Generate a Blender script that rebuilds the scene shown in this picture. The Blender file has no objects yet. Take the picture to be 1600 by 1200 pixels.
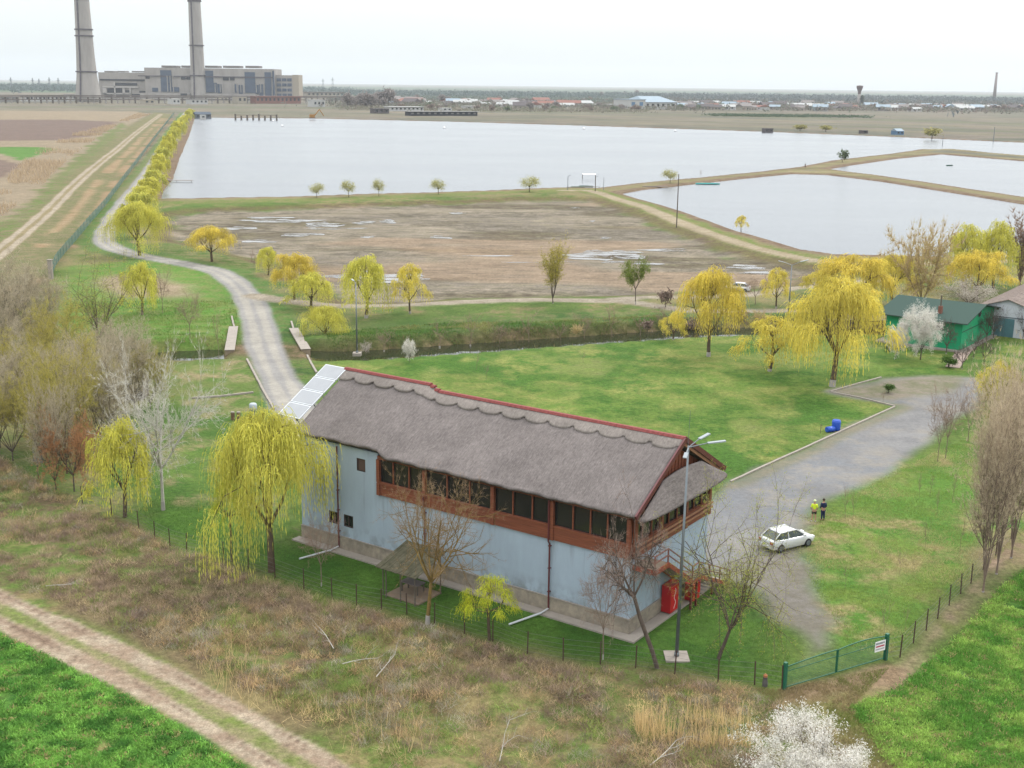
import bpy, math, random
import numpy as np
from mathutils import Vector

# ------------------------------------------------------------------ camera
FPX, CAMH, PITCH, ROLL = 1910.0, 35.0, math.radians(13.8), math.radians(0.7)
scn = bpy.context.scene
COL = scn.collection
f_ = np.array([0, math.cos(PITCH), -math.sin(PITCH)])
_rt = np.array([1, 0, 0.0]); _up = np.array([0, math.sin(PITCH), math.cos(PITCH)])
R_ = _rt*math.cos(ROLL) + _up*math.sin(ROLL)
U_ = -_rt*math.sin(ROLL) + _up*math.cos(ROLL)
cd = bpy.data.cameras.new('camera'); cam = bpy.data.objects.new('camera', cd); COL.objects.link(cam)
cd.sensor_width = 36; cd.lens = FPX/1600*36; cd.clip_start = 1; cd.clip_end = 60000
from mathutils import Matrix
M = Matrix(((R_[0], U_[0], -f_[0], 0), (R_[1], U_[1], -f_[1], 0), (R_[2], U_[2], -f_[2], CAMH), (0, 0, 0, 1)))
cam.matrix_world = M
scn.camera = cam

# ------------------------------------------------------------------ sky, sun, exposure
SUN_EL, SUN_AZ = math.radians(48), math.radians(42)      # azimuth measured clockwise from +Y
w = bpy.data.worlds.new('World'); scn.world = w; w.use_nodes = True
nt = w.node_tree; nt.nodes.clear()
out = nt.nodes.new('ShaderNodeOutputWorld')
sky = nt.nodes.new('ShaderNodeTexSky'); sky.sky_type = 'NISHITA'; sky.sun_disc = False
sky.sun_elevation = SUN_EL; sky.sun_rotation = SUN_AZ
bg1 = nt.nodes.new('ShaderNodeBackground'); bg1.inputs[1].default_value = 0.03
nt.links.new(sky.outputs[0], bg1.inputs[0])
tc = nt.nodes.new('ShaderNodeTexCoord'); sx = nt.nodes.new('ShaderNodeSeparateXYZ')
nt.links.new(tc.outputs['Generated'], sx.inputs[0])
ramp = nt.nodes.new('ShaderNodeValToRGB')                # overcast cloud deck: brighter towards the zenith
nt.links.new(sx.outputs['Z'], ramp.inputs[0])
cr = ramp.color_ramp
cr.elements[0].position = 0.0; cr.elements[0].color = (0.18, 0.195, 0.205, 1)
cr.elements[1].position = 1.0; cr.elements[1].color = (1.0, 1.01, 1.02, 1)
for p_, c_ in ((0.03, (0.245, 0.26, 0.266, 1)), (0.065, (0.30, 0.308, 0.305, 1)), (0.14, (0.42, 0.43, 0.43, 1)), (0.35, (0.68, 0.69, 0.70, 1))):
    e = cr.elements.new(p_); e.color = c_
no = nt.nodes.new('ShaderNodeTexNoise'); no.inputs['Scale'].default_value = 3.5; no.inputs['Detail'].default_value = 4
mp = nt.nodes.new('ShaderNodeMapping'); mp.inputs['Scale'].default_value = (1, 1, 4)
nt.links.new(tc.outputs['Generated'], mp.inputs[0]); nt.links.new(mp.outputs[0], no.inputs[0])
mr = nt.nodes.new('ShaderNodeMapRange'); mr.inputs[1].default_value = 0.3; mr.inputs[2].default_value = 0.7
mr.inputs[3].default_value = 2.8; mr.inputs[4].default_value = 2.95
nt.links.new(no.outputs[0], mr.inputs[0])
bg2 = nt.nodes.new('ShaderNodeBackground')
nt.links.new(ramp.outputs[0], bg2.inputs[0]); nt.links.new(mr.outputs[0], bg2.inputs[1])
ad = nt.nodes.new('ShaderNodeAddShader')
nt.links.new(bg1.outputs[0], ad.inputs[0]); nt.links.new(bg2.outputs[0], ad.inputs[1])
nt.links.new(ad.outputs[0], out.inputs[0])
sd_ = bpy.data.lights.new('sun', 'SUN'); sd_.energy = 2.4; sd_.angle = math.radians(10); sd_.color = (1, 0.96, 0.9)
sun = bpy.data.objects.new('sun', sd_); COL.objects.link(sun)
sv = Vector((math.sin(SUN_AZ)*math.cos(SUN_EL), math.cos(SUN_AZ)*math.cos(SUN_EL), math.sin(SUN_EL)))
sun.rotation_euler = sv.to_track_quat('Z', 'Y').to_euler(); sun.location = (0, 0, 400)
scn.view_settings.view_transform = 'Standard'; scn.view_settings.look = 'None'
scn.view_settings.exposure = 0.0; scn.view_settings.gamma = 1
scn.cycles.max_bounces = 5; scn.cycles.diffuse_bounces = 3; scn.cycles.volume_bounces = 1
scn.cycles.transparent_max_bounces = 8
HAZE = 0.62e-4

# ------------------------------------------------------------------ helpers: survey points (read from the photograph, laid on level ground)
def G(px, py, z=0.0):
    d = f_ + R_*(px-800)/FPX + U_*(600-py)/FPX
    t = (z-CAMH)/d[2]
    return np.array([d[0]*t, d[1]*t, z])
def proj(p):
    v = np.array([p[0], p[1], p[2]-CAMH]); c = v@f_
    return 800+FPX*(v@R_)/c, 600-FPX*(v@U_)/c
def pxm(p):                                              # pixels per metre at a point
    v = np.array([p[0], p[1], p[2]-CAMH]); return FPX/(v@f_)
def height_to(base, ytop):
    lo, hi = 0.0, 400.0
    for _ in range(40):
        m = (lo+hi)/2
        if proj((base[0], base[1], base[2]+m))[1] > ytop: lo = m
        else: hi = m
    return lo
KS = 2.3
def lin(c): c = c/255.0; return c/12.92 if c <= 0.04045 else ((c+0.055)/1.055)**2.4
def S(r, g, b, k=None):
    k = k or KS
    return np.array([min(0.85, lin(r)/k), min(0.85, lin(g)/k), min(0.85, lin(b)/k)])
rnd = random.Random(7)
NP = np.random.default_rng(11)

def hsh(ix, iy, s):
    v = np.sin(ix*127.1+iy*311.7+s*74.7)*43758.5453
    return v-np.floor(v)
def vn(x, y, sc, s=0):
    x = np.asarray(x)/sc; y = np.asarray(y)/sc
    ix = np.floor(x); iy = np.floor(y); fx = x-ix; fy = y-iy
    fx = fx*fx*(3-2*fx); fy = fy*fy*(3-2*fy)
    a = hsh(ix, iy, s); b = hsh(ix+1, iy, s); c = hsh(ix, iy+1, s); d = hsh(ix+1, iy+1, s)
    return (a+(b-a)*fx)+((c+(d-c)*fx)-(a+(b-a)*fx))*fy
def fbm(x, y, sc, s=0, o=3):
    t = 0; a = 0.5; n = 0
    for i in range(o):
        t = t+a*vn(x, y, sc/2**i, s+i*7); n += a; a *= 0.5
    return t/n
def sm(a, b, x):
    t = np.clip((x-a)/(b-a), 0, 1); return t*t*(3-2*t)

def spline(pts, n=8):
    P = [np.array(p[:2], float) for p in pts]; P = [2*P[0]-P[1]]+P+[2*P[-1]-P[-2]]
    o = []
    for i in range(1, len(P)-2):
        for k in range(n):
            t = k/n
            o.append(0.5*((2*P[i])+(-P[i-1]+P[i+1])*t+(2*P[i-1]-5*P[i]+4*P[i+1]-P[i+2])*t*t+(-P[i-1]+3*P[i]-3*P[i+1]+P[i+2])*t**3))
    o.append(P[-2]); return np.array(o)
def pix(pts, z=0.0): return np.array([G(a, b, z)[:2] for a, b in pts])

def dline(x, y, L):
    d = np.full(x.shape, 1e9)
    for i in range(len(L)-1):
        a = L[i]; b = L[i+1]; e = b-a; q = max(e@e, 1e-9)
        t = np.clip(((x-a[0])*e[0]+(y-a[1])*e[1])/q, 0, 1)
        d = np.minimum(d, np.hypot(x-a[0]-t*e[0], y-a[1]-t*e[1]))
    return d
def sline(x, y, L):                                      # signed distance (left positive)
    d = np.full(x.shape, 1e9); s = np.ones(x.shape)
    for i in range(len(L)-1):
        a = L[i]; b = L[i+1]; e = b-a; q = max(e@e, 1e-9)
        t = np.clip(((x-a[0])*e[0]+(y-a[1])*e[1])/q, 0, 1)
        dd = np.hypot(x-a[0]-t*e[0], y-a[1]-t*e[1]); m = dd < d
        d[m] = dd[m]; s[m] = np.sign(e[0]*(y-a[1])-e[1]*(x-a[0]))[m]
    return d*s
def spoly(x, y, Pg):                                     # + inside
    n = len(Pg); ins = np.zeros(x.shape, bool)
    d = dline(x, y, np.vstack([Pg, Pg[:1]]))
    for i in range(n):
        a = Pg[i]; b = Pg[(i+1) % n]
        c = ((a[1] > y) != (b[1] > y))
        with np.errstate(divide='ignore', invalid='ignore'):
            xi = (b[0]-a[0])*(y-a[1])/(b[1]-a[1]+1e-12)+a[0]
        ins ^= c & (x < xi)
    return np.where(ins, d, -d)
def local(fn, x, y, L, pad, far):                        # evaluate only near the shape
    L = np.asarray(L); o = np.full(x.shape, float(far))
    m = (x > L[:, 0].min()-pad) & (x < L[:, 0].max()+pad) & (y > L[:, 1].min()-pad) & (y < L[:, 1].max()+pad)
    if m.any(): o[m] = fn(x[m], y[m], L)
    return o

# ------------------------------------------------------------------ materials
def mat(name, col, rough=0.85, spec=0.2, noise=None, nscale=1.0, bump=0.0, bscale=None, metal=0.0, stretch=None, col2=None, attr=None, alpha=None):
    m = bpy.data.materials.new(name); m.use_nodes = True; n = m.node_tree; N = n.nodes; L = n.links
    b = N['Principled BSDF']; b.inputs['Roughness'].default_value = rough; b.inputs['Specular IOR Level'].default_value = spec
    b.inputs['Metallic'].default_value = metal
    base = None
    tcn = N.new('ShaderNodeTexCoord'); mpn = N.new('ShaderNodeMapping'); L.new(tcn.outputs['Object'], mpn.inputs[0])
    if stretch: mpn.inputs['Scale'].default_value = stretch
    if attr:
        a = N.new('ShaderNodeAttribute'); a.attribute_name = attr; base = a.outputs['Color']
    if noise:
        nn = N.new('ShaderNodeTexNoise'); nn.inputs['Scale'].default_value = nscale; nn.inputs['Detail'].default_value = 6
        nn.inputs['Roughness'].default_value = 0.65
        L.new(mpn.outputs[0], nn.inputs[0])
        mrn = N.new('ShaderNodeMapRange'); mrn.inputs[1].default_value = 0.3; mrn.inputs[2].default_value = 0.7
        L.new(nn.outputs[0], mrn.inputs[0])
        mx = N.new('ShaderNodeMix'); mx.data_type = 'RGBA'; L.new(mrn.outputs[0], mx.inputs[0])
        if attr:
            v1 = N.new('ShaderNodeMix'); v1.data_type = 'RGBA'; v1.blend_type = 'MULTIPLY'; v1.inputs[0].default_value = 1
            L.new(base, v1.inputs[6]); v1.inputs[7].default_value = (1-noise,)*3+(1,)
            L.new(v1.outputs[2], mx.inputs[6]); L.new(base, mx.inputs[7])
        else:
            c2 = col2 if col2 is not None else np.array(col)*(1-noise)
            mx.inputs[6].default_value = tuple(c2)+(1,); mx.inputs[7].default_value = tuple(col)+(1,)
        base = mx.outputs[2]
    if base is not None: L.new(base, b.inputs['Base Color'])
    else: b.inputs['Base Color'].default_value = tuple(col)+(1,)
    if bump:
        bn = N.new('ShaderNodeTexNoise'); bn.inputs['Scale'].default_value = bscale or nscale*3; bn.inputs['Detail'].default_value = 5
        L.new(mpn.outputs[0], bn.inputs[0])
        bb = N.new('ShaderNodeBump'); bb.inputs['Strength'].default_value = 1; bb.inputs['Distance'].default_value = bump
        L.new(bn.outputs[0], bb.inputs['Height']); L.new(bb.outputs[0], b.inputs['Normal'])
    return m
MT = {}
def M_(name, *a, **k):
    if name not in MT: MT[name] = mat(name, *a, **k)
    return MT[name]

# ------------------------------------------------------------------ object helpers
def raw_mesh(name, V, F, mats, cols=None, smooth=False, fmat=None):
    """V (n,3), F (m,k) one size of face"""
    me = bpy.data.meshes.new(name)
    V = np.asarray(V, np.float32); F = np.asarray(F, np.int32); k = F.shape[1]
    me.vertices.add(len(V)); me.vertices.foreach_set('co', V.ravel())
    me.loops.add(F.size); me.loops.foreach_set('vertex_index', F.ravel())
    me.polygons.add(len(F)); me.polygons.foreach_set('loop_start', np.arange(0, F.size, k, dtype=np.int32))
    me.polygons.foreach_set('loop_total', np.full(len(F), k, np.int32))
    if smooth: me.polygons.foreach_set('use_smooth', np.ones(len(F), bool))
    if fmat is not None: me.polygons.foreach_set('material_index', np.asarray(fmat, np.int32))
    for m in mats: me.materials.append(m)
    if cols is not None:
        for an, ar in cols.items():
            at = me.color_attributes.new(an, 'FLOAT_COLOR', 'POINT')
            ar = np.hstack([ar, np.ones((len(ar), 1))]).astype(np.float32)
            at.data.foreach_set('color', ar.ravel())
    me.update(calc_edges=True); me.validate()
    return me
def link(name, me, parent=None, loc=None):
    o = bpy.data.objects.new(name, me); COL.objects.link(o)
    if parent is not None: o.parent = parent
    if loc is not None: o.location = loc
    return o
def tag(o, label=None, cat=None, group=None, kind=None):
    if label: o['label'] = label
    if cat: o['category'] = cat
    if group: o['group'] = group
    if kind: o['kind'] = kind
    return o
def empty(name, loc, rz=0.0, label=None, cat=None, group=None):
    o = bpy.data.objects.new(name, None); COL.objects.link(o); o.empty_display_size = 0.3
    o.location = loc; o.rotation_euler = (0, 0, rz); return tag(o, label, cat, group)
def copy_tree(o, parent=None):
    c = o.copy(); COL.objects.link(c)
    if parent is not None: c.parent = parent
    for ch in list(o.children): copy_tree(ch, c)
    return c

class MB:
    def __init__(s): s.v = []; s.f = []; s.m = []
    def add(s, vs, fs, mi=0):
        b = len(s.v); s.v += [tuple(map(float, p)) for p in vs]; s.f += [tuple(b+i for i in q) for q in fs]; s.m += [mi]*len(fs); return s
    def box(s, x0, x1, y0, y1, z0, z1, mi=0):
        vs = [(x0, y0, z0), (x1, y0, z0), (x1, y1, z0), (x0, y1, z0), (x0, y0, z1), (x1, y0, z1), (x1, y1, z1), (x0, y1, z1)]
        return s.add(vs, [(0, 3, 2, 1), (4, 5, 6, 7), (0, 1, 5, 4), (1, 2, 6, 5), (2, 3, 7, 6), (3, 0, 4, 7)], mi)
    def bar(s, p, q, wd, ht, mi=0):
        p = Vector(p); q = Vector(q); d = (q-p).normalized()
        a = d.cross(Vector((0, 0, 1)))
        a = a.normalized() if a.length > 1e-3 else Vector((1, 0, 0))
        b = a.cross(d).normalized(); a *= wd/2; b *= ht/2
        vs = [p-a-b, p+a-b, p+a+b, p-a+b, q-a-b, q+a-b, q+a+b, q-a+b]
        return s.add(vs, [(0, 3, 2, 1), (4, 5, 6, 7), (0, 1, 5, 4), (1, 2, 6, 5), (2, 3, 7, 6), (3, 0, 4, 7)], mi)
    def tube(s, p, q, r0, r1=None, n=8, mi=0, cap=True):
        r1 = r0 if r1 is None else r1
        p = Vector(p); q = Vector(q); d = (q-p).normalized(); a = d.orthogonal().normalized(); b = d.cross(a)
        vs = []
        for c, r in ((p, r0), (q, r1)):
            for i in range(n):
                t = 2*math.pi*i/n; vs.append(c+(a*math.cos(t)+b*math.sin(t))*r)
        fs = [(i, (i+1) % n, n+(i+1) % n, n+i) for i in range(n)]
        if cap: fs += [tuple(reversed(range(n))), tuple(range(n, 2*n))]
        return s.add(vs, fs, mi)
    def lathe(s, prof, n=16, mi=0, c=(0, 0, 0)):
        vs = []
        for r, z in prof:
            for i in range(n):
                t = 2*math.pi*i/n; vs.append((c[0]+r*math.cos(t), c[1]+r*math.sin(t), c[2]+z))
        fs = []
        for k in range(len(prof)-1):
            for i in range(n): fs.append((k*n+i, k*n+(i+1) % n, (k+1)*n+(i+1) % n, (k+1)*n+i))
        fs += [tuple(reversed(range(n))), tuple(range((len(prof)-1)*n, len(prof)*n))]
        return s.add(vs, fs, mi)
    def prism(s, pts, ax, a0, a1, mi=0):
        """pts: 2-D outline; ax: axis of extrusion 'x' 'y' 'z'"""
        def P(p, a): return {'x': (a, p[0], p[1]), 'y': (p[0], a, p[1]), 'z': (p[0], p[1], a)}[ax]
        n = len(pts); vs = [P(p, a0) for p in pts]+[P(p, a1) for p in pts]
        return s.add(vs, [tuple(range(n)), tuple(range(2*n-1, n-1, -1))]+[(i, n+i, n+(i+1) % n, (i+1) % n) for i in range(n)], mi)
    def build(s, name, mats, parent=None, smooth=False, loc=None, bevel=0):
        me = bpy.data.meshes.new(name); me.from_pydata(s.v, [], s.f)
        if not isinstance(mats, (list, tuple)): mats = [mats]
        for m in mats: me.materials.append(m)
        me.polygons.foreach_set('material_index', s.m)
        if smooth: me.polygons.foreach_set('use_smooth', [True]*len(me.polygons))
        import bmesh
        bm = bmesh.new(); bm.from_mesh(me); bmesh.ops.recalc_face_normals(bm, faces=bm.faces); bm.to_mesh(me); bm.free()
        me.update()
        o = link(name, me, parent, loc)
        if bevel:
            b = o.modifiers.new('bevel', 'BEVEL'); b.width = bevel; b.segments = 2; b.limit_method = 'ANGLE'
        return o

# ------------------------------------------------------------------ ground plan (survey lines)
WZ = -0.45                                               # pond water level
ROAD = spline(pix([(520, 745), (478, 668), (442, 603), (416, 548), (402, 500), (384, 459), (345, 427), (285, 412), (215, 399), (172, 385), (163, 366), (187, 325), (217, 288), (243, 250), (268, 210), (290, 176)]))
SIDE = spline(pix([(398, 462), (430, 468), (480, 473), (560, 477), (700, 472), (850, 468), (960, 470), (1030, 479), (1090, 486), (1184, 487), (1240, 487), (1330, 500), (1420, 505)]))
SIDE2 = spline(pix([(940, 469), (1010, 464), (1090, 464), (1184, 460), (1240, 450), (1300, 444), (1380, 438)]))
DAM = spline(pix([(175, 352), (235, 321), (300, 316), (450, 313), (600, 308), (760, 302), (880, 298), (925, 299), (965, 311), (1010, 325), (1060, 346), (1130, 372), (1200, 392), (1285, 408), (1400, 412), (1600, 408)]))
CHAN = spline(pix([(60, 575), (150, 560), (260, 551), (350, 548), (470, 550), (540, 551), (640, 545), (760, 537), (880, 529), (1000, 521), (1090, 515), (1200, 512), (1320, 511), (1400, 512)]))
TRACK = spline(pix([(-260, 830), (0, 951), (100, 998), (204, 1046), (320, 1108), (430, 1172), (560, 1250), (700, 1340)]))
FTRACK = spline(pix([(-60, 440), (0, 394), (75, 330), (120, 285), (165, 247), (181, 235), (215, 206), (252, 178)]))
FENCE = [(-90, 660), (0, 712), (60, 748), (129, 787), (175, 806), (217, 826), (242, 843), (266, 855), (292, 863), (320, 868), (349, 876), (388, 888), (430, 903), (475, 920), (519, 935), (557, 945), (596, 952), (636, 960), (679, 975), (726, 990), (770, 1002), (824, 1022), (880, 1032), (938, 1038), (993, 1044), (1054, 1053), (1122, 1066), (1179, 1070), (1222, 1077)]
FENCE_R = [(1383, 1032), (1406, 1027), (1427, 1005), (1447, 985), (1465, 967), (1483, 946), (1501, 928), (1517, 912), (1536, 890), (1556, 868), (1580, 842), (1606, 815)]
MUD = pix([(262, 334), (300, 326), (450, 322), (700, 314), (850, 308), (920, 309), (985, 331), (1050, 357), (1120, 385), (1190, 403), (1270, 416), (1230, 440), (1100, 450), (1000, 453), (850, 456), (700, 460), (620, 466), (540, 466), (490, 440), (430, 408), (340, 385), (275, 372)])
POND1 = pix([(246, 312), (450, 309), (600, 304), (760, 299), (880, 294), (936, 295), (1000, 287), (1100, 278), (1180, 270), (1250, 262), (1300, 252), (1400, 240), (1440, 234), (1490, 234), (1600, 244), (1720, 254), (1720, 230), (1600, 223), (1400, 214), (1200, 206), (900, 196), (700, 190), (480, 185), (350, 184), (303, 184), (292, 215), (276, 250), (266, 280), (250, 300)], WZ)
POND2 = pix([(966, 303), (1000, 297), (1080, 288), (1180, 277), (1235, 272), (1290, 273), (1380, 284), (1500, 303), (1600, 319), (1750, 345), (1750, 430), (1600, 406), (1400, 402), (1300, 400), (1250, 392), (1150, 363), (1060, 331)], WZ)
POND3 = pix([(1290, 265), (1330, 258), (1400, 248), (1470, 241), (1600, 252), (1720, 261), (1760, 330), (1600, 309), (1500, 294), (1380, 276)], WZ)
YARD = pix([(1085, 800), (1140, 757), (1250, 705), (1398, 637), (1300, 613), (1376, 592), (1440, 588), (1530, 592), (1515, 640), (1470, 690), (1400, 722), (1340, 757), (1300, 775), (1268, 802), (1240, 840), (1225, 880), (1190, 915), (1130, 900), (1085, 870)])
YARD2 = pix([(1160, 880), (1240, 850), (1262, 900), (1305, 975), (1330, 1025), (1250, 1042), (1228, 980), (1205, 940)])
BRUSH = pix([(-300, 560), (-90, 665), (0, 716), (129, 790), (217, 828), (349, 880), (519, 938), (679, 978), (880, 1036), (1054, 1058), (1179, 1078), (1240, 1110), (1330, 1170), (1400, 1260), (650, 1330), (470, 1150), (204, 1010), (0, 925), (-260, 800)])
CROP = pix([(-300, 850), (0, 984), (204, 1084), (394, 1196), (560, 1300), (300, 1600), (-600, 1300)])
RGREEN = pix([(1400, 1080), (1450, 1040), (1510, 985), (1560, 925), (1640, 860), (1800, 820), (1900, 1400), (1500, 1300), (1380, 1180), (1330, 1110)])
LAWN = pix([(490, 560), (560, 560), (700, 548), (880, 537), (1060, 526), (1200, 520), (1380, 516), (1400, 500), (1640, 490), (1640, 600), (1530, 590), (1440, 586), (1378, 590), (1300, 611), (1398, 635), (1140, 755), (1060, 800), (700, 760), (560, 650), (520, 600)])
FRONT = pix([(200, 825), (266, 850), (349, 873), (519, 933), (679, 972), (880, 1030), (1054, 1052), (1222, 1077), (1235, 1030), (1200, 930), (1120, 900), (1000, 960), (480, 840), (330, 780), (230, 780)])
GTH = math.radians(145.1)
UU = np.array([math.cos(GTH), math.sin(GTH)]); VV = np.array([math.cos(GTH-math.pi/2), math.sin(GTH-math.pi/2)])
BA = G(990, 1006)[:2]
def B2W(u, v): return BA+UU*u+VV*v

def hz(x, y):
    x = np.atleast_1d(np.asarray(x, float)); y = np.atleast_1d(np.asarray(y, float))
    h = (fbm(x, y, 14, 3, 3)-0.5)*0.35*sm(60, 70, np.hypot(x, y))
    d = local(dline, x, y, CHAN, 16, 30)
    rd = local(dline, x, y, ROAD, 16, 30)
    h = h-1.15*sm(4.9, 3.5, d)*sm(4.2, 6.5, rd)
    ds = local(sline, x, y, CHAN, 20, -30)
    h = h+0.75*sm(4.0, 5.4, ds)*sm(13, 7, ds)*sm(4.2, 7, rd)
    m = local(spoly, x, y, MUD, 25, -30)
    h = h-1.1*sm(-7, 3, m)
    for P in (POND1, POND2, POND3):
        s = local(spoly, x, y, P, 10, -20)
        h = h-2.2*sm(-0.6, 5, s)
    s = local(spoly, x, y, BRUSH, 6, -20)
    h = h+sm(-1, 4, s)*((fbm(x, y, 6, 9, 3)-0.45)*1.3)
    bl = (x-BA[0])*UU[0]+(y-BA[1])*UU[1]; bv = (x-BA[0])*VV[0]+(y-BA[1])*VV[1]
    inb = np.minimum(np.minimum(bl+4, 36-bl), np.minimum(bv+5, 16-bv))
    h = h*(1-sm(-2, 1, inb))
    r = sm(5, 3, rd); h = h*(1-r)+0.02*r
    t = local(dline, x, y, TRACK, 10, 30)
    h = h*(1-0.85*sm(4, 2.2, t))
    return h
def GP(px, py):
    p = G(px, py)
    for _ in range(2): p = G(px, py, float(hz(p[0], p[1])[0]))
    return p

# ------------------------------------------------------------------ the ground sheet
Ds = [-4000, -600, -120, -20, 10, 25]+list(34*1.0068**np.arange(0, 900))
Ds = [d for d in Ds if d < 20000]+[20000]
ts = np.concatenate([[-400, -60, -20, -6, -2.4, -1.4, -0.9, -0.7, -0.58], np.arange(-0.5, 0.5001, 0.0013), [0.58, 0.7, 0.9, 1.4, 2.4, 6, 20, 60, 400]])
Dg, Tg = np.meshgrid(np.array(Ds), ts, indexing='ij')
X = np.clip(Tg*np.maximum(Dg, 45), -20000, 20000); Y = Dg.copy()
nr, nc = X.shape; x = X.ravel(); y = Y.ravel()
Z = hz(x, y); Z[np.hypot(x, y) > 1500] = 0
rx = vn(x, y, 1.7, 1)
rr = np.hypot(x, y)
nA = fbm(x, y, 9, 21, 4)-0.5; nB = fbm(x, y, 45, 31, 4)-0.5; nC = fbm(x, y, 260, 41, 4)-0.5
def colmix(n, a, b, lo=0.4, hi=0.6):
    t = sm(lo, hi, n)[:, None]; return np.array(a)*(1-t)+np.array(b)*t
CA = colmix(nB+0.5, S(112, 134, 66), S(140, 138, 92)); CBb = colmix(nA+0.5, S(92, 120, 52), S(160, 146, 104))
ZN = np.zeros(len(x), int)                               # zone of each vertex
ZNAME = ['ground', 'lawn', 'gravel_road', 'dirt_track', 'mud_flat', 'crop_field', 'gravel_yard', 'ploughed_field', 'meadow', 'plain', 'heath']
ZNAME = ['ground', 'lawn', 'gravel_road', 'dirt_track', 'mud_flat', 'crop_field', 'gravel_yard', 'ploughed_field', 'grass_field', 'plain']
def paint(wgt, a, b, zid=None):
    global CA, CBb
    t = wgt[:, None]; CA = CA*(1-t)+np.asarray(a)*t; CBb = CBb*(1-t)+np.asarray(b)*t
    if zid is not None: ZN[wgt > 0.5] = zid
def pz(Pg, a, b, soft, amp, zid=None, pad=None, ns=None):
    s = local(spoly, x, y, Pg, pad or soft*3+amp*2+2, -1e6)
    n = nA if (ns is None) else (fbm(x, y, ns, 77, 3)-0.5)
    wgt = sm(-soft, soft, s+n*amp*2); paint(wgt, a, b, zid); return wgt
def lz(L, hw, a, b, soft, amp, zid=None):
    d = local(dline, x, y, L, hw+soft*3+amp*2+2, 1e6)
    wgt = sm(hw+soft, hw-soft, d+nA*amp*2); paint(wgt, a, b, zid); return d
# far plain
farw = sm(420, 560, y+nB*60)
paint(farw, colmix(nC+0.5, S(140, 134, 118), S(122, 118, 104)), colmix(nB+0.5, S(118, 120, 98), S(150, 136, 120)), 9)
yy = y+0.22*x
def strip(y0, y1, a, b, x0=-1e9, x1=1e9, soft=None):
    so = soft or (y1-y0)*0.12
    wgt = sm(y0-so, y0+so, yy+nC*so)*sm(y1+so, y1-so, yy+nC*so)*sm(x0-30, x0+30, x+nC*80)*sm(x1+30, x1-30, x+nC*80)
    paint(wgt, a, b)
strip(2900, 4200, S(96, 120, 92), S(110, 128, 96), -3000, 700)
strip(4200, 6500, S(120, 124, 104), S(100, 116, 92))
strip(6500, 9000, S(96, 118, 96), S(116, 124, 100))
strip(3300, 4300, S(88, 122, 92), S(104, 126, 98), 300, 1800)
for (a_, b_, c1_, c2_) in ((1.0, 1.6, (150, 140, 116), (130, 126, 98)), (2.2, 2.7, (112, 116, 84), (126, 124, 96)), (3.6, 4.3, (158, 146, 120), (140, 132, 108)), (5.2, 6.2, (116, 122, 88), (128, 126, 100)), (7.4, 8.6, (150, 138, 118), (132, 128, 106))):
    dd_ = (local(spoly, x, y, POND1, 1300, -1e6)+nC*60)/-80.0
    wgt = sm(a_-.1, a_+.1, dd_)*sm(b_+.1, b_-.1, dd_)*(y > 700); paint(wgt*.75, S(*c1_), S(*c2_))
# left side fields
LF = pix([(-200, 300), (-200, 172), (215, 174), (230, 182), (150, 240), (60, 330), (0, 385), (-200, 520)])
pz(LF, S(176, 158, 132), S(158, 144, 120), 4, 6, 0)
pz(pix([(-200, 187), (100, 187), (185, 190), (160, 208), (105, 219), (-200, 221)]), S(142, 122, 110), S(130, 112, 102), 6, 6, 7)
pz(pix([(-200, 229), (60, 230), (88, 233), (60, 243), (30, 252), (0, 240), (-200, 240)]), S(98, 142, 62), S(110, 150, 72), 2, 4, 5)
pz(pix([(-200, 252), (10, 250), (35, 258), (20, 268), (0, 277), (-200, 300)]), S(146, 126, 112), S(130, 112, 100), 2, 3, 7)
pz(pix([(-100, 430), (0, 370), (50, 320), (100, 272), (140, 235), (200, 196), (240, 176), (272, 178), (225, 240), (165, 322), (100, 402), (60, 440), (-100, 560)]), S(150, 138, 104), S(124, 128, 82), 3, 5, 0)
pz(pix([(-60, 400), (0, 345), (50, 310), (85, 275), (125, 240), (165, 208), (190, 192), (200, 196), (160, 232), (110, 275), (60, 325), (0, 378), (-60, 430)]), S(112, 138, 68), S(142, 130, 98), 2, 6, 8)
FTD = sline(x, y, FTRACK) if False else local(sline, x, y, FTRACK, 20, 1e6)
for o_, w_, c_ in ((7, 1.7, (184, 162, 128)), (13, 2.0, (180, 156, 124)), (19, 1.6, (172, 152, 124))):
    wgt = sm(w_+1.2, w_-1.2, np.abs(-FTD-o_)+nB*4)*sm(0.45, 0.55, fbm(x, y, 16, 88, 3)+0.05); paint(wgt*(rr < 1200), S(*c_), S(168, 140, 106))
wgt = sm(2.6, 1.8, np.abs(FTD)+nA*1.0); paint(wgt, S(166, 150, 116), S(150, 138, 100), 3)
for o_ in (-1.3, 1.3):
    wgt = sm(1.0, 0.4, np.abs(FTD-o_)+nA*.8); paint(wgt, S(198, 184, 162), S(180, 166, 144))
# between green mesh fence and road
GF = pix([(88, 415), (165, 322), (225, 240), (272, 178)])
RB = local(dline, x, y, ROAD, 14, 1e6)
wgt = sm(6.5, 4.5, RB+nA*3); paint(wgt, S(94, 132, 62), S(120, 134, 78), 8)
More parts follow.
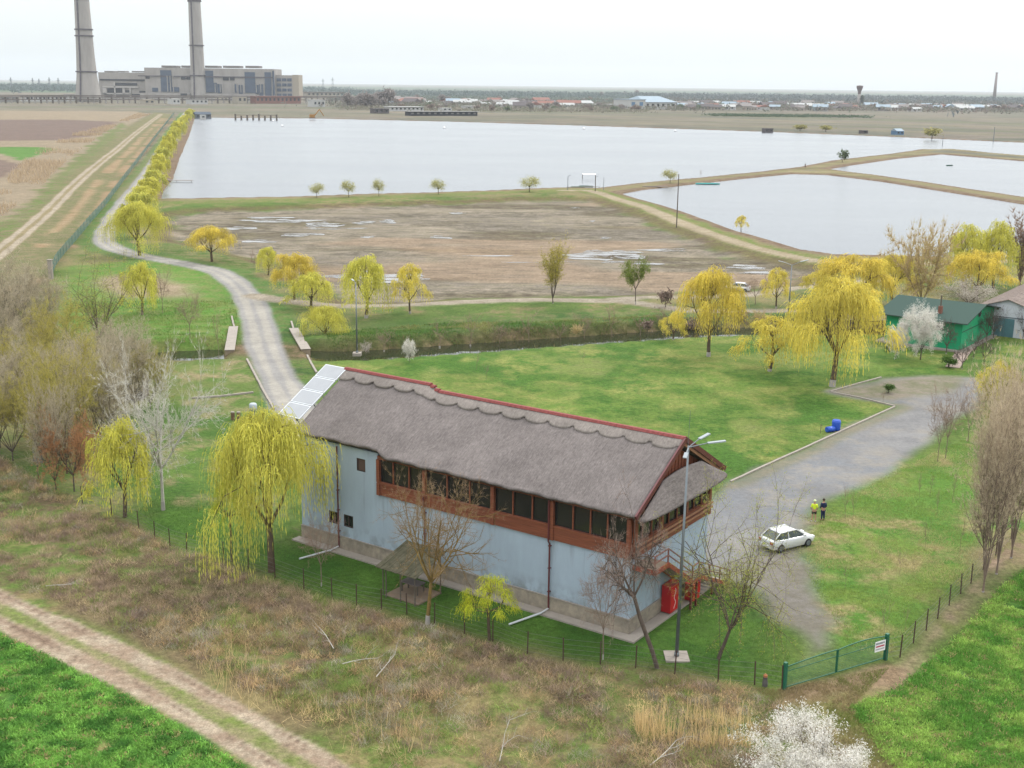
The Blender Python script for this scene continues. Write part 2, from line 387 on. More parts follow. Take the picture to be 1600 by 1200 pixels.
# banks around ponds and dikes
pb = np.maximum.reduce([local(spoly, x, y, P, 30, -1e6) for P in (POND1, POND2, POND3)])
wgt = sm(-16, -8, pb+nB*6)*(y < 800); paint(wgt, S(140, 138, 92), S(160, 144, 112))
wgt = sm(-4.0, -2.4, pb+nA*2.5); paint(wgt, S(150, 132, 108), S(128, 104, 84), 0)
d = lz(DAM, 5.2, S(118, 138, 66), S(146, 142, 92), 1.5, 2.5, 8)
wgt = sm(2.6, 1.8, local(dline, x, y, DAM[8*6:], 8, 1e6)+nA*0.8); paint(wgt, S(190, 176, 148), S(176, 160, 132), 3)
# mud flat
wgt = pz(MUD, colmix(fbm(x, y, 30, 55, 4), S(164, 152, 134), S(148, 138, 124)), colmix(fbm(x*0.35, y, 8, 56, 4), S(158, 148, 126), S(124, 116, 98)), 3, 7, 4)
wm = wgt*sm(0.55, 0.68, fbm(x*0.3, y, 10, 61, 4)); paint(wm*.8, S(124, 118, 88), S(106, 92, 76))
wm = wgt*sm(0.6, 0.7, fbm(x*0.4, y, 26, 62, 3)); paint(wm*.6, S(182, 156, 128), S(172, 148, 124))
ms = local(spoly, x, y, MUD, 20, -1e6)
wm = sm(-6, -3, ms+nA*3)*sm(1.5, -1.5, ms+nA*3); paint(wm*0.8, S(118, 96, 78), S(128, 122, 76))
# channel banks
cdn = local(dline, x, y, CHAN, 30, 1e6)
wgt = sm(25, 12, cdn+nB*6)*(x > -33); paint(wgt, colmix(nA+.5, S(70, 106, 48), S(102, 128, 62)), colmix(fbm(x, y, 4, 131, 4), S(74, 104, 50), S(128, 130, 84)), 8)
wgt = sm(6.5, 3.5, cdn+nA*3); paint(wgt, S(140, 120, 94), S(94, 92, 56), 0)
# left meadow by the road
pz(pix([(100, 420), (250, 405), (340, 430), (385, 470), (395, 540), (300, 540), (150, 545), (80, 500)]), S(104, 148, 60), S(134, 148, 82), 4, 6, 8)
pz(pix([(175, 428), (240, 430), (300, 446), (300, 462), (200, 466), (150, 450)]), S(182, 164, 136), S(160, 146, 114), 3, 4)
pz(pix([(330, 556), (400, 556), (430, 620), (440, 700), (330, 680), (240, 640), (260, 570)]), colmix(fbm(x, y, 5, 143, 4), S(104, 132, 62), S(136, 144, 86)), colmix(fbm(x, y, 3, 144, 4), S(112, 136, 66), S(168, 154, 116), .42, .66), 3, 4, 8)
# lawn
lw = pz(LAWN, colmix(fbm(x, y, 16, 91, 4), S(88, 128, 52), S(116, 143, 65)), colmix(fbm(x, y, 5, 92, 4), S(80, 120, 46), S(150, 158, 86), .38, .6), 1.2, 2, 1)
wm = lw*sm(0.62, 0.8, fbm(x, y, 7, 93, 4)); paint(wm*.7, S(156, 156, 98), S(124, 148, 72))
pz(FRONT, colmix(fbm(x, y, 5, 94, 4), S(72, 112, 46), S(96, 134, 56)), S(86, 120, 50), 3.0, 3.5, 1)  # darker green paints the building's shade into the front grass
pz(pix([(210, 640), (330, 620), (440, 700), (470, 820), (330, 790), (230, 790), (180, 740)]), colmix(fbm(x, y, 6, 141, 4), S(84, 122, 52), S(112, 140, 66)), colmix(fbm(x, y, 3, 142, 4), S(96, 128, 58), S(160, 150, 108), .42, .66), 2, 3, 1)
# strip on the right inside the fence
wm = pz(pix([(1290, 790), (1400, 730), (1500, 680), (1600, 640), (1640, 800), (1520, 910), (1390, 1030), (1300, 1030), (1230, 920), (1250, 850)]), colmix(fbm(x, y, 5, 95, 4), S(128, 152, 70), S(96, 140, 56)), colmix(fbm(x, y, 3, 96, 3), S(170, 158, 110), S(110, 146, 64), .35, .6), 1.5, 2, 8)
# brush, crop, grass at the front
bw = pz(BRUSH, colmix(fbm(x, y, 7, 97, 4), S(140, 124, 94), S(112, 134, 66)), colmix(fbm(x, y, 4, 98, 3), S(122, 104, 82), S(156, 142, 100)), 1.2, 2, 0)
pz(CROP, colmix(fbm(x, y, 6, 99, 4), S(84, 134, 56), S(106, 152, 66)), colmix(fbm(x, y, 1.5, 100, 3), S(70, 116, 50), S(176, 160, 110), .5, .75), 0.8, 1.0, 5)
pz(RGREEN, colmix(fbm(x, y, 5, 101, 4), S(80, 128, 50), S(104, 142, 60)), colmix(fbm(x, y, 3, 102, 3), S(74, 116, 46), S(172, 160, 112), .5, .75), 1.2, 2, 8)
DRYB = pix([(1370, 1050), (1400, 1022), (1450, 965), (1510, 900), (1570, 840), (1600, 850), (1560, 905), (1520, 965), (1470, 1020), (1420, 1075)]); pz(DRYB, colmix(fbm(x, y, 3, 151, 4), S(176, 152, 128), S(134, 134, 82), .45, .65), S(158, 136, 112), 1.4, 3.0, 0)
pz(pix([(1200, 1085), (1390, 1045), (1330, 1110), (1400, 1190), (1330, 1250), (1240, 1130)]), S(128, 138, 74), S(158, 142, 100), 1.2, 2)
pz(pix([(1225, 1082), (1383, 1036), (1420, 1048), (1400, 1075), (1300, 1085), (1225, 1100)]), S(170, 146, 118), S(146, 124, 98), 0.7, 1)
# tracks and roads
TD = local(sline, x, y, TRACK, 12, 1e6)
wgt = sm(2.2, 1.7, np.abs(TD)+nA*0.8); paint(wgt, S(132, 146, 80), S(160, 154, 112), 3)
for o_ in (-1.15, 1.15):
    wgt = sm(0.85, 0.5, np.abs(TD-o_)+nA*0.6+(rx-.5)*0.25); paint(wgt, S(200, 184, 160), S(178, 156, 134))
    wgt = sm(0.3, 0.1, np.abs(TD-o_-0.2)+nA*0.5)*sm(0.4, 0.55, vn(x, y, 3, 8)); paint(wgt*0.8, S(152, 128, 110), S(140, 118, 100))
RS = local(sline, x, y, ROAD, 12, 1e6)
wgt = sm(2.9, 1.9, np.abs(RS)+nA*1.0); paint(wgt, S(178, 175, 170), S(166, 163, 160), 2)
for o_ in (-1.0, 0.9):
    wgt = sm(0.8, 0.25, np.abs(RS-o_)+nA*0.8); paint(wgt*0.75, S(204, 198, 184), S(190, 184, 172))
for L_, hw in ((SIDE, 1.9), (SIDE2, 1.6)):
    wgt = sm(hw+0.7, hw-0.4, local(dline, x, y, L_, 9, 1e6)+nA*1.2); paint(wgt, S(190, 178, 158), S(172, 160, 140), 3)
yw = pz(YARD, colmix(fbm(x, y, 8, 103, 4), S(162, 161, 160), S(150, 152, 155)), colmix(fbm(x, y, 4, 104, 3), S(150, 149, 149), S(170, 165, 157)), 1.0, 1.6, 6)
pz(YARD2, S(156, 150, 142), S(140, 134, 120), 1.2, 2.5, 6)
pz(pix([(1310, 612), (1378, 594), (1440, 588), (1500, 592), (1480, 612), (1400, 632)]), S(164, 154, 138), S(140, 140, 110), 1, 2)
# asphalt-edge moss: fade strip by the kerb
kd = local(dline, x, y, pix([(1142, 755), (1398, 637)]), 5, 1e6)
wgt = sm(2.2, 0.8, kd+nA*1.5)*yw; paint(wgt*0.7, S(140, 140, 108), S(160, 150, 120))

def ground_material(st=None, amp=1.0):
    m = bpy.data.materials.new('ground_cover'); m.use_nodes = True; n = m.node_tree; N = n.nodes; L = n.links
    b = N['Principled BSDF']; b.inputs['Roughness'].default_value = 0.95; b.inputs['Specular IOR Level'].default_value = 0.08
    a = N.new('ShaderNodeAttribute'); a.attribute_name = 'tint'; c = N.new('ShaderNodeAttribute'); c.attribute_name = 'tint_patch'
    t = N.new('ShaderNodeTexCoord')
    def noise(sc, de=8, ro=0.7):
        q = N.new('ShaderNodeTexNoise'); q.inputs['Scale'].default_value = sc; q.inputs['Detail'].default_value = de; q.inputs['Roughness'].default_value = ro
        L.new(t.outputs['Object'], q.inputs[0]); return q.outputs[0]
    def mrg(o, a0, a1, b0, b1):
        q = N.new('ShaderNodeMapRange'); q.inputs[1].default_value = a0; q.inputs[2].default_value = a1; q.inputs[3].default_value = b0; q.inputs[4].default_value = b1
        L.new(o, q.inputs[0]); return q.outputs[0]
    n1 = noise(0.35); n2 = noise(2.2, 6); n3 = noise(0.06, 6); n4 = noise(9, 3)
    mx = N.new('ShaderNodeMix'); mx.data_type = 'RGBA'; L.new(mrg(n1, 0.42, 0.58, 0, 1), mx.inputs[0]); L.new(a.outputs[0], mx.inputs[6]); L.new(c.outputs[0], mx.inputs[7])
    def mul(col, fac):
        v = N.new('ShaderNodeVectorMath'); v.operation = 'SCALE'; L.new(col, v.inputs[0]); L.new(fac, v.inputs[3]); return v.outputs[0]
    o = mul(mx.outputs[2], mrg(n2, 0.3, 0.7, 1-.36*amp, 1+.36*amp)); o = mul(o, mrg(n3, 0.3, 0.7, 0.88, 1.12)); o = mul(o, mrg(n4, 0.3, 0.7, 1-.28*amp, 1+.28*amp))
    if st:
        mp = N.new('ShaderNodeMapping'); mp.inputs['Scale'].default_value = st; L.new(t.outputs['Object'], mp.inputs[0])
        q = N.new('ShaderNodeTexNoise'); q.inputs['Scale'].default_value = 1; q.inputs['Detail'].default_value = 8; q.inputs['Roughness'].default_value = .75; L.new(mp.outputs[0], q.inputs[0])
        o = mul(o, mrg(q.outputs[0], .32, .68, .62, 1.34))
    L.new(o, b.inputs['Base Color'])
    bp = N.new('ShaderNodeBump'); bp.inputs['Distance'].default_value = 0.12; bp.inputs['Strength'].default_value = 0.7
    L.new(n2, bp.inputs['Height']); L.new(bp.outputs[0], b.inputs['Normal'])
    return m
GM = ground_material(); GMS = ground_material((.12, .5, 1)); GMF = ground_material((.02, .06, 1)); GMG = ground_material(None, .35)
V = np.stack([x, y, Z], 1)
ii = np.arange((nr-1)*(nc-1)); r0 = ii//(nc-1); c0 = ii % (nc-1); v0 = r0*nc+c0
Fq = np.stack([v0, v0+1, v0+nc+1, v0+nc], 1)
fz = np.max(ZN[Fq], axis=1)
for zi, nm in enumerate(ZNAME):
    fq = Fq[fz == zi]
    if not len(fq): continue
    us, inv = np.unique(fq.ravel(), return_inverse=True)
    me = raw_mesh(nm, V[us], inv.reshape(-1, 4), [GMS if nm == 'mud_flat' else (GMF if nm == 'plain' else (GMG if nm in ('gravel_road', 'gravel_yard') else GM))], {'tint': CA[us], 'tint_patch': CBb[us]}, smooth=True)
    tag(link(nm, me), kind='structure')
# lookup of the blended colour for plants growing on it is not needed: they carry their own tints

# ------------------------------------------------------------------ water
def offset_poly(P, d):
    n = len(P); area = 0.5*sum(P[i][0]*P[(i+1) % n][1]-P[(i+1) % n][0]*P[i][1] for i in range(n)); s = 1 if area > 0 else -1
    o = []
    for i in range(n):
        a = P[i-1]; b = P[i]; c = P[(i+1) % n]
        e1 = (b-a)/np.linalg.norm(b-a); e2 = (c-b)/np.linalg.norm(c-b)
        n1 = np.array([e1[1], -e1[0]])*s; n2 = np.array([e2[1], -e2[0]])*s
        m = n1+n2; m = m/max(0.5, np.linalg.norm(m)); o.append(b+m*d*1.2)
    return np.array(o)
def water_mat(name, col, rough, bscale, bdist):
    m = bpy.data.materials.new(name); m.use_nodes = True; N = m.node_tree.nodes; L = m.node_tree.links
    b = N['Principled BSDF']; b.inputs['Base Color'].default_value = tuple(col)+(1,); b.inputs['Roughness'].default_value = rough; b.inputs['IOR'].default_value = 1.33
    t = N.new('ShaderNodeTexCoord'); mp = N.new('ShaderNodeMapping'); mp.inputs['Scale'].default_value = (0.5, 1.2, 1); mp.inputs['Rotation'].default_value = (0, 0, 0.5)
    L.new(t.outputs['Object'], mp.inputs[0])
    q = N.new('ShaderNodeTexNoise'); q.inputs['Scale'].default_value = bscale; q.inputs['Detail'].default_value = 5; L.new(mp.outputs[0], q.inputs[0])
    q2 = N.new('ShaderNodeTexNoise'); q2.inputs['Scale'].default_value = 0.012; q2.inputs['Detail'].default_value = 5; L.new(mp.outputs[0], q2.inputs[0])
    mr = N.new('ShaderNodeMapRange'); mr.inputs[1].default_value = 0.35; mr.inputs[2].default_value = 0.65; mr.inputs[3].default_value = rough*0.86; mr.inputs[4].default_value = rough*1.12
    L.new(q2.outputs[0], mr.inputs[0]); L.new(mr.outputs[0], b.inputs['Roughness'])
    bp = N.new('ShaderNodeBump'); bp.inputs['Distance'].default_value = bdist; bp.inputs['Strength'].default_value = 1
    L.new(q.outputs[0], bp.inputs['Height']); L.new(bp.outputs[0], b.inputs['Normal'])
    return m
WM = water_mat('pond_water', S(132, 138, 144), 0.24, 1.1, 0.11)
def sheet(name, P, z, m):
    me = bpy.data.meshes.new(name); me.from_pydata([(p[0], p[1], z) for p in P], [], [tuple(range(len(P)))]); me.materials.append(m)
    import bmesh
    bm = bmesh.new(); bm.from_mesh(me)
    if bm.faces and list(bm.faces)[0].normal.z < 0: bmesh.ops.reverse_faces(bm, faces=bm.faces)
    bmesh.ops.triangulate(bm, faces=bm.faces); bm.to_mesh(me); bm.free()
    return tag(link(name, me), kind='structure')
for P in (POND1, POND2, POND3): sheet('pond_water', offset_poly(P, 3.0), WZ, WM)
CW = water_mat('channel_water', (0.02, 0.022, 0.012), 0.02, 2.0, 0.002)
def ribbon(name, L, hw, z, m):
    vs = []; n = len(L)
    for i in range(n):
        e = L[min(i+1, n-1)]-L[max(i-1, 0)]; e = e/np.linalg.norm(e); q = np.array([-e[1], e[0]])
        for s in (-1, 1): vs.append((*(L[i]+q*hw*s), z))
    me = bpy.data.meshes.new(name); me.from_pydata(vs, [], [(2*i, 2*i+1, 2*i+3, 2*i+2)[::-1] for i in range(n-1)]); me.materials.append(m)
    return tag(link(name, me), kind='structure')
ribbon('channel_water', CHAN, 4.3, -0.72, CW)
# standing water on the mud flat: thin sheets in shallow hollows
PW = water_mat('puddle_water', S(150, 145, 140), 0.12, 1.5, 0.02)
def _pw():
    N = PW.node_tree.nodes; L = PW.node_tree.links; t = N.new('ShaderNodeTexCoord'); mp = N.new('ShaderNodeMapping'); mp.inputs['Scale'].default_value = (.12, .5, 1); L.new(t.outputs['Object'], mp.inputs[0])
    q = N.new('ShaderNodeTexNoise'); q.inputs['Scale'].default_value = 1.0; q.inputs['Detail'].default_value = 7; q.inputs['Roughness'].default_value = .7; L.new(mp.outputs[0], q.inputs[0])
    mr = N.new('ShaderNodeMapRange'); mr.inputs[1].default_value = .44; mr.inputs[2].default_value = .53; L.new(q.outputs[0], mr.inputs[0])
    tr = N.new('ShaderNodeBsdfTransparent'); mx = N.new('ShaderNodeMixShader'); L.new(mr.outputs[0], mx.inputs[0]); L.new(tr.outputs[0], mx.inputs[1]); L.new(N['Principled BSDF'].outputs[0], mx.inputs[2]); L.new(mx.outputs[0], N['Material Output'].inputs[0])
_pw()
def puddle(cx, cy, wpx, hpx, seed, holes=0.5):
    rg = random.Random(seed); P = []
    n = 26; ph = [rg.uniform(0, 6.28) for _ in range(4)]
    for i in range(n):
        t = 2*math.pi*i/n; r = 1+0.22*math.sin(2*t+ph[0])+0.16*math.sin(3*t+ph[1])+0.14*math.sin(5*t+ph[2])+0.1*math.sin(9*t+ph[3])
        P.append(G(cx+math.cos(t)*wpx/2*r, cy+math.sin(t)*hpx/2*r, -1.1)[:2])
    zt = max(float(hz([p[0] for p in P], [p[1] for p in P]).max()), float(hz(*G(cx, cy, -1.1)[:2])[0]))
    vs = []; fs = []
    c = np.mean(P, 0); N = 5
    for k in range(1, N+1):
        for p in P: q = c+(p-c)*k/N; vs.append((q[0], q[1], float(hz(q[0], q[1])[0])+0.05))
    vs.append((c[0], c[1], float(hz(c[0], c[1])[0])+0.05)); ci = len(vs)-1
    for i in range(n): fs.append((ci, i, (i+1) % n))
    for k in range(N-1):
        for i in range(n): fs.append((k*n+i, (k+1)*n+i, (k+1)*n+(i+1) % n, k*n+(i+1) % n))
    me = bpy.data.meshes.new('puddle'); me.from_pydata(vs, [], fs); me.materials.append(PW)
    import bmesh
    bm = bmesh.new(); bm.from_mesh(me); bmesh.ops.recalc_face_normals(bm, faces=bm.faces)
    if sum(f.normal.z for f in bm.faces) < 0: bmesh.ops.reverse_faces(bm, faces=bm.faces)
    bm.to_mesh(me); bm.free()
    tag(link('puddle', me), kind='structure')
for i, a in enumerate([(440, 345, 100, 6), (505, 351, 50, 9), (570, 348, 34, 5), (606, 346, 28, 5), (375, 357, 44, 5), (404, 377, 42, 6), (470, 367, 62, 5), (520, 357, 90, 2.2), (575, 371, 20, 3), (600, 436, 100, 14), (545, 432, 60, 10), (640, 430, 40, 8), (688, 371, 32, 4), (715, 333, 22, 3), (768, 400, 70, 1.6), (845, 410, 90, 1.6), (925, 400, 90, 13), (975, 398, 70, 12), (1040, 391, 60, 5), (1010, 412, 44, 5), (1165, 418, 55, 7), (1185, 427, 60, 4), (900, 325, 14, 2), (946, 372, 18, 2.5), (925, 346, 10, 1.5), (580, 425, 30, 4), (660, 436, 24, 3), (960, 410, 40, 3), (420, 340, 70, 3)]):
    puddle(*a, seed=i+3)

# ------------------------------------------------------------------ main building (local axes: x = across the building, y = along it, z up)
wallm = M_('pale_blue_render', S(190, 208, 224)*1.36, 0.9, 0.1, noise=0.13, nscale=0.9, bump=0.006, bscale=20, stretch=(1, 1, .35))
def _dirty(m):
    N = m.node_tree.nodes; L = m.node_tree.links; b = N['Principled BSDF']; src = b.inputs['Base Color'].links[0].from_socket
    t = N.new('ShaderNodeTexCoord'); sp = N.new('ShaderNodeSeparateXYZ'); L.new(t.outputs['Object'], sp.inputs[0])
    def nz(sc, stv, a0, a1, b0, b1):
        mp = N.new('ShaderNodeMapping'); mp.inputs['Scale'].default_value = stv; L.new(t.outputs['Object'], mp.inputs[0])
        q = N.new('ShaderNodeTexNoise'); q.inputs['Scale'].default_value = sc; q.inputs['Detail'].default_value = 6; L.new(mp.outputs[0], q.inputs[0])
        r = N.new('ShaderNodeMapRange'); r.inputs[1].default_value = a0; r.inputs[2].default_value = a1; r.inputs[3].default_value = b0; r.inputs[4].default_value = b1; L.new(q.outputs[0], r.inputs[0]); return r.outputs[0]
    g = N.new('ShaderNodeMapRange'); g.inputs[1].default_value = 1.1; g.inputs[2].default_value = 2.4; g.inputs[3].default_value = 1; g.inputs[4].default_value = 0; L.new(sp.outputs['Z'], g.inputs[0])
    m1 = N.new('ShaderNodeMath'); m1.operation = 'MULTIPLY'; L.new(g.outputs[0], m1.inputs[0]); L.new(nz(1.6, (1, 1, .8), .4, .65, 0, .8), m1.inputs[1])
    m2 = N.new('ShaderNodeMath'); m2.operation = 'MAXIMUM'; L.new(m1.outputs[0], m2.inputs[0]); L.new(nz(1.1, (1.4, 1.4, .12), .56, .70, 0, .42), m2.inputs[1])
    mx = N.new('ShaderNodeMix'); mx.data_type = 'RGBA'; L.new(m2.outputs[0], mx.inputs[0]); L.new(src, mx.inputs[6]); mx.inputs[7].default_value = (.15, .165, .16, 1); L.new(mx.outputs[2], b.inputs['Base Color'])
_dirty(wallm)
stonem = M_('stone_cladding', S(196, 184, 164)*1.25, 0.9, 0.1, noise=0.4, nscale=1.6, bump=0.03, bscale=5, col2=S(150, 142, 130)*1.2)
woodm = M_('stained_wood', (0.21, 0.068, 0.036), 0.55, 0.3, noise=0.5, nscale=2.0, stretch=(1, 0.25, 6), bump=0.01, bscale=6)
woodl = M_('light_wood', (0.30, 0.15, 0.09), 0.6, 0.2, noise=0.3, nscale=3)
redm = M_('dark_red_metal', (0.09, 0.022, 0.024), 0.4, 0.4)
redtile = M_('red_ridge_tile', (0.22, 0.055, 0.05), 0.7, 0.2, noise=0.4, nscale=6)
thm = bpy.data.materials.new('thatch'); thm.use_nodes = True
def _th():
    N = thm.node_tree.nodes; L = thm.node_tree.links; b = N['Principled BSDF']; b.inputs['Roughness'].default_value = 0.95; b.inputs['Specular IOR Level'].default_value = 0.05
    t = N.new('ShaderNodeTexCoord'); mp = N.new('ShaderNodeMapping'); mp.inputs['Scale'].default_value = (1.2, 9, 1.2); L.new(t.outputs['Object'], mp.inputs[0])
    def nz(sc, src, de=6):
        q = N.new('ShaderNodeTexNoise'); q.inputs['Scale'].default_value = sc; q.inputs['Detail'].default_value = de; q.inputs['Roughness'].default_value = 0.7; L.new(src, q.inputs[0]); return q.outputs[0]
    a = nz(1.6, mp.outputs[0]); c = nz(0.35, t.outputs['Object']); d = nz(5, t.outputs['Object'], 4)
    r = N.new('ShaderNodeValToRGB'); r.color_ramp.elements[0].position = 0.34; r.color_ramp.elements[0].color = (*S(140, 131, 128), 1)
    r.color_ramp.elements[1].position = 0.66; r.color_ramp.elements[1].color = (*S(171, 162, 158), 1); L.new(a, r.inputs[0])
    mr = N.new('ShaderNodeMapRange'); mr.inputs[1].default_value = 0.3; mr.inputs[2].default_value = 0.7; mr.inputs[3].default_value = 0.78; mr.inputs[4].default_value = 1.16; L.new(c, mr.inputs[0])
    v = N.new('ShaderNodeVectorMath'); v.operation = 'SCALE'; L.new(r.outputs[0], v.inputs[0]); L.new(mr.outputs[0], v.inputs[3])
    mr2 = N.new('ShaderNodeMapRange'); mr2.inputs[1].default_value = 0.3; mr2.inputs[2].default_value = 0.7; mr2.inputs[3].default_value = 0.82; mr2.inputs[4].default_value = 1.15; L.new(d, mr2.inputs[0])
    v2 = N.new('ShaderNodeVectorMath'); v2.operation = 'SCALE'; L.new(v.outputs[0], v2.inputs[0]); L.new(mr2.outputs[0], v2.inputs[3]); L.new(v2.outputs[0], b.inputs['Base Color'])
    bp = N.new('ShaderNodeBump'); bp.inputs['Distance'].default_value = 0.06; bp.inputs['Strength'].default_value = 1; L.new(a, bp.inputs['Height']); L.new(bp.outputs[0], b.inputs['Normal'])
_th()
thm2 = thm.copy()
for n_ in thm2.node_tree.nodes:
    if n_.type == 'VALTORGB': n_.color_ramp.elements[0].color = (*S(160, 150, 143), 1); n_.color_ramp.elements[1].color = (*S(190, 180, 172), 1)
glassm = M_('window_glass', (0.012, 0.014, 0.014), 0.12, 0.5)
concm = M_('pale_concrete', S(206, 196, 184), 0.9, 0.1, noise=0.2, nscale=1.2, bump=0.01)
metg = M_('galvanised_metal', S(150, 160, 166), 0.4, 0.5, noise=0.15, nscale=3, metal=0.3)

A3 = (BA[0], BA[1], 0.0)
bld = empty('thatched_building', A3, GTH-math.pi/2, 'long blue building with a grey thatched roof and a wooden band of windows', 'building')
W0, W1, L0, L1 = 0.9, 12.0, 0.9, 30.4
BZ, ST, RV, RZ = 5.4, 1.1, 6.45, 12.08                    # band bottom, stone top, ridge position, ridge height
def lift(u): return 0.42*float(sm(20.9, 22.0, u))
# walls: lower storey and the plain upper bay on the left, with real openings for the small windows
def wall_with_holes(b, x0, x1, y0, y1, z0, z1, holes):
    """wall in the plane x, holes = (ya,yb,za,zb)"""
    cuts = sorted(holes); yy = y0
    for (a, c, d, e) in cuts:
        if a > yy: b.box(x0, x1, yy, a, z0, z1)
        b.box(x0, x1, a, c, z0, d); b.box(x0, x1, a, c, e, z1); yy = c
    b.box(x0, x1, yy, y1, z0, z1)
b = MB()
b.box(W0, W0+.3, L0, 22.4, ST, BZ+0.02)
wall_with_holes(b, W0, W0+.3, 22.4, L1, ST, BZ+0.02, [(25.0, 25.96, 1.98, 2.96), (26.5, 27.5, 1.97, 2.94)])
wall_with_holes(b, W0, W0+.3, 22.4, L1, BZ+0.02, 8.45, [(23.67, 24.53, 6.72, 7.72)])
b.box(W0+.3, W1, L0, L0+.3, ST, BZ+0.02); b.box(W0+.3, W1, L1-.3, L1, ST, 9.0); b.box(W1-.3, W1, L0+.3, L1-.3, ST, 8.6)
b.box(W0+.3, W1-.3, L0+.3, L1-.3, BZ-.3, BZ)
b.build('wall', wallm, bld)
b = MB(); b.box(W0-.06, W0+.3, L0-.06, L1+.06, 0, ST); b.box(W0+.3, W1+.06, L0-.06, L0+.3, 0, ST); b.box(W0+.3, W1+.06, L1-.3, L1+.06, 0, ST); b.box(W1-.3, W1+.06, L0+.3, L1-.3, 0, ST)
b.build('stone_base', stonem, bld)
b = MB(); b.box(W0-.09, W0-.06, L0-.09, L1+.06, ST-.02, ST+.05); b.box(W0-.09, W1+.06, L0-.09, L0-.06, ST-.02, ST+.05)
b.box(W0-.06, W0, L0-.06, L1+.06, ST, ST+.05); b.box(W0-.06, W1, L0-.06, L0, ST, ST+.05); b.build('base_coping', concm, bld)
b = MB(); b.box(0, W0-.09, 0, 30.7, -.3, .12); b.box(W0-.09, 13, 0, L0-.09, -.3, .118); b.box(W1+.09, 13, L0-.09, 30.7, -.3, .12)
tag(b.build('apron', concm, bld), 'pale concrete apron round the foot of the walls')
# front band: planks, sill, posts, panes
SILL, TOP = 6.28, 8.3
def band(axis, a0, a1, off, posts, mull):
    """axis 'f' = front wall (runs along y at x=W0), 'e' = end wall (runs along x at y=L0)"""
    def bx(b, a, c, d0, d1, z0, z1, mi=0):
        if axis == 'f': b.box(off-d1, off-d0, a, c, z0, z1, mi)
        else: b.box(a, c, off-d1, off-d0, z0, z1, mi)
    b = MB()
    for k in range(5):
        z = BZ-.1+k*0.185; bx(b, a0, a1, -0.1, 0.14-(0.012 if k % 2 else 0), z, z+0.176)
    tag(b.build('plank_band', woodm, bld), 'reddish wooden plank band below the windows')
    b = MB(); bx(b, a0, a1, -0.1, 0.2, SILL-.05, SILL+.05); b.build('sill', woodm, bld)
    b = MB(); bx(b, a0, a1, -0.1, 0.1, TOP-.25, TOP); b.build('head_beam', woodm, bld)
    for p in posts:
        b = MB(); bx(b, p-.14, p+.14, 0.0, 0.24, SILL+.05, TOP-.25); bx(b, p-.14, p+.14, .14, .24, BZ-.1, SILL-.05); b.build('post', woodm, bld)
    allp = sorted(set(list(posts)+list(mull)))
    for m in mull:
        b = MB(); bx(b, m-.05, m+.05, 0.0, 0.08, SILL+.05, TOP-.25); b.build('mullion', woodm, bld)
    for i in range(len(allp)-1):
        a = allp[i]+(.14 if allp[i] in posts else .05); c = allp[i+1]-(.14 if allp[i+1] in posts else .05)
        b = MB(); bx(b, a, c, -.06, -.03, SILL+.05, TOP-.25); b.build('window_pane', glassm, bld)
band('f', L0, 22.4, W0, [L0+.14, 6.94, 11.84, 17.9, 22.26], [2.7, 4.0, 5.35, 8.6, 10.2, 13.9, 15.9, 19.4, 20.9])
band('e', W0+.1, W1-.05, L0, [W0+.24, 4.6, 8.2, W1-.19], [2.2, 3.4, 5.8, 7.0, 9.5, 10.7])
# rough-sawn rail boards in front of the end planks
for z in (5.75, 6.08):
    MB().box(W0+.1, W1+.1, L0-.32, L0-.25, z, z+.14).build('rail_board', woodl, bld)
for (a, c, d, e) in ((25.0, 25.96, 1.98, 2.96), (26.5, 27.5, 1.97, 2.94), (23.67, 24.53, 6.72, 7.72)):
    wd = MB()
    wd.box(W0+.02, W0+.1, a, a+.07, d, e); wd.box(W0+.02, W0+.1, c-.07, c, d, e); wd.box(W0+.02, W0+.1, a+.07, c-.07, d, d+.07); wd.box(W0+.02, W0+.1, a+.07, c-.07, e-.07, e)
    wd.box(W0+.02, W0+.1, (a+c)/2-.03, (a+c)/2+.03, d+.07, e-.07) if a > 24.9 else None
    wo = wd.build('window_frame', M_('dark_frame', (0.05, 0.035, 0.03), 0.5), bld)
    MB().box(W0+.11, W0+.13, a, c, d, e).build('window_pane', glassm if a > 24.9 else M_('brown_blind', (0.09, 0.06, 0.05), 0.7), wo)
# downspouts with a kick pipe on the grass
for (u, zt, kick) in ((26.4, 8.3, 1), (17.9, BZ+.7, 0), (7.1, 8.3, 1)):
    d = MB(); x0 = W0-.14 if u > 22.4 else W0-.32
    d.tube((x0, u, zt), (x0, u, 5.2 if x0 < .7 else .25), .06); 
    if x0 < .7: d.tube((x0, u, 5.2), (W0-.14, u, 5.0), .06); d.tube((W0-.14, u, 5.0), (W0-.14, u, .25), .06)
    for z in (1.5, 3.2, 4.8): d.box(W0-.22, W0, u-.09, u+.09, z, z+.06)
    dn = d.build('downspout', redm, bld, smooth=False)
    if kick:
        k = MB(); k.tube((W0-.14, u, .3), (0.0, u+.1, .2), .055); k.tube((0.0, u+.1, .2), (-2.6, u+.9, .12), .07); k.build('outlet_pipe', M_('pale_pipe', (.42, .44, .46), .5), dn)

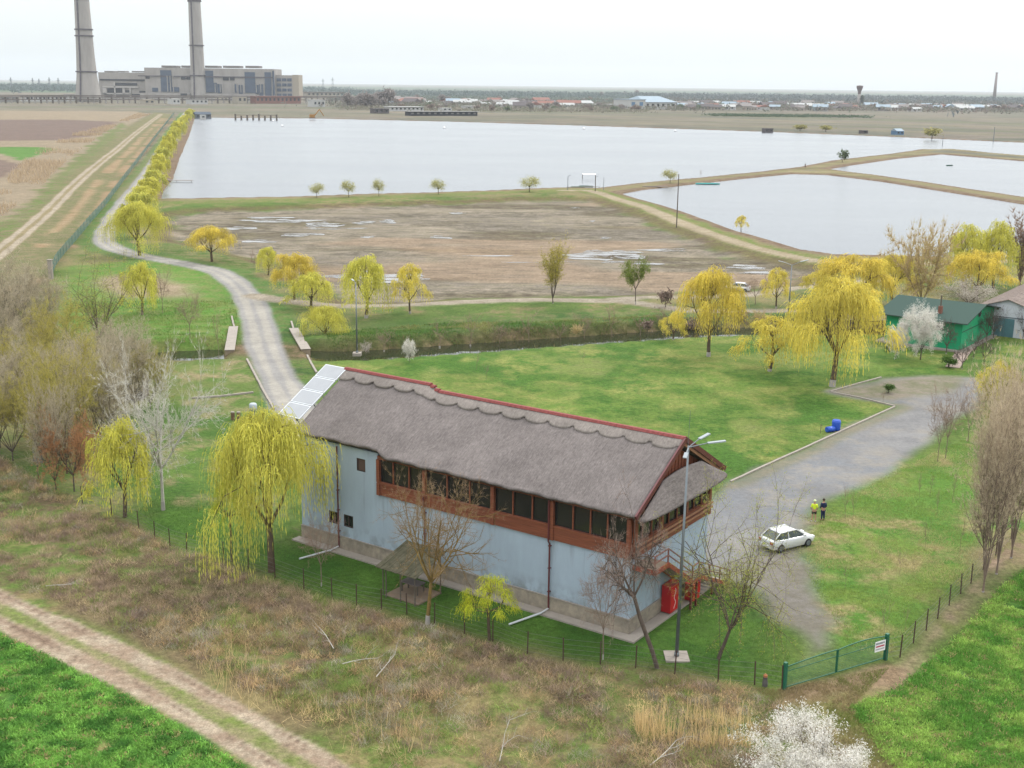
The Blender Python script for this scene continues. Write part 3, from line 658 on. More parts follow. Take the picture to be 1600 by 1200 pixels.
# thatch: thick slabs with an uneven skin and a ragged eave
def thatch_grid(P, nu, nv, th, name, parent, m=thm, amp=0.05):
    """P(s,t)->point; s 0..1 along, t 0..1 ridge->eave. builds a closed slab of thickness th"""
    top = np.array([[P(i/nu, j/nv) for i in range(nu+1)] for j in range(nv+1)], float)
    du = np.gradient(top, axis=1); dv = np.gradient(top, axis=0); n = np.cross(du, dv); n /= (np.linalg.norm(n, axis=2, keepdims=True)+1e-9)
    if n[..., 2].mean() < 0: n = -n
    X_, Y_ = top[..., 0], top[..., 1]
    nz = (fbm(X_*1.0+3, Y_*1.0, 1.3, 5, 3)-0.5)*amp*2.2+(fbm(X_, Y_, 4.5, 15, 2)-.5)*amp*3
    up = top+n*nz[..., None]; lo = top-n*th
    V = np.concatenate([up.reshape(-1, 3), lo.reshape(-1, 3)]); w = nu+1; N2 = w*(nv+1); F = []
    for j in range(nv):
        for i in range(nu):
            a = j*w+i; F.append((a, a+1, a+1+w, a+w)); F.append((N2+a, N2+a+w, N2+a+1+w, N2+a+1))
    for i in range(nu):
        F.append((i, N2+i, N2+i+1, i+1)); a = nv*w+i; F.append((a, a+1, N2+a+1, N2+a))
    for j in range(nv):
        a = j*w; F.append((a, a+w, N2+a+w, N2+a)); a = j*w+nu; F.append((a, N2+a, N2+a+w, a+w))
    me = raw_mesh(name, V, F, [m], smooth=False)
    import bmesh
    bm = bmesh.new(); bm.from_mesh(me); bmesh.ops.recalc_face_normals(bm, faces=bm.faces); bm.to_mesh(me); bm.free()
    return link(name, me, parent)
def eave_w(u): return 0.05*math.sin(u*1.7)+0.04*math.sin(u*4.1+1)
def Pf(side):
    def P(s, t):
        u = 0.34+s*(30.35-0.34); l = lift(u)
        ev = (0.10 if u < 21.5 else 0.10+0.3*float(sm(21.5, 22.3, u)))
        xe = ev if side > 0 else 2*RV-ev
        xx = RV+(xe-RV)*t; z = RZ+l+(8.55+l*0.75-RZ-l)*t+0.12*math.sin(math.pi*t)
        if t > 0.93: z += eave_w(u)*(t-.93)/.07
        return (xx, u, z)
    return P
tag(thatch_grid(Pf(1), 150, 44, 0.24, 'roof', bld), 'brown-grey thatched roof slope facing the drone')
thatch_grid(Pf(-1), 90, 26, 0.36, 'roof', bld)
# ridge cap with scalloped edge
def scal(u):
    p = 2.05; q = ((u-0.4) % p)/p
    s = 0.5*math.sqrt(max(0, 1-(2*q-1)**2))
    if q < .07 or q > .93: s = .12
    return s
for side in (1, -1):
    def Pc(s, t, side=side):
        u = 0.3+s*(30.4-0.3); l = lift(u); dd = (0.72+scal(u))*t
        xx = RV-side*dd*0.86; z = RZ+l-dd*0.52+0.2
        return (xx, u, z+0.06*math.sin(math.pi*t))
    thatch_grid(Pc, 420, 8, 0.26, 'ridge_cap', bld, m=thm2, amp=0.015)
rt = MB(); u = 0.2
while u < 30.5:
    l = lift(u+.2)
    rt.prism([(RV-.24, RZ+.14+l), (RV-.12, RZ+.3+l), (RV+.12, RZ+.3+l), (RV+.24, RZ+.14+l)], 'y', u, u+.385); u += .4
rt.build('ridge_tiles', redtile, bld)
# gable ends: barge boards, recessed wooden gable, thatched skirt roof
for end in (0, 1):
    ue = 0.18 if end == 0 else 30.52
    sg = 1 if end == 0 else -1
    l = lift(ue)
    for side in ((1, -1) if end == 0 else ()):
        bb = MB()
        p0 = (RV, ue, RZ+l+.12); p1 = (RV-side*6.45, ue, 8.52+l*.75)
        bb.bar(p0, p1, .12, .34); bb.build('barge_board', redm, bld)
        bb = MB(); bb.bar((RV, ue+sg*.14, RZ+l-.22), (RV-side*6.2, ue+sg*.14, 8.34+l*.75), .12, .2); bb.build('rafter_board', woodl, bld)
    g = MB(); ug = ue+sg*0.75
    g.prism([(RV-4.6, 9.2+l), (RV+4.6, 9.2+l), (RV, 11.6+l)], 'y', ug-.04, ug+.04)
    for k in range(-9, 10):
        h = 11.6+l-abs(k)*.46*.53
        g.box(RV+k*.46-.03, RV+k*.46+.03, ug-sg*.07-.02, ug-sg*.07+.02, 9.3+l, h-.08)
    g.build('gable_wall', woodm, bld)
    def Pk(s, t, ue=ue, sg=sg, l=l):
        v = 2*s-1                                         # -1..1 across
        tw = 2.75; bw = 6.25
        hw = tw+(bw-tw)*t
        bul = math.sqrt(max(0, 1-abs(v)**6))
        zt = 10.2-0.2*v*v; zb = 8.2+0.12*abs(v)**8
        u = ue+sg*(0.10)-sg*(0.85*t*(0.25+0.75*bul))
        return (RV+v*hw, u, l+zt+(zb-zt)*t)
    tag(thatch_grid(Pk, 40, 14, 0.3, 'roof_skirt', bld, amp=0.035), 'small thatched skirt roof below the gable')
# outside staircase on the end wall (runs across, x)
st = MB()
zl = 4.85
ux0, ux1 = -0.75, 0.86
st.box(1.1, 2.9, ux0, ux1, zl-.12, zl)
s1 = (2.9, zl, 6.6, 2.4); s2 = (7.6, 2.4, 12.7, 0.12)
st.box(6.6, 7.6, ux0, ux1, 2.28, 2.4)
st.bar((2.85, (ux0+ux1)/2, zl-.2), (6.65, (ux0+ux1)/2, 2.2), .3, .1)
sto = st.build('staircase', M_('stair_concrete', S(176, 160, 140), 0.8, noise=.2, nscale=2), bld)
t_ = MB()
for (xa, za, xb, zb) in (s1, s2):
    n = int(round((za-zb)/.17))
    for k in range(1, n): t_.box(xa+(xb-xa)*(k-.5)/n-.15, xa+(xb-xa)*(k-.5)/n+.15, ux0+.07, ux1-.07, za-(za-zb)*k/n-.04, za-(za-zb)*k/n)
t_.build('tread', M_('stair_concrete', (1,1,1)), sto)
sm_ = MB()
for uu in (ux0, ux1-.06):
    for (xa, za, xb, zb) in (s1, s2): sm_.bar((xa, uu+.03, za-.12), (xb, uu+.03, zb-.12), .06, .3)
    sm_.box(6.6, 7.6, uu, uu+.06, 2.05, 2.27)
sm_.box(1.04, 2.9, ux0-.07, ux0-.005, zl-.32, zl+.02); sm_.box(1.04, 1.1, ux0, ux1, zl-.32, zl+.02)
sm_.build('stringer', M_('rusty_red_steel', (0.24, 0.06, 0.035), 0.6, noise=.3, nscale=4), sto)
rl = MB()
path = [(1.1, zl), (2.9, zl), (6.6, 2.4), (7.6, 2.4), (12.7, .12)]
for i in range(4):
    (xa, za), (xb, zb) = path[i], path[i+1]
    for h in (.5, .95): rl.bar((xa, ux0+.02, za+h), (xb, ux0+.02, zb+h), .075, .075)
for (xx, zz) in path[:-1]+[(4.75, 3.6), (9.3, 1.64), (11, .88), (12.7, .12)]: rl.box(xx-.045, xx+.045, ux0-.015, ux0+.065, zz-.1, zz+.95)
for h in (.5, .95): rl.bar((1.1, ux0, zl+h), (1.1, ux1, zl+h), .045, .045)
rl.build('railing', M_('railing_paint', (0.17, 0.075, 0.06), 0.5), sto)
for xx in (6.7, 7.5, 10.0): MB().box(xx-.06, xx+.06, ux0+.05, ux0+.17, .12, {1.3: zl-.12, 2.8: zl-.12, 6.7: 2.28, 7.5: 2.28, 10.0: 1.1}[xx]).build('support', redm, sto)

# red drinks coolers under the stair
def world(p):                                            # local building coordinates -> world
    q = BA+UU*p[1]+VV*p[0]; return (q[0], q[1], p[2])
cool = empty('drinks_cooler', world((5.9, .45, .12)), GTH-math.pi/2, 'tall red drinks cooler standing against the end wall under the stairs', 'cooler')
redp = M_('red_paint', (0.36, 0.014, 0.018), 0.35, 0.4); whp = M_('white_paint', (0.62, 0.62, 0.62), 0.5)
MB().box(-.75, .75, -.36, .36, .05, 2.0).build('cabinet', redp, cool, bevel=.03)
MB().box(-.7, .7, -.385, -.362, .16, 1.93).build('door', M_('red_door', (0.42, 0.02, 0.024), 0.25, 0.5), cool)
sw = MB(); pts = [(-.2+.11*math.sin(i*.9), 1.75-i*.12) for i in range(13)]
for i in range(12): sw.bar((pts[i][0], -.392, pts[i][1]), (pts[i+1][0], -.392, pts[i+1][1]), .012, .03)
sw.build('wavy_stripe', whp, cool)
MB().box(.6, .64, -.43, -.387, .7, 1.3).build('handle', metg, cool)
c2 = empty('drinks_cooler', world((8.4, .1, .12)), GTH-math.pi/2, 'shorter red drinks cooler beyond the tall one, half behind twigs', 'cooler')
MB().box(-.5, .5, -.36, .36, .05, 1.25).build('cabinet', redp, c2, bevel=.05)
MB().box(-.46, .46, -.385, -.362, .5, 1.1).build('door', M_('red_door', (1,1,1)), c2)
MB().box(-.55, .55, -.4, .38, 1.252, 1.31).build('lid', M_('red_door', (1,1,1)), c2)

# solar collectors on a frame beyond the left gable
sol = empty('solar_panel_row', world((1.0, 31.0, 0)), GTH-math.pi/2, 'sloping row of four solar collectors beyond the left roof end', 'solar panels')
frm = M_('white_aluminium', (0.5, 0.52, 0.54), 0.4, 0.4); pnl = M_('collector_glass', S(196, 200, 204), 0.3, 0.5, noise=.1, nscale=1)
pa = Vector((0.45, -0.1, 9.45)); pb_ = Vector((6.4, 0.25, 12.4)); wv = Vector((0.02, 2.35, 0.0))
dv = (pb_-pa)/4
nrm = dv.cross(wv).normalized(); nrm = nrm if nrm.z > 0 else -nrm
def slab4(a, e1, e2, t0, t1):
    q = MB(); vs = [a+nrm*t0, a+e1+nrm*t0, a+e1+e2+nrm*t0, a+e2+nrm*t0]; vs += [v+nrm*(t1-t0) for v in vs]
    q.add(vs, [(0, 3, 2, 1), (4, 5, 6, 7), (0, 1, 5, 4), (1, 2, 6, 5), (2, 3, 7, 6), (3, 0, 4, 7)]); return q
for k in range(4):
    a = pa+dv*k+dv*.02
    po = slab4(a, dv*.95, wv, 0, .09).build('panel', frm, sol)
    slab4(a+dv*.05+wv*.035, dv*.85, wv*.93, .092, .105).build('glass', pnl, po)
fr = MB()
for yy_ in (.3, 2.0):
    fr.bar((pa.x, yy_, pa.z-.12), (pb_.x, yy_+.3, pb_.z-.12), .08, .1)
    for tt in (.02, .5, .98):
        p = pa+(pb_-pa)*tt; fr.bar((p.x, yy_-1.2, p.z-1.6), (p.x, yy_, p.z-.1), .06, .06)
fr.build('frame', metg, sol)

# ------------------------------------------------------------------ shelter by the front wall
gz = empty('garden_shelter', world((-2.4, 16.4, 0)), GTH-math.pi/2, 'small open shelter with a mossy slatted roof and thin posts by the blue wall', 'shelter')
MB().box(-1.3, 1.3, -1.5, 1.5, -.1, .09).build('floor_slab', M_('tan_concrete', S(178, 156, 134), .9, noise=.2, nscale=2), gz)
pm = M_('weathered_post', (0.09, 0.075, 0.06), .8)
for (px_, py_) in ((-1.5, -1.4), (-1.5, -.1), (-1.5, 1.2), (1.2, -1.5), (1.2, 1.5), (-1.3, 1.65)):
    MB().tube((px_, py_, 0), (px_, py_, 2.25+(px_+1.5)*.27), .05, .045, 6).build('post', pm, gz)
rf = MB()
for k in range(17):
    y0 = -1.75+k*.215
    dz = 0.02*math.sin(k*2.1)
    rf.bar((-1.85, y0+.1, 2.22+dz), (1.6, y0+.1, 3.12+dz), .205, .035)
rf.bar((-1.6, -1.7, 2.22), (-1.6, 1.8, 2.22), .08, .1); rf.bar((1.3, -1.7, 2.95), (1.3, 1.8, 2.95), .08, .1)
rf.build('roof', M_('mossy_boards', S(132, 126, 104), .9, noise=.35, nscale=2, col2=S(84, 84, 62)), gz)
tb = empty('garden_table', world((-2.2, 16.6, .09)), GTH-math.pi/2, 'grey table beneath the mossy slatted shelter', 'table')
MB().box(-.45, .45, -.8, .8, .7, .76).build('table_top', M_('table_grey', S(150, 140, 136), .8), tb)
for (a, c) in ((-.35, -.7), (.35, -.7), (-.35, .7), (.35, .7)): MB().box(a-.04, a+.04, c-.04, c+.04, 0, .7).build('leg', pm, tb)

# ------------------------------------------------------------------ street lamps and poles
def lamp(px, py, h, label, heads, group='steel lamp posts', slabw=1.1, tilt=0):
    p = GP(px, py); t = empty('lamp_post', (p[0], p[1], p[2]), 0, label, 'lamp post', group)
    MB().box(-slabw/2, slabw/2, -slabw/2, slabw/2, -.3, .1).build('base', concm, t)
    q = MB(); q.tube((0, 0, .1), (tilt*h, 0, h), .12, .055, 12); q.tube((0, 0, .1), (0, 0, .35), .16, .15, 12); q.build('pole', metg, t, smooth=True)
    for (ang, up, ln) in heads:
        a = math.radians(ang); dx, dy = math.cos(a), math.sin(a)
        ar = MB(); ar.tube((tilt*h, 0, h-.1), (tilt*h+dx*ln*.6, dy*ln*.6, h+up*.6), .04, .035, 8)
        ao = ar.build('arm', metg, t)
        hd = MB(); hd.bar((tilt*h+dx*ln*.6, dy*ln*.6, h+up*.6), (tilt*h+dx*ln*1.15, dy*ln*1.15, h+up), .24, .07); hd.build('lamp_head', M_('lamp_head', S(190, 200, 206), .4, .4), ao)
    return t
lp = lamp(1057, 1027, 13.9, 'tall grey lamp post with three lamp arms at the near corner of the blue building', [(40, .45, 1.6), (8, .25, 2.0), (250, -.5, .8)], slabw=1.5, tilt=.008)
MB().tube((.08, 0, 13.9), (.13, 0, 16.1), .015, .01, 5).build('antenna', metg, lp)
lamp(558, 552, 9.4, 'slim grey lamp post standing beside the channel left of the lawn', [(120, .3, 1.2)])
lamp(1231, 508, 9.0, 'grey lamp post with two arms between the lawn willows', [(10, .7, 2.2), (170, .5, 1.7)])
def pole(px, py, ytop, label, r=.11, m=None, arms=0, lampy=False, name='utility_pole', group=None, cat='pole'):
    p = GP(px, py); h = height_to(p, ytop); t = empty(name, tuple(p), 0, label, cat, group)
    MB().tube((0, 0, -.2), (0, 0, h), r, r*.7, 7).build('shaft', m or pm, t)
    if arms: MB().box(-.7, .7, -.05, .05, h-.5, h-.4).build('cross_arm', pm, t)
    if lampy: MB().bar((0, 0, h-.05), (.9, .2, h+.25), .25, .1).build('lamp_head', metg, t)
    return t
pole(1057, 355, 272, 'tall dark wooden pole on the embankment of the near pond', .16)
pole(887, 297, 275, 'thin lamp pole on the dam left of the parked boats', .12, metg, lampy=True)
pole(930, 299, 276, 'dark pole with lamp at the fork of the dam track', .16, lampy=True)
pole(943, 297, 277, 'thinnest pole at the pond edge just right of the dam fork', .09, metg)
pole(1472, 232, 212, 'thin pole standing on the far dike corner', .2, metg)
pole(1552, 222, 198, 'thin pole on the far shore right of the blue fishing hut', .25, metg)

# ------------------------------------------------------------------ perimeter fence, green mesh fence, gate
fp = M_('rusty_fence_post', (0.055, 0.032, 0.026), .8); wirem = M_('fence_wire', (0.10, 0.10, 0.09), .5)
def fence(pts, label, h=1.55, name='wire_fence'):
    P = [GP(*p) for p in pts]; c = P[len(P)//2]; t = empty(name, tuple(c), 0, label, 'fence')
    wr = MB()
    for i, p in enumerate(P):
        q = MB(); q.tube((p[0]-c[0], p[1]-c[1], p[2]-c[2]-.3), (p[0]-c[0]+rnd.uniform(-.05, .05), p[1]-c[1]+rnd.uniform(-.05, .05), p[2]-c[2]+h), .045, .04, 6); q.build('fence_post', fp, t)
        if i:
            a = P[i-1]
            for hh in (.2, .5, .8, 1.1, 1.45): wr.tube((a[0]-c[0], a[1]-c[1], a[2]-c[2]+hh), (p[0]-c[0], p[1]-c[1], p[2]-c[2]+hh), .008, n=3, cap=False)
    wr.build('wire', wirem, t)
fence(FENCE, 'long wire fence on thin rusty posts along the brush in front of the blue building')
fence(FENCE_R, 'short wire fence on rusty posts running from the green gate to the bare poplars')
gp = M_('green_gate_paint', S(48, 128, 98), .45, .4); gw = M_('green_wire', S(74, 140, 112), .5)
gl = GP(1225, 1077); gr = GP(1383, 1031); gv = Vector(gr-gl); gL = math.hypot(gv.x, gv.y); ga = math.atan2(gv.y, gv.x)
gt = empty('green_gate', tuple(gl), ga, 'two-leaf green mesh gate with a white sign on its right post', 'gate')
for xx, hh in ((0, 1.75), (gL, 1.75)):
    MB().box(xx-.1, xx+.1, -.1, .1, -.2, hh).build('gate_post', gp, gt)
for (xa, xb, flip) in ((.14, gL*.5-.05, 0), (gL*.5+.05, gL-.14, 1)):
    lf = MB(); n = 10
    def topz(x, xa=xa, xb=xb, flip=flip):
        q = (x-xa)/(xb-xa); q = 1-q if flip else q
        return 1.45+.18*math.sin(q*math.pi*.5) if not flip else 1.6+.15*math.sin(q*math.pi)
    for i in range(n):
        a = xa+(xb-xa)*i/n; c = xa+(xb-xa)*(i+1)/n; lf.bar((a, 0, topz(a)), (c, 0, topz(c)), .05, .05)
    lf.bar((xa, 0, .12), (xb, 0, .12), .05, .05); lf.bar((xa, 0, 1.15), (xb, 0, 1.2), .035, .035)
    lf.bar((xa, 0, .1), (xa, 0, topz(xa)), .05, .05); lf.bar((xb, 0, .1), (xb, 0, topz(xb)), .05, .05)
    lo = lf.build('gate_leaf', gp, gt)
    me_ = MB(); k = 0
    xx = xa
    while xx < xb: me_.tube((xx, 0, .12), (xx, 0, topz(xx)), .007, n=3, cap=False); xx += .10
    zz = .22
    while zz < 1.45: me_.tube((xa, .004, zz), (xb, .004, zz), .006, n=3, cap=False); zz += .12
    me_.build('mesh_infill', gw, lo)
sg_ = MB(); sg_.box(gL-1.05, gL-.16, -.06, -.045, .72, 1.42); so = sg_.build('sign', M_('sign_white', (.62, .62, .62), .5), gt)
mk = MB(); rg = random.Random(5)
for k in range(7): x0 = gL-1.0+k*.11; mk.box(x0, x0+.07, -.064, -.061, 1.2, 1.33)
mk.build('lettering', M_('sign_dark', (.06, .07, .09), .6), so)
mk = MB(); mk.box(gL-.98, gL-.25, -.064, -.061, 1.02, 1.12); mk.build('red_line', M_('sign_red', (.35, .04, .07), .6), so)
mk = MB()
for k in range(9): x0 = gL-.98+k*.085; mk.box(x0, x0+.05, -.064, -.061, .84, .92)
mk.build('small_lettering', M_('sign_dark', (1,1,1)), so)
# small figure-like stump by the fence
p = GP(1195, 1072); t = empty('wooden_post_stump', tuple(p), 0, 'short grey stump with an orange top beside the green gate', 'stump')
MB().lathe([(.16, -.1), (.17, .2), (.13, .45), (.15, .6)], 9).build('trunk', M_('grey_bark', (.08, .075, .07), .9), t)
MB().lathe([(.12, .602), (.13, .72), (.05, .8)], 9).build('cap', M_('orange_cap', (.3, .12, .05), .8), t)
# green mesh fence beside the gravel road
gm = M_('green_mesh', S(92, 136, 122), .6); GFP = spline(pix([(82, 432), (88, 414), (110, 386), (135, 356), (165, 321), (190, 287), (225, 240), (248, 209), (272, 178)]), 6)
c = GFP[0]; t = empty('green_mesh_fence', (c[0], c[1], 0), 0, 'long blue-green mesh fence running along the gravel road to the power plant', 'fence')
n = len(GFP); dist = [0]
for i in range(1, n): dist.append(dist[-1]+np.linalg.norm(GFP[i]-GFP[i-1]))
npost = 90
for k in range(npost):
    d = dist[-1]*(k/(npost-1))**1.6; i = min(n-2, max(0, int(np.searchsorted(dist, d))-1)); q = (d-dist[i])/(dist[i+1]-dist[i]); p = GFP[i]*(1-q)+GFP[i+1]*q
    z = float(hz(p[0], p[1])[0]); MB().box(p[0]-c[0]-.04, p[0]-c[0]+.04, p[1]-c[1]-.04, p[1]-c[1]+.04, z-.3, z+2.0).build('fence_post', gm, t)
mb = MB()
for i in range(n-1):
    a, b2 = GFP[i], GFP[i+1]; za = float(hz(a[0], a[1])[0]); zb = float(hz(b2[0], b2[1])[0]); z = .1
    while z < 1.95:
        mb.bar((a[0]-c[0], a[1]-c[1], za+z), (b2[0]-c[0], b2[1]-c[1], zb+z), .02, .055); z += .115
mb.build('mesh_infill', gm, t)

# ------------------------------------------------------------------ kerbs, culvert walls, small stuff
def kerb(pts, label, w_=.22, h_=.14, name='kerb', m=None):
    P = [GP(*p) for p in pts]; c = P[0]; b = MB()
    for i in range(len(P)-1):
        a, d = P[i], P[i+1]; L = np.linalg.norm(d-a); n = max(1, int(L/1.2))
        for k in range(n):
            p = a+(d-a)*k/n; q = a+(d-a)*(k+.985)/n; j = rnd.uniform(-.02, .02)
            b.bar((p[0]-c[0]+j, p[1]-c[1], p[2]-c[2]+h_/2-.02), (q[0]-c[0]+j, q[1]-c[1], q[2]-c[2]+h_/2-.02), w_, h_)
    o = b.build(name, m or concm, None, loc=tuple(c)); tag(o, label, 'kerb'); return o
kerb([(1142, 753), (1200, 726), (1260, 699), (1330, 667), (1398, 636)], 'long pale kerb between the lawn and the grey gravel yard')
kerb([(1398, 635), (1345, 622), (1298, 613)], 'pale kerb on the lawn side of the small brown parking bay')
kerb([(1298, 612), (1340, 600), (1377, 590)], 'pale kerb at the back of the small brown parking bay')
for (pts, lb) in (([(365, 513), (359, 552)], 'tan concrete culvert wall left of the gravel road'), ([(459, 516), (478, 552)], 'tan concrete culvert wall right of the gravel road')):
    a, d = GP(*pts[0]), GP(*pts[1]); a[2] = d[2] = 0.0
    e = (d-a); L = math.hypot(e[0], e[1]); t = empty('culvert_wall', (a[0], a[1], 0), math.atan2(e[1], e[0]), lb, 'wall')
    MB().box(0, L, -.6, .6, -2.2, .22).build('slab', M_('tan_wall', S(196, 178, 152), .9, noise=.15, nscale=1), t)
    MB().box(-.1, L+.1, -.66, .66, .222, .3).build('coping', concm, t)
for (pts, lb) in (([(386, 562), (398, 585), (412, 612), (428, 640)], 'broken row of edging stones left of the gravel road'), ([(480, 556), (487, 570), (495, 583)], 'white edging stones between the culvert wall and the solar panels'), ([(362, 495), (366, 512)], 'short white edging before the left culvert wall'), ([(455, 503), (459, 515)], 'short white edging before the right culvert wall'), ([(300, 623), (345, 620), (396, 614)], 'faint line of pale stones across the left lawn'), ([(425, 658), (436, 662), (448, 664)], 'short kerb just below the solar panels')):
    kerb(pts, lb, .25, .2, name='edging_stones')
def thing_mb(name, label, cat, px, py, rz=0, group=None):
    p = GP(px, py); return empty(name, tuple(p), rz, label, cat, group)
t = thing_mb('water_tank', 'small white tank on a leaning stand in the left garden', 'tank', 396, 650)
MB().lathe([(.05, .6), (.38, .62), (.42, .9), (.42, 1.3), (.3, 1.42), (.05, 1.45)], 14).build('tank', M_('tank_white', S(222, 232, 240), .4), t, smooth=True)
MB().bar((0, 0, 0), (.1, .1, .62), .14, .14).build('stand', concm, t)
for (px, lb) in ((364, 'left of the two short brown stumps with pale tops in the garden'), (373, 'right of the two short brown stumps with pale tops in the garden')):
    t = thing_mb('tree_stump', lb, 'stump', px, 656, 0, 'garden stumps')
    MB().lathe([(.22, -.1), (.2, .3), (.21, .8)], 10).build('trunk', M_('stump_bark', S(150, 120, 96), .9), t); MB().lathe([(.21, .802), (.19, .9)], 10).build('top', concm, t)
blue = M_('blue_plastic', (0.01, 0.06, 0.34), .4, .4)
t = thing_mb('blue_barrel', 'tall blue barrel standing at the lawn kerb', 'barrel', 1306, 672)
MB().lathe([(.42, 0), (.46, .1), (.44, .3), (.47, .45), (.44, .6), (.47, .9), (.42, 1.05)], 16).build('body', blue, t, smooth=True); MB().lathe([(.4, 1.052), (.4, 1.1), (.1, 1.12)], 16).build('lid', blue, t)
t = thing_mb('blue_barrel', 'low blue barrel lying beside the tall blue one', 'barrel', 1297, 675, .4)
q = MB(); q.tube((-.45, 0, .3), (.45, 0, .3), .3, .3, 16); q.build('body', blue, t, smooth=True)
q = MB(); q.tube((-.47, 0, .3), (-.452, 0, .3), .27, .27, 16); q.build('lid', blue, t)
q = thing_mb('garden_tap', 'thin dark standpipe left of the blue barrels', 'tap', 1282, 677); MB().tube((0, 0, 0), (0, 0, 1.0), .03).build('pipe', pm, q); MB().bar((0, 0, .9), (.15, 0, .85), .04, .04).build('spout', pm, q)

# ------------------------------------------------------------------ vegetation
def leafmat(name, rough=0.7, sss=0.0, attr='tint'):
    m = bpy.data.materials.new(name); m.use_nodes = True; N = m.node_tree.nodes; L = m.node_tree.links
    b = N['Principled BSDF']; b.inputs['Roughness'].default_value = rough; b.inputs['Specular IOR Level'].default_value = 0.12
    a = N.new('ShaderNodeAttribute'); a.attribute_name = attr; L.new(a.outputs['Color'], b.inputs['Base Color'])
    tr = N.new('ShaderNodeBsdfTranslucent'); L.new(a.outputs['Color'], tr.inputs[0]); mx = N.new('ShaderNodeMixShader'); mx.inputs[0].default_value = 0.3
    L.new(b.outputs[0], mx.inputs[1]); L.new(tr.outputs[0], mx.inputs[2]); L.new(mx.outputs[0], N['Material Output'].inputs[0])
    return m
LEAF = leafmat('foliage'); 
def bark(name, c, c2): return M_(name, c, .9, .1, noise=.3, nscale=2.5, col2=c2, bump=.01)
def rndv(rg):
    while True:
        v = Vector((rg.uniform(-1, 1), rg.uniform(-1, 1), rg.uniform(-1, 1)))
        if .1 < v.length < 1: return v.normalized()
def tubes(segs, sides=5, thin=0.012):
    """segs (p0,p1,r0,r1) -> arrays; very thin twigs become 3-sided"""
    V = []; F = []; b = 0
    segs = np.array([[*s[0], *s[1], s[2], s[3]] for s in segs], float)
    p0 = segs[:, :3]; p1 = segs[:, 3:6]; d = p1-p0; d /= np.linalg.norm(d, axis=1, keepdims=True)+1e-9
    ref = np.where(np.abs(d[:, 2:3]) < .9, np.array([[0, 0, 1.]]), np.array([[1., 0, 0]])); a = np.cross(d, ref); a /= np.linalg.norm(a, axis=1, keepdims=True); c = np.cross(d, a)
    outV = []; outF = []; off = 0
    big = segs[:, 6] > thin*2.2
    for msk, n in ((big, sides), (~big, 3)):
        k = msk.sum()
        if not k: continue
        th = np.arange(n)*2*np.pi/n
        ring = a[msk][:, None, :]*np.cos(th)[None, :, None]+c[msk][:, None, :]*np.sin(th)[None, :, None]
        A = p0[msk][:, None]+ring*segs[msk, 6][:, None, None]; B = p1[msk][:, None]+ring*segs[msk, 7][:, None, None]
        V = np.concatenate([A, B], 1).reshape(-1, 3)
        i = np.arange(k)[:, None]*2*n+off; j = np.arange(n)[None]; j2 = (j+1) % n
        F = np.stack([i+j, i+j2, i+n+j2, i+n+j], 2).reshape(-1, 4)
        outV.append(V); outF.append(F); off += len(V)
    return np.concatenate(outV), np.concatenate(outF)
def grow(rg, h=8, r=.16, trunk=.3, nmain=4, lv=3, nch=(6, 5, 4), lens=(.55, .5, .5), spread=(.75, .8, .9), up=.12, wig=.14, lean=(0, 0), main_up=.8, crook=.08):
    segs = []; tips = []
    def br(p, d, L, r0, level):
        k = 6 if level == 1 else (4 if level == 2 else 3)
        pts = [(p, r0)]; dd = d.copy()
        for i in range(k):
            dd = (dd+rndv(rg)*wig+Vector((0, 0, up))).normalized(); q = p+dd*(L/k); r2 = r0*(1-.8*(i+1)/k)+.003
            segs.append((p, q, pts[-1][1], r2, level)); p = q; pts.append((p, r2)); 
        tips.append((p, dd, level))
        if level <= lv-1 or level < lv:
            n = nch[min(level-1, len(nch)-1)]
            for c in range(n):
                t = rg.uniform(.25, 1)*(len(pts)-1); i = min(len(pts)-2, int(t)); f = t-i
                pp = pts[i][0].lerp(pts[i+1][0], f); rr = pts[i][1]*.6
                ax = rndv(rg); nd = (d*(1-spread[min(level, len(spread)-1)]*.5)+ax*spread[min(level, len(spread)-1)]).normalized()
                br(pp, nd, L*lens[min(level, len(lens)-1)]*rg.uniform(.7, 1.2), rr, level+1)
    p = Vector((0, 0, -.15)); d = Vector((lean[0], lean[1], 1)).normalized(); tp = h*trunk; k = 4; rad = r
    fork = []
    for i in range(k):
        d = (d+rndv(rg)*crook).normalized(); q = p+d*(tp/k); r2 = rad*.93
        segs.append((p, q, rad, r2, 0)); p = q; rad = r2
    for c in range(nmain):
        a = 2*math.pi*(c+rg.uniform(-.3, .3))/nmain; s = spread[0]*rg.uniform(.6, 1.15)
        nd = (Vector((math.cos(a)*s, math.sin(a)*s, main_up))+Vector((lean[0], lean[1], 0))*.75).normalized()
        br(p, nd, h*(1-trunk)*rg.uniform(.8, 1.05), rad*.62, 1)
    return segs, tips
GAIN = [1.6]
class Soup:
    def __init__(s): s.V = []; s.F = []; s.C = []; s.n = 0
    def tris(s, A, B, C, col):
        """A,B,C (k,3), col (k,3)"""
        k = len(A); s.V.append(np.stack([A, B, C], 1).reshape(-1, 3)); s.F.append(np.arange(k*3).reshape(-1, 3)+s.n); s.C.append(np.clip(np.repeat(col, 3, 0)*GAIN[0], 0, .85)); s.n += 3*k
    def mesh(s, name, m=None): return raw_mesh(name, np.concatenate(s.V), np.concatenate(s.F), [m or LEAF], {'tint': np.concatenate(s.C)})
def rdir(n, rg=NP):
    v = rg.normal(size=(n, 3)); return v/np.linalg.norm(v, axis=1, keepdims=True)
def mixc(a, b, t): return np.array(a)[None]*(1-t[:, None])+np.array(b)[None]*t[:, None]
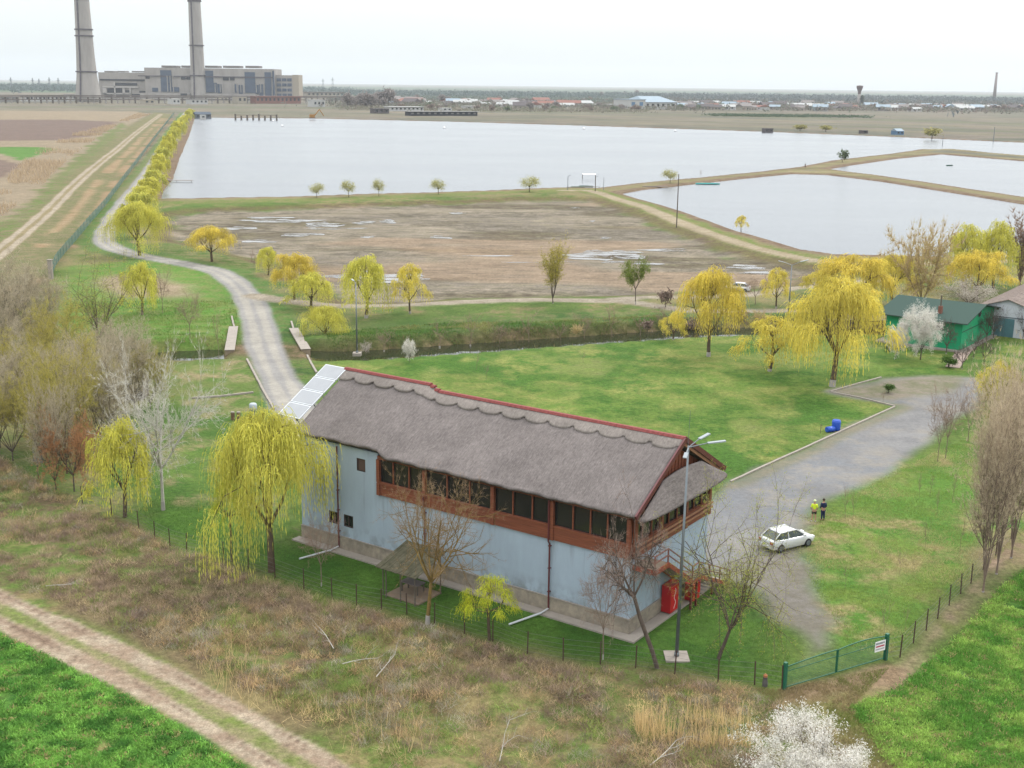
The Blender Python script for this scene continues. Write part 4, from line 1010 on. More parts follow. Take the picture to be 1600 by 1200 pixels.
def leaves_at(P, n_each, spread, size, ca, cb, rg=NP, elong=1.0, br=.25):
    P = np.repeat(np.asarray(P, float), n_each, 0); n = len(P)
    P = P+rg.normal(size=(n, 3))*spread; a = rdir(n, rg); b = np.cross(a, rdir(n, rg)); b /= np.linalg.norm(b, axis=1, keepdims=True)
    s = size*rg.uniform(.6, 1.3, n)[:, None]; col = mixc(ca, cb, rg.uniform(0, 1, n))*rg.uniform(1-br, 1+br, n)[:, None]
    return P-a*s*elong, P+a*s*elong+b*s*.2, P+b*s*.8, col
PROTO = {}
def mktree(key, segs, soups, barkm, sides=5):
    """soups: list of (part name, soup)"""
    V, F = tubes([s[:4] for s in segs], sides); tm = raw_mesh('trunk', V, F, [barkm], smooth=True)
    PROTO[key] = dict(trunk=tm, parts=[(n, s.mesh(n, m)) for n, s, m in soups], h=float(np.percentile(np.concatenate([V[:, 2]]+[np.concatenate(s.V)[:, 2] for _, s, _ in soups]), 98.8)), w=None)
    allv = np.concatenate([V]+[np.concatenate(s.V) for _, s, _ in soups]); PROTO[key]['w'] = float(np.percentile(np.abs(allv[:, :2]), 98)*2)
    PROTO[key]['c'] = float(0)
# colours
YG = (S(210, 202, 92), S(174, 174, 78)); YO = (S(220, 202, 92), S(188, 176, 82))
barkB = bark('willow_bark', S(134, 118, 98), S(100, 88, 74)); barkG = bark('grey_bark_pale', S(236, 232, 222)*1.3, S(190, 184, 172)*1.2); barkD = bark('dark_bark', S(136, 122, 110), S(100, 88, 80)); barkY = bark('lichen_bark', S(176, 146, 78), S(140, 122, 84)); barkR = bark('reddish_twig', S(184, 162, 146), S(150, 130, 116))
white = M_('whitewash', S(216, 210, 202), .9, noise=.15, nscale=4)
def willow(key, seed, h=9, w=7, lobes=34, strands=46, steps=9, ll=.30, lw=.075, zmin=1.4, col=YG, trunk=.28, fill=1.0, hang=.5, barkm=None):
    rg = random.Random(seed); ng = np.random.default_rng(seed); segs = []
    p = Vector((0, 0, -.15)); d = Vector((rg.uniform(-.08, .08), rg.uniform(-.08, .08), 1)).normalized(); r = h*.024
    for i in range(4):
        d = (d+rndv(rg)*.06).normalized(); q = p+d*(h*trunk/4); segs.append((p, q, r, r*.94)); p = q; r *= .94
    nm = 5; forks = []
    for c in range(nm):
        a = 2*math.pi*(c+rg.uniform(-.3, .3))/nm; e = Vector((math.cos(a)*w*.20, math.sin(a)*w*.20, h*rg.uniform(.5, .66)))
        if c == 0: e = Vector((0, 0, h*.72))
        mid = p.lerp(e, .5)+rndv(rg)*.2; segs.append((p, mid, r*.6, r*.45)); segs.append((mid, e, r*.45, r*.3)); forks.append((mid, e))
    LP = []
    for i in range(lobes):
        a = i*2.39996+rg.uniform(-.3, .3); q = math.sqrt((i+.5)/lobes)*rg.uniform(.62, 1.2); rad = w/2*.84*q
        z = h*(.97-.24*q*q)-rg.random()**1.3*h*.42*q+rg.uniform(-.03, .03)*h
        e = Vector((math.cos(a)*rad, math.sin(a)*rad, z))
        f = min(forks, key=lambda F: (F[1]-e).length); s0 = f[0].lerp(f[1], rg.uniform(.3, 1))
        m1 = s0.lerp(e, .55)+Vector((0, 0, .08*h)); segs.append((s0, m1, r*.22, r*.13)); segs.append((m1, e, r*.13, .012)); LP.append((e, m1))
    LPn = np.array([list(e) for e, _ in LP]); Mn = np.array([list(m) for _, m in LP])
    S_ = Soup(); idx = np.repeat(np.arange(lobes), strands); n = len(idx)
    tt = ng.uniform(.35, 1, n)[:, None]; st = Mn[idx]*(1-tt)+LPn[idx]*tt+ng.normal(size=(n, 3))*[h*.028, h*.028, h*.02]
    rad = st[:, :2]/(np.linalg.norm(st[:, :2], axis=1, keepdims=True)+.3); az = ng.normal(size=(n, 2))*.65; o = rad*.7+az; o = o/(np.linalg.norm(o, axis=1, keepdims=True)+.2)
    sp = ng.uniform(.04, .13, n)[:, None]*w; L = ng.uniform(.2, 1, n)*hang*h; L = np.minimum(L, st[:, 2]-zmin+ng.uniform(-.6, .8, n)); L = np.maximum(L, .25)
    # each lobe has its own length so the crown edge is uneven
    L *= (ng.uniform(.35, 1.35, lobes)*(.5+.5*np.sqrt((np.arange(lobes)+.5)/lobes)))[idx]
    L = np.minimum(L, np.maximum(st[:, 2]-.5, .2))
    tone = ng.uniform(0, 1, n); ltone = ng.uniform(.74, 1.2, lobes)[idx]
    for k in range(steps):
        keep = ng.uniform(size=n) < .86*fill
        s0 = (k+ng.uniform(-.2, .2, n))/steps; s1 = s0+ll/np.maximum(L+.5, .6)*1.0
        def P(s):
            s = s[:, None]; return np.concatenate([st[:, :2]+o*sp*(1-(1-np.clip(s, 0, 1.0))**2.2), st[:, 2:3]+.10*h*.25*np.sin(np.clip(s*3, 0, 1)*np.pi)-L[:, None]*np.clip(s, 0, 1.4)**1.35], 1)
        A = P(np.clip(s0, 0, 1.3)); B = P(np.clip(s1, 0.02, 1.35)); dd = B-A; sd = np.cross(dd, rdir(n, ng)); sd /= np.linalg.norm(sd, axis=1, keepdims=True)+1e-9
        jw = lw*ng.uniform(.6, 1.3, n)[:, None]; C = A+dd*.45+sd*jw; D = A+dd*.55-sd*jw*.5
        col_ = 1.42*mixc(col[0], col[1], np.clip(tone+ng.normal(size=n)*.15, 0, 1))*(ltone*ng.uniform(.85, 1.15, n))[:, None]
        S_.tris(A[keep], B[keep], C[keep], col_[keep]); S_.tris(A[keep], D[keep], B[keep], col_[keep]*.95)
    mktree(key, segs, [('crown', S_, LEAF)], barkm or barkB)
def bare(key, seed, barkm, tips_leaf=None, twig=0, tcol=None, tl=.5, tw=.012, sides=5, **kw):
    rg = random.Random(seed); ng = np.random.default_rng(seed); segs, tips = grow(rg, **kw); S_ = Soup(); parts = []
    P = np.array([list(s[1]) for s in segs if s[4] >= kw.get('lv', 3)-1]); Dn = np.array([list((s[1]-s[0]).normalized()) for s in segs if s[4] >= kw.get('lv', 3)-1])
    if twig:
        n = len(P)*twig; A = np.repeat(P, twig, 0); A = A+ng.normal(size=(n, 3))*.05; d = np.repeat(Dn, twig, 0)+rdir(n, ng)*.75+np.array([0, 0, .15]); d /= np.linalg.norm(d, axis=1, keepdims=True)
        L = ng.uniform(.4, 1.2, n)[:, None]*tl; sd = np.cross(d, rdir(n, ng)); sd /= np.linalg.norm(sd, axis=1, keepdims=True)
        c = mixc(tcol[0], tcol[1], ng.uniform(0, 1, n)); S_.tris(A-sd*tw, A+sd*tw, A+d*L, c)
        tipP = A+d*L*.8
    if tips_leaf:
        ne, spd, sz, ca, cb, el = tips_leaf; S_.tris(*leaves_at(P, ne, spd, sz, ca, cb, ng, el))
    mktree(key, segs, [('crown', S_, LEAF)] if S_.n else [], barkm, sides)
willow('w1', 1, 10, 8.4, lobes=44, strands=78, steps=12, ll=.34, lw=.022, zmin=1.0, hang=.52)
willow('w2', 2, 10, 9.5, lobes=38, strands=84, steps=12, ll=.34, lw=.026, zmin=2.3, col=YO, trunk=.3, hang=.55)
willow('w5', 9, 9.5, 9, lobes=30, strands=80, steps=11, ll=.34, lw=.03, zmin=1.8, col=(S(220, 199, 88), S(186, 168, 76)), trunk=.26, hang=.46)
willow('w3', 3, 9, 7, lobes=30, strands=62, steps=9, ll=.36, lw=.036, zmin=1.2, hang=.55)
willow('w4', 4, 7, 6, lobes=24, strands=60, steps=8, ll=.34, lw=.034, zmin=1.8, col=YO, hang=.42, fill=.8)
willow('ws', 5, 4.2, 3.8, lobes=20, strands=64, steps=7, ll=.22, lw=.013, zmin=1.9, col=(S(196, 190, 50), S(150, 170, 50)), hang=.26, trunk=.5)
willow('wf1', 6, 9, 8, lobes=26, strands=30, steps=7, ll=.6, lw=.10, zmin=.9, hang=.55)
willow('wf2', 7, 9, 7.6, lobes=24, strands=28, steps=7, ll=.6, lw=.10, zmin=.8, hang=.55, col=(S(206, 198, 96), S(166, 172, 84)))
willow('wr', 8, 4.6, 4.4, lobes=26, strands=22, steps=5, ll=.5, lw=.11, zmin=1.9, hang=.3, trunk=.36, col=(S(196, 192, 122), S(170, 172, 112)))
TW = (S(176, 150, 130), S(140, 118, 104)); TG = (S(186, 180, 166), S(150, 144, 130)); TY = (S(206, 192, 104), S(168, 162, 88))
bare('pale', 11, barkG, h=11, r=.24, trunk=.3, nmain=5, lv=3, nch=(11, 9, 4), lens=(.62, .58, .5), spread=(.95, .75, .8), up=.06, twig=4, tcol=(S(236, 232, 220), S(200, 194, 178)), tl=.7, tw=.013)
bare('lich', 12, barkY, h=9.5, r=.2, trunk=.33, nmain=7, lv=3, nch=(9, 7, 4), lens=(.6, .55, .5), spread=(1.0, .7, .8), up=.07, twig=5, tcol=(S(176, 150, 120), S(150, 124, 100)), tl=.45, tw=.008)
bare('lean', 13, barkD, h=9, r=.22, trunk=.5, nmain=5, lv=3, nch=(9, 8, 5), lens=(.5, .5, .5), spread=(1.0, .95, .9), up=-.02, wig=.25, lean=(-.62, .1), twig=4, tcol=(S(190, 170, 156), S(150, 124, 112)), tl=.4, tw=.009, main_up=.5, crook=.12)
bare('small', 14, barkR, h=6.5, r=.08, trunk=.33, nmain=5, lv=3, nch=(7, 6, 3), spread=(.6, .7, .8), up=.1, twig=4, tcol=TW, tl=.45, tw=.008)
bare('sparse', 15, barkD, h=10, r=.2, trunk=.24, nmain=6, lv=3, nch=(8, 7, 4), lens=(.6, .55, .5), spread=(.9, .8, .9), up=.02, wig=.2, lean=(.34, .05), twig=3, tcol=(S(190, 178, 130), S(160, 146, 108)), tl=.6, tw=.009, tips_leaf=(7, .22, .05, S(190, 196, 84), S(150, 160, 66), 1.8))
bare('thicket', 16, barkD, h=8.5, r=.13, trunk=.12, nmain=9, lv=3, nch=(9, 7, 4), lens=(.6, .5, .5), spread=(.7, .65, .8), up=.1, twig=8, tcol=(S(206, 194, 172), S(172, 160, 128)), tl=.8, tw=.014)
bare('thicky', 17, barkD, h=8.5, r=.13, trunk=.15, nmain=8, lv=3, nch=(9, 7, 4), lens=(.6, .5, .5), spread=(.7, .65, .8), up=.1, twig=8, tcol=TY, tl=.8, tw=.012, tips_leaf=(4, .25, .05, S(186, 172, 60), S(150, 150, 60), 1.5))
bare('thickr', 18, barkD, h=6.5, r=.13, trunk=.25, nmain=8, lv=3, nch=(9, 7, 4), lens=(.6, .5, .5), spread=(.9, .7, .8), up=.02, twig=10, tcol=(S(204, 154, 108), S(176, 126, 90)), tl=.5, tw=.013)
bare('poplar', 19, barkR, h=15, r=.26, trunk=.07, nmain=9, lv=3, nch=(15, 7, 4), lens=(.42, .5, .5), spread=(.27, .6, .7), up=.16, wig=.12, twig=8, tcol=(S(208, 190, 164)*1.3, S(184, 168, 144)*1.2), tl=.9, tw=.015, main_up=1.0)
bare('poplarf', 20, barkR, h=14, r=.26, trunk=.1, nmain=8, lv=2, nch=(10, 5), lens=(.3, .5), spread=(.2, .5, .6), up=.2, wig=.08, twig=8, tcol=TW, tl=1.5, tw=.06, main_up=1.2)
bare('fruit', 21, barkD, h=4.2, r=.11, trunk=.3, nmain=7, lv=3, nch=(7, 5, 3), lens=(.5, .5, .5), spread=(.8, .8, .9), up=.1, twig=2, tcol=(S(104, 88, 84), S(90, 74, 70)), tl=.3, tw=.012)
bare('sapling', 22, barkR, h=4, r=.045, trunk=.35, nmain=3, lv=2, nch=(5, 4), lens=(.5, .5), spread=(.4, .6), up=.12, twig=5, tcol=TW, tl=.4, tw=.009)
WB = (S(236, 232, 226, 1.6), S(206, 200, 186))
bare('blossom', 23, barkD, h=5.5, r=.13, trunk=.22, nmain=6, lv=3, nch=(8, 6, 4), lens=(.5, .5, .5), spread=(.8, .8, .9), up=.03, tips_leaf=(40, .20, .06, WB[0], WB[1], 1.1))
bare('blossomf', 24, barkD, h=6, r=.14, trunk=.2, nmain=6, lv=2, nch=(9, 6), lens=(.5, .5), spread=(.9, .9, .9), up=.0, tips_leaf=(46, .28, .085, S(226, 216, 206), S(178, 168, 152), 1.1))
bare('wild', 25, barkR, h=7, r=.12, trunk=.15, nmain=7, lv=2, nch=(9, 6), lens=(.5, .5), spread=(.7, .8, .9), up=.05, twig=14, tcol=(S(222, 198, 150), S(196, 172, 134)), tl=1.0, tw=.03, tips_leaf=(16, .4, .08, S(206, 190, 104), S(186, 168, 108), 1.6))
bare('greensp', 26, barkD, h=7, r=.13, trunk=.35, nmain=5, lv=3, nch=(6, 5, 3), spread=(.8, .8, .9), up=.02, tips_leaf=(12, .2, .10, S(140, 156, 66), S(110, 124, 56), 1.6))
bare('yellowsp', 27, barkD, h=9, r=.15, trunk=.12, nmain=6, lv=3, nch=(8, 6, 3), lens=(.38, .5, .5), spread=(.3, .5, .8), up=.16, tips_leaf=(10, .2, .09, S(196, 182, 70), S(150, 142, 70), 1.8))
# far low-detail bushes
def bush(key, seed, h, w, n, size, ca, cb, trunkr=.12, elong=1.2):
    ng = np.random.default_rng(seed); k = 16; c = rdir(k, ng)*[w*.32, w*.32, h*.22]+[0, 0, h*.6]; S_ = Soup(); P = c[ng.integers(0, k, n)]+ng.normal(size=(n, 3))*[w*.12, w*.12, h*.1]
    P[:, 2] = np.clip(P[:, 2], .1*h, None); S_.tris(*leaves_at(P, 1, 0.05, size, ca, cb, ng, elong, .3))
    segs = [(Vector((0, 0, -.2)), Vector((0, 0, h*.55)), trunkr, trunkr*.6)]+[(Vector((0, 0, h*.3)), Vector(c[i]), trunkr*.5, .02) for i in range(6)]
    mktree(key, segs, [('crown', S_, LEAF)], barkD, 5)
bush('greenbush', 31, 1.6, 2.0, 1800, .10, S(96, 132, 54), S(74, 104, 46)); bush('farbrown', 32, 7, 8, 260, .8, S(150, 128, 116), S(120, 108, 96), .2); bush('fargreen', 33, 6, 8, 260, .8, S(110, 124, 88), S(88, 104, 76), .2); bush('faryellow', 34, 6, 7, 300, .7, S(178, 168, 96), S(150, 146, 88), .2); bush('fargrey', 35, 9, 7, 300, .9, S(160, 150, 144), S(136, 128, 124), .2); bush('farwhite', 36, 5, 6, 240, .6, S(206, 198, 184), S(160, 152, 136), .2); bush('damtree', 38, 4.6, 4.2, 1500, .11, S(204, 198, 124), S(160, 160, 100), .09, 2.2); bush('fardark', 37, 14, 5, 340, .9, S(72, 86, 66), S(60, 72, 60), .3)

def place(key, px, py, ytop, wpx, label, name='willow_tree', cat='tree', group=None, wash=None, rz=None, base=None):
    p = GP(px, py) if base is None else np.array(base, float); pr = PROTO[key]
    h = height_to(p, ytop); s = h/pr['h']; wm = wpx/pxm(p); sx_ = wm/pr['w']; sx_ = min(max(sx_, s*.45), s*2.2)
    t = empty(name, tuple(p), rnd.uniform(0, 6.28) if rz is None else rz, label, cat, group); t.scale = (sx_, sx_, s)
    link('trunk', pr['trunk'], t)
    for n, m in pr['parts']: link(n, m, t)
    if wash:
        r = wash*.5; q = MB(); q.tube((0, 0, -.05), (0, 0, wash*2.6/s if False else 1.0/s), (pr.get('tr', .2)), n=8)
    return t
def washed(t, key, hh=1.0):
    """whitewashed lower trunk: the trunk's own first metres, a hair wider"""
    me = PROTO[key]['trunk']; s = t.scale; n = 8 if False else 5
    co = [tuple(v.co) for v in me.vertices[:10]]
    r0 = math.hypot(co[0][0]-sum(c[0] for c in co[:5])/5, co[0][1]-sum(c[1] for c in co[:5])/5)
    c0 = Vector([sum(c[i] for c in co[:5])/5 for i in range(3)]); c1 = Vector([sum(c[i] for c in co[5:10])/5 for i in range(3)])
    zz = hh/s[2]; f = min(1, (zz+.15)/(c1.z-c0.z)); q = MB(); q.tube(c0, c0.lerp(c1, f), r0*1.06, r0*1.03, n=8)
    q.build('whitewashed_foot', white, t)
    return t
TREES = [
 # key, base px, base py, top py, width px, label, name, whitewash
 ('w1', 424, 893, 648, 184, 'large yellow-green willow hiding the left end of the blue building', 'willow_tree', 0),
 ('ws', 362, 878, 735, 46, 'slim pale-stemmed young willow beside the large willow at the building', 'willow_tree', 0),
 ('w3', 195, 808, 660, 96, 'yellow willow between the brown thicket and the pale bare tree', 'willow_tree', 0),
 ('pale', 255, 797, 540, 178, 'big pale bare tree with a forked trunk in the left garden', 'bare_tree', 1.2),
 ('lich', 668, 975, 742, 190, 'bare tree with yellow lichen trunk in front of the garden shelter', 'bare_tree', 1.6),
 ('ws', 765, 1000, 905, 92, 'small bright yellow-green willow in front of the blue wall', 'willow_tree', 0),
 ('small', 502, 916, 800, 66, 'thin bare tree at the left outlet pipe of the blue building', 'bare_tree', 1.1),
 ('small', 942, 1031, 862, 84, 'thin bare tree with a white foot before the near corner of the blue building', 'bare_tree', 1.4),
 ('lean', 1028, 1044, 785, 104, 'dark leaning bare tree with tangled twigs at the near building corner', 'bare_tree', 0),
 ('sparse', 1122, 1029, 766, 225, 'spreading tree with sparse yellow-green leaves in front of the white car', 'sparse_leafed_tree', 0),
 ('w2', 1300, 604, 440, 162, 'largest golden willow at the back corner of the lawn', 'willow_tree', 1.2),
 ('w5', 1107, 557, 424, 106, 'golden willow with a white foot at the far edge of the lawn', 'willow_tree', 1.2),
 ('w4', 1202, 580, 498, 110, 'low thin golden willow between the two big lawn willows', 'willow_tree', .9),
 ('w5', 1330, 492, 402, 124, 'wide golden willow behind the largest lawn willow', 'willow_tree', 0),
 ('w4', 1213, 482, 420, 50, 'small yellow willow by the upper dirt track behind the lawn', 'willow_tree', .6),
 ('w4', 1276, 462, 424, 54, 'little yellow willow at the right end of the upper dirt track', 'willow_tree', 0),
 ('w4', 1052, 531, 492, 44, 'short yellow willow on the channel bank left of the golden lawn willow', 'willow_tree', .6),
 ('wild', 1440, 492, 352, 96, 'tall tan and yellow thicket tree behind the green house', 'thicket_tree', 0),
 ('w3', 1505, 452, 354, 66, 'tall yellow willow between the tan thicket and the forked willow', 'willow_tree', 0),
 ('w3', 1552, 452, 349, 62, 'upright yellow willow with dark forks behind the white shed', 'willow_tree', 0),
 ('w5', 1525, 470, 394, 96, 'broad low golden willow right behind the white shed', 'willow_tree', 0),
 ('w2', 1395, 478, 400, 80, 'golden willow just left of the tan thicket behind the green house', 'willow_tree', 0),
 ('poplarf', 1592, 450, 338, 44, 'tall brown bare poplar at the right edge behind the white shed', 'bare_tree', 0),
 ('w1', 218, 399, 320, 84, 'big yellow willow at the bend of the gravel road', 'willow_tree', 0),
 ('w5', 331, 409, 355, 72, 'round yellow willow on the left rim of the mud flat', 'willow_tree', 0),
 ('w3', 419, 430, 387, 36, 'small round yellow willow between two larger ones by the mud flat', 'willow_tree', 0),
 ('w5', 460, 468, 398, 66, 'yellow willow behind another at the track fork', 'willow_tree', 0),
 ('w3', 486, 482, 427, 66, 'yellow willow in front at the track fork', 'willow_tree', 0),
 ('w1', 508, 536, 480, 70, 'round yellow willow hanging over the channel by the right culvert wall', 'willow_tree', 0),
 ('w3', 572, 497, 402, 78, 'yellow willow with a visible straight trunk on the green bank', 'willow_tree', .8),
 ('w4', 641, 490, 414, 60, 'very sparse yellowish tree right of the straight-trunked willow', 'sparse_leafed_tree', .8),
 ('yellowsp', 864, 474, 378, 48, 'tall narrow yellow-brown tree in the middle of the side track', 'sparse_leafed_tree', .8),
 ('greensp', 993, 476, 404, 50, 'small dark green tree on the side track', 'sparse_leafed_tree', .8),
 ('small', 397, 424, 392, 12, 'leaning dead stem by the track left of the mud flat', 'bare_tree', 0),
 ('w3', 222, 492, 412, 58, 'slender yellow willow in the meadow inside the road bend', 'willow_tree', 0),
 ('small', 254, 490, 418, 30, 'dark thin bare tree right beside the slender meadow willow', 'bare_tree', 0),
 ('small', 297, 528, 458, 44, 'thin bare tree on the green slope left of the gravel road', 'bare_tree', 0),
 ('sapling', 342, 562, 482, 24, 'thin dark sapling left of the left culvert wall', 'bare_tree', 0),
 ('sparse', 148, 562, 392, 124, 'big spreading bare tree with yellowish twigs beside the green fence end', 'sparse_leafed_tree', 0),
 ('thicket', 15, 545, 405, 110, 'pale grey bare tree at the left edge above the thicket', 'bare_tree', 0),
 ('thicket', 40, 610, 500, 130, 'grey-brown bare tree at the left edge behind the concrete slab', 'bare_tree', 0),
 ('thicky', 30, 640, 520, 110, 'olive bare tree at the far left behind the grey ones', 'bare_tree', 0),
 ('thicket', 70, 690, 540, 140, 'grey bare tree leaning over the upright concrete slab', 'bare_tree', 0),
 ('thicky', 120, 700, 530, 120, 'yellow-tinged bare tree in the middle of the left thicket', 'bare_tree', 0),
 ('thicket', 165, 712, 545, 110, 'brownish bare tree next to the small white shed', 'bare_tree', 0),
 ('thicky', 105, 740, 560, 120, 'yellow-tinged bare tree behind the rusty-brown one', 'bare_tree', 0),
 ('thicket', 60, 560, 425, 100, 'pale grey bare tree near the near end of the green mesh fence', 'bare_tree', 0),
 ('thicky', 95, 610, 470, 110, 'olive bare tree below the green mesh fence end', 'bare_tree', 0),
 ('thicket', 150, 660, 520, 110, 'grey bare tree between the derelict shed and the olive trees', 'bare_tree', 0),
 ('thicket', 0, 600, 440, 120, 'pale bare tree half out of the picture at the left', 'bare_tree', 0),
 ('thicky', 20, 720, 590, 110, 'low olive bare tree in the left corner of the thicket', 'bare_tree', 0),
 ('thicky', 235, 640, 545, 70, 'thin olive bare tree behind the big pale one', 'bare_tree', 0),
 ('thicket', 190, 600, 500, 90, 'hazy grey bare tree above the derelict shed', 'bare_tree', 0),
 ('thickr', 116, 768, 650, 92, 'rusty-brown leafless tree on the fence line at the left', 'bare_tree', 0),
 ('thicket', 88, 765, 600, 80, 'dark stemmed bare tree behind the fence at far left', 'bare_tree', 0),
 ('thicket', 0, 700, 560, 110, 'grey bare tree cut by the left picture edge', 'bare_tree', 0),
 ('thicket', 210, 640, 520, 90, 'faint grey bare tree behind the small white shed', 'bare_tree', 0),
 ('blossom', 1438, 562, 482, 58, 'white blossoming tree in front of the green house', 'blossom_tree', 0),
 ('blossomf', 1512, 482, 436, 92, 'wide white blossoming tree behind the roof of the green house', 'blossom_tree', 0),
 ('blossomf', 1412, 505, 462, 44, 'small pinkish-white blossoming tree left of the green house roof', 'blossom_tree', 0),
 ('blossom', 1400, 560, 508, 34, 'slim white blossoming tree at the left wall of the green house', 'blossom_tree', .6),
 ('blossom', 1270, 1285, 1136, 170, 'white blossoming bush at the bottom edge of the picture', 'blossom_bush', 0),
 ('fruit', 1478, 553, 498, 36, 'bare fruit tree against the green wall', 'fruit_tree', .7),
 ('fruit', 1503, 577, 532, 34, 'bare fruit tree with white foot at the end of the stone path', 'fruit_tree', .8),
 ('fruit', 1537, 570, 522, 32, 'bare fruit tree right of the stone path', 'fruit_tree', .8),
 ('fruit', 1541, 536, 480, 34, 'bare fruit tree left of the teal shed door', 'fruit_tree', .7),
 ('fruit', 1552, 530, 480, 30, 'bare fruit tree before the teal shed door', 'fruit_tree', .7),
 ('fruit', 1521, 560, 512, 26, 'bare fruit tree behind the path by the green gable', 'fruit_tree', .7),
 ('fruit', 1598, 530, 482, 26, 'bare fruit tree at the right edge by the white shed', 'fruit_tree', .7),
 ('greenbush', 1482, 574, 556, 24, 'round green bush in front of the green house corner', 'bush', 0),
 ('greenbush', 1388, 549, 540, 12, 'tiny dark bush left of the blossoming tree', 'bush', 0),
 ('greenbush', 1432, 554, 545, 10, 'tiny green bush under the white blossoming tree', 'bush', 0),
 ('poplar', 1536, 925, 600, 100, 'tall pinkish bare poplar nearest the fence at the right', 'poplar_tree', 1.0),
 ('poplar', 1557, 897, 575, 100, 'tall pinkish bare poplar in the middle of the right-hand group', 'poplar_tree', 1.0),
 ('poplar', 1580, 872, 550, 100, 'tall pinkish bare poplar furthest back in the right-hand group', 'poplar_tree', 1.0),
 ('poplar', 1612, 880, 560, 110, 'tall pinkish bare poplar cut by the right picture edge', 'poplar_tree', 0),
 ('thicky', 1560, 700, 566, 80, 'yellowish bare tree behind the tall poplars', 'bare_tree', 0),
 ('w4', 1560, 640, 566, 66, 'bright yellow willow peeping out behind the poplars', 'willow_tree', 0),
 ('small', 1477, 716, 602, 50, 'dark bare tree at the right edge of the gravel yard', 'bare_tree', 0),
 ('small', 1465, 722, 625, 44, 'thinner dark bare tree beside the one at the gravel yard edge', 'bare_tree', 0),
 ('small', 1512, 690, 608, 50, 'reddish bare tree between the yard and the poplars', 'bare_tree', 0),
 ('damtree', 495, 309, 286, 24, 'first small willow from the left on the dam', 'willow_tree', 0),
 ('damtree', 545, 308, 282, 24, 'second small willow from the left on the dam', 'willow_tree', 0),
 ('damtree', 592, 307, 280, 20, 'third small willow from the left on the dam', 'willow_tree', 0),
 ('damtree', 685, 304, 280, 24, 'small leaning willow alone in the middle of the dam', 'willow_tree', 0),
 ('damtree', 827, 300, 276, 32, 'brightest round willow on the dam towards the boats', 'willow_tree', 0),
 ('damtree', 1047, 286, 265, 26, 'pale yellow tree on the dike left of the turquoise boat', 'willow_tree', 0),
 ('sapling', 1095, 278, 265, 8, 'tiny bare tree on the dike above the turquoise boat', 'bare_tree', 0),
 ('fargreen', 1316, 254, 234, 18, 'round olive tree on the dike between the ponds', 'dike_tree', 0),
 ('w4', 1158, 362, 337, 22, 'faint leaning tree at the water edge of the near pond', 'bare_tree', 0),
 ('faryellow', 1456, 217, 200, 28, 'yellow bush on the far shore at the right', 'bush', 0),
 ('faryellow', 1290, 206, 196, 20, 'pale yellow bush on the far shore left of the dark box', 'bush', 0),
 ('faryellow', 1250, 205, 195, 22, 'pale yellow bush on the far shore above the dike person', 'bush', 0),
 ('sapling', 760, 592, 566, 14, 'tiny dark sapling on the lawn behind the thatched roof', 'sapling', 0),
 ('sapling', 911, 566, 548, 16, 'tiny bare sapling in the far middle of the lawn', 'sapling', 0),
 ('sapling', 745, 578, 548, 16, 'thin bare sapling on the lawn left of the tiny dark one', 'sapling', 0),
 ('blossom', 640, 566, 532, 20, 'small whitish blossoming sapling behind the thatched roof', 'blossom_tree', 0),
 ('blossomf', 572, 552, 534, 18, 'small pinkish blossoming shrub right of the channel lamp post', 'blossom_tree', 0),
 ('sapling', 1380, 628, 612, 12, 'little yellowish sapling in the brown parking bay', 'sapling', 0),
 ('greenbush', 1388, 614, 600, 16, 'small yellow-green shrub in the brown parking bay', 'bush', 0),
 ('farbrown', 1040, 480, 452, 26, 'round hazy bare shrub by the upper dirt track', 'bush', 0),
 ('small', 1180, 476, 432, 44, 'hazy grey bare tree right of the car behind the willow', 'bare_tree', 0),
]
for (key, bx_, by_, ty_, w_, lb, nm, wash) in TREES:
    ct = {'willow_tree': 'willow', 'bare_tree': 'tree', 'bush': 'bush', 'blossom_bush': 'bush', 'sapling': 'sapling'}.get(nm, 'tree')
    t = place(key, bx_, by_, ty_, w_, lb, nm, ct, rz=(0.0 if key in ('lean', 'sparse') else None))
    if wash: washed(t, key, wash)
ORD = ['first', 'second', 'third', 'fourth', 'fifth', 'sixth', 'seventh', 'eighth', 'ninth', 'tenth', 'eleventh', 'twelfth', 'thirteenth', 'fourteenth', 'fifteenth', 'sixteenth', 'seventeenth', 'eighteenth', 'nineteenth', 'twentieth']
# willows in a row between the gravel road and the big pond
row = [(212, 372, 318, 56), (216, 345, 300, 54), (222, 328, 290, 46), (231, 312, 276, 44), (238, 298, 266, 36), (243, 285, 250, 32), (247, 274, 240, 30), (251, 263, 228, 28), (256, 252, 220, 26), (262, 243, 210, 24), (266, 232, 202, 22), (270, 222, 196, 22), (275, 213, 190, 20), (279, 206, 186, 18), (283, 199, 181, 18), (287, 193, 177, 17), (291, 188, 173, 15), (294, 184, 170, 13)]
for i, (a, b_, c_, d_) in enumerate(row):
    place(['wf1', 'wf2', 'w3'][i % 3], a+4, b_, c_+((i*5) % 4)-1, d_*(.92+.2*((i*7) % 5)/5), '%s willow from the near end of the yellow row beside the big pond' % ORD[i], 'willow_tree', 'willow', 'yellow willows in a row between the gravel road and the big pond')
# thin trees with whitewashed feet along the channel
for i, (a, b_) in enumerate([(600, 549), (687, 543), (735, 541), (781, 541), (826, 538), (876, 535), (913, 533), (956, 531), (1000, 529), (1036, 526), (1060, 524), (1120, 520)]):
    t = place('sapling' if i % 3 else 'small', a, b_, b_-34-(i*7 % 5)*5, 30+(i*5 % 3)*6, '%s thin bare tree with a whitewashed foot from the left along the channel' % ORD[i], 'young_tree', 'tree', 'whitewashed young trees lining the channel')
    washed(t, 'sapling' if i % 3 else 'small', .9)
    t.children[-1].scale = (2.2, 2.2, 1)
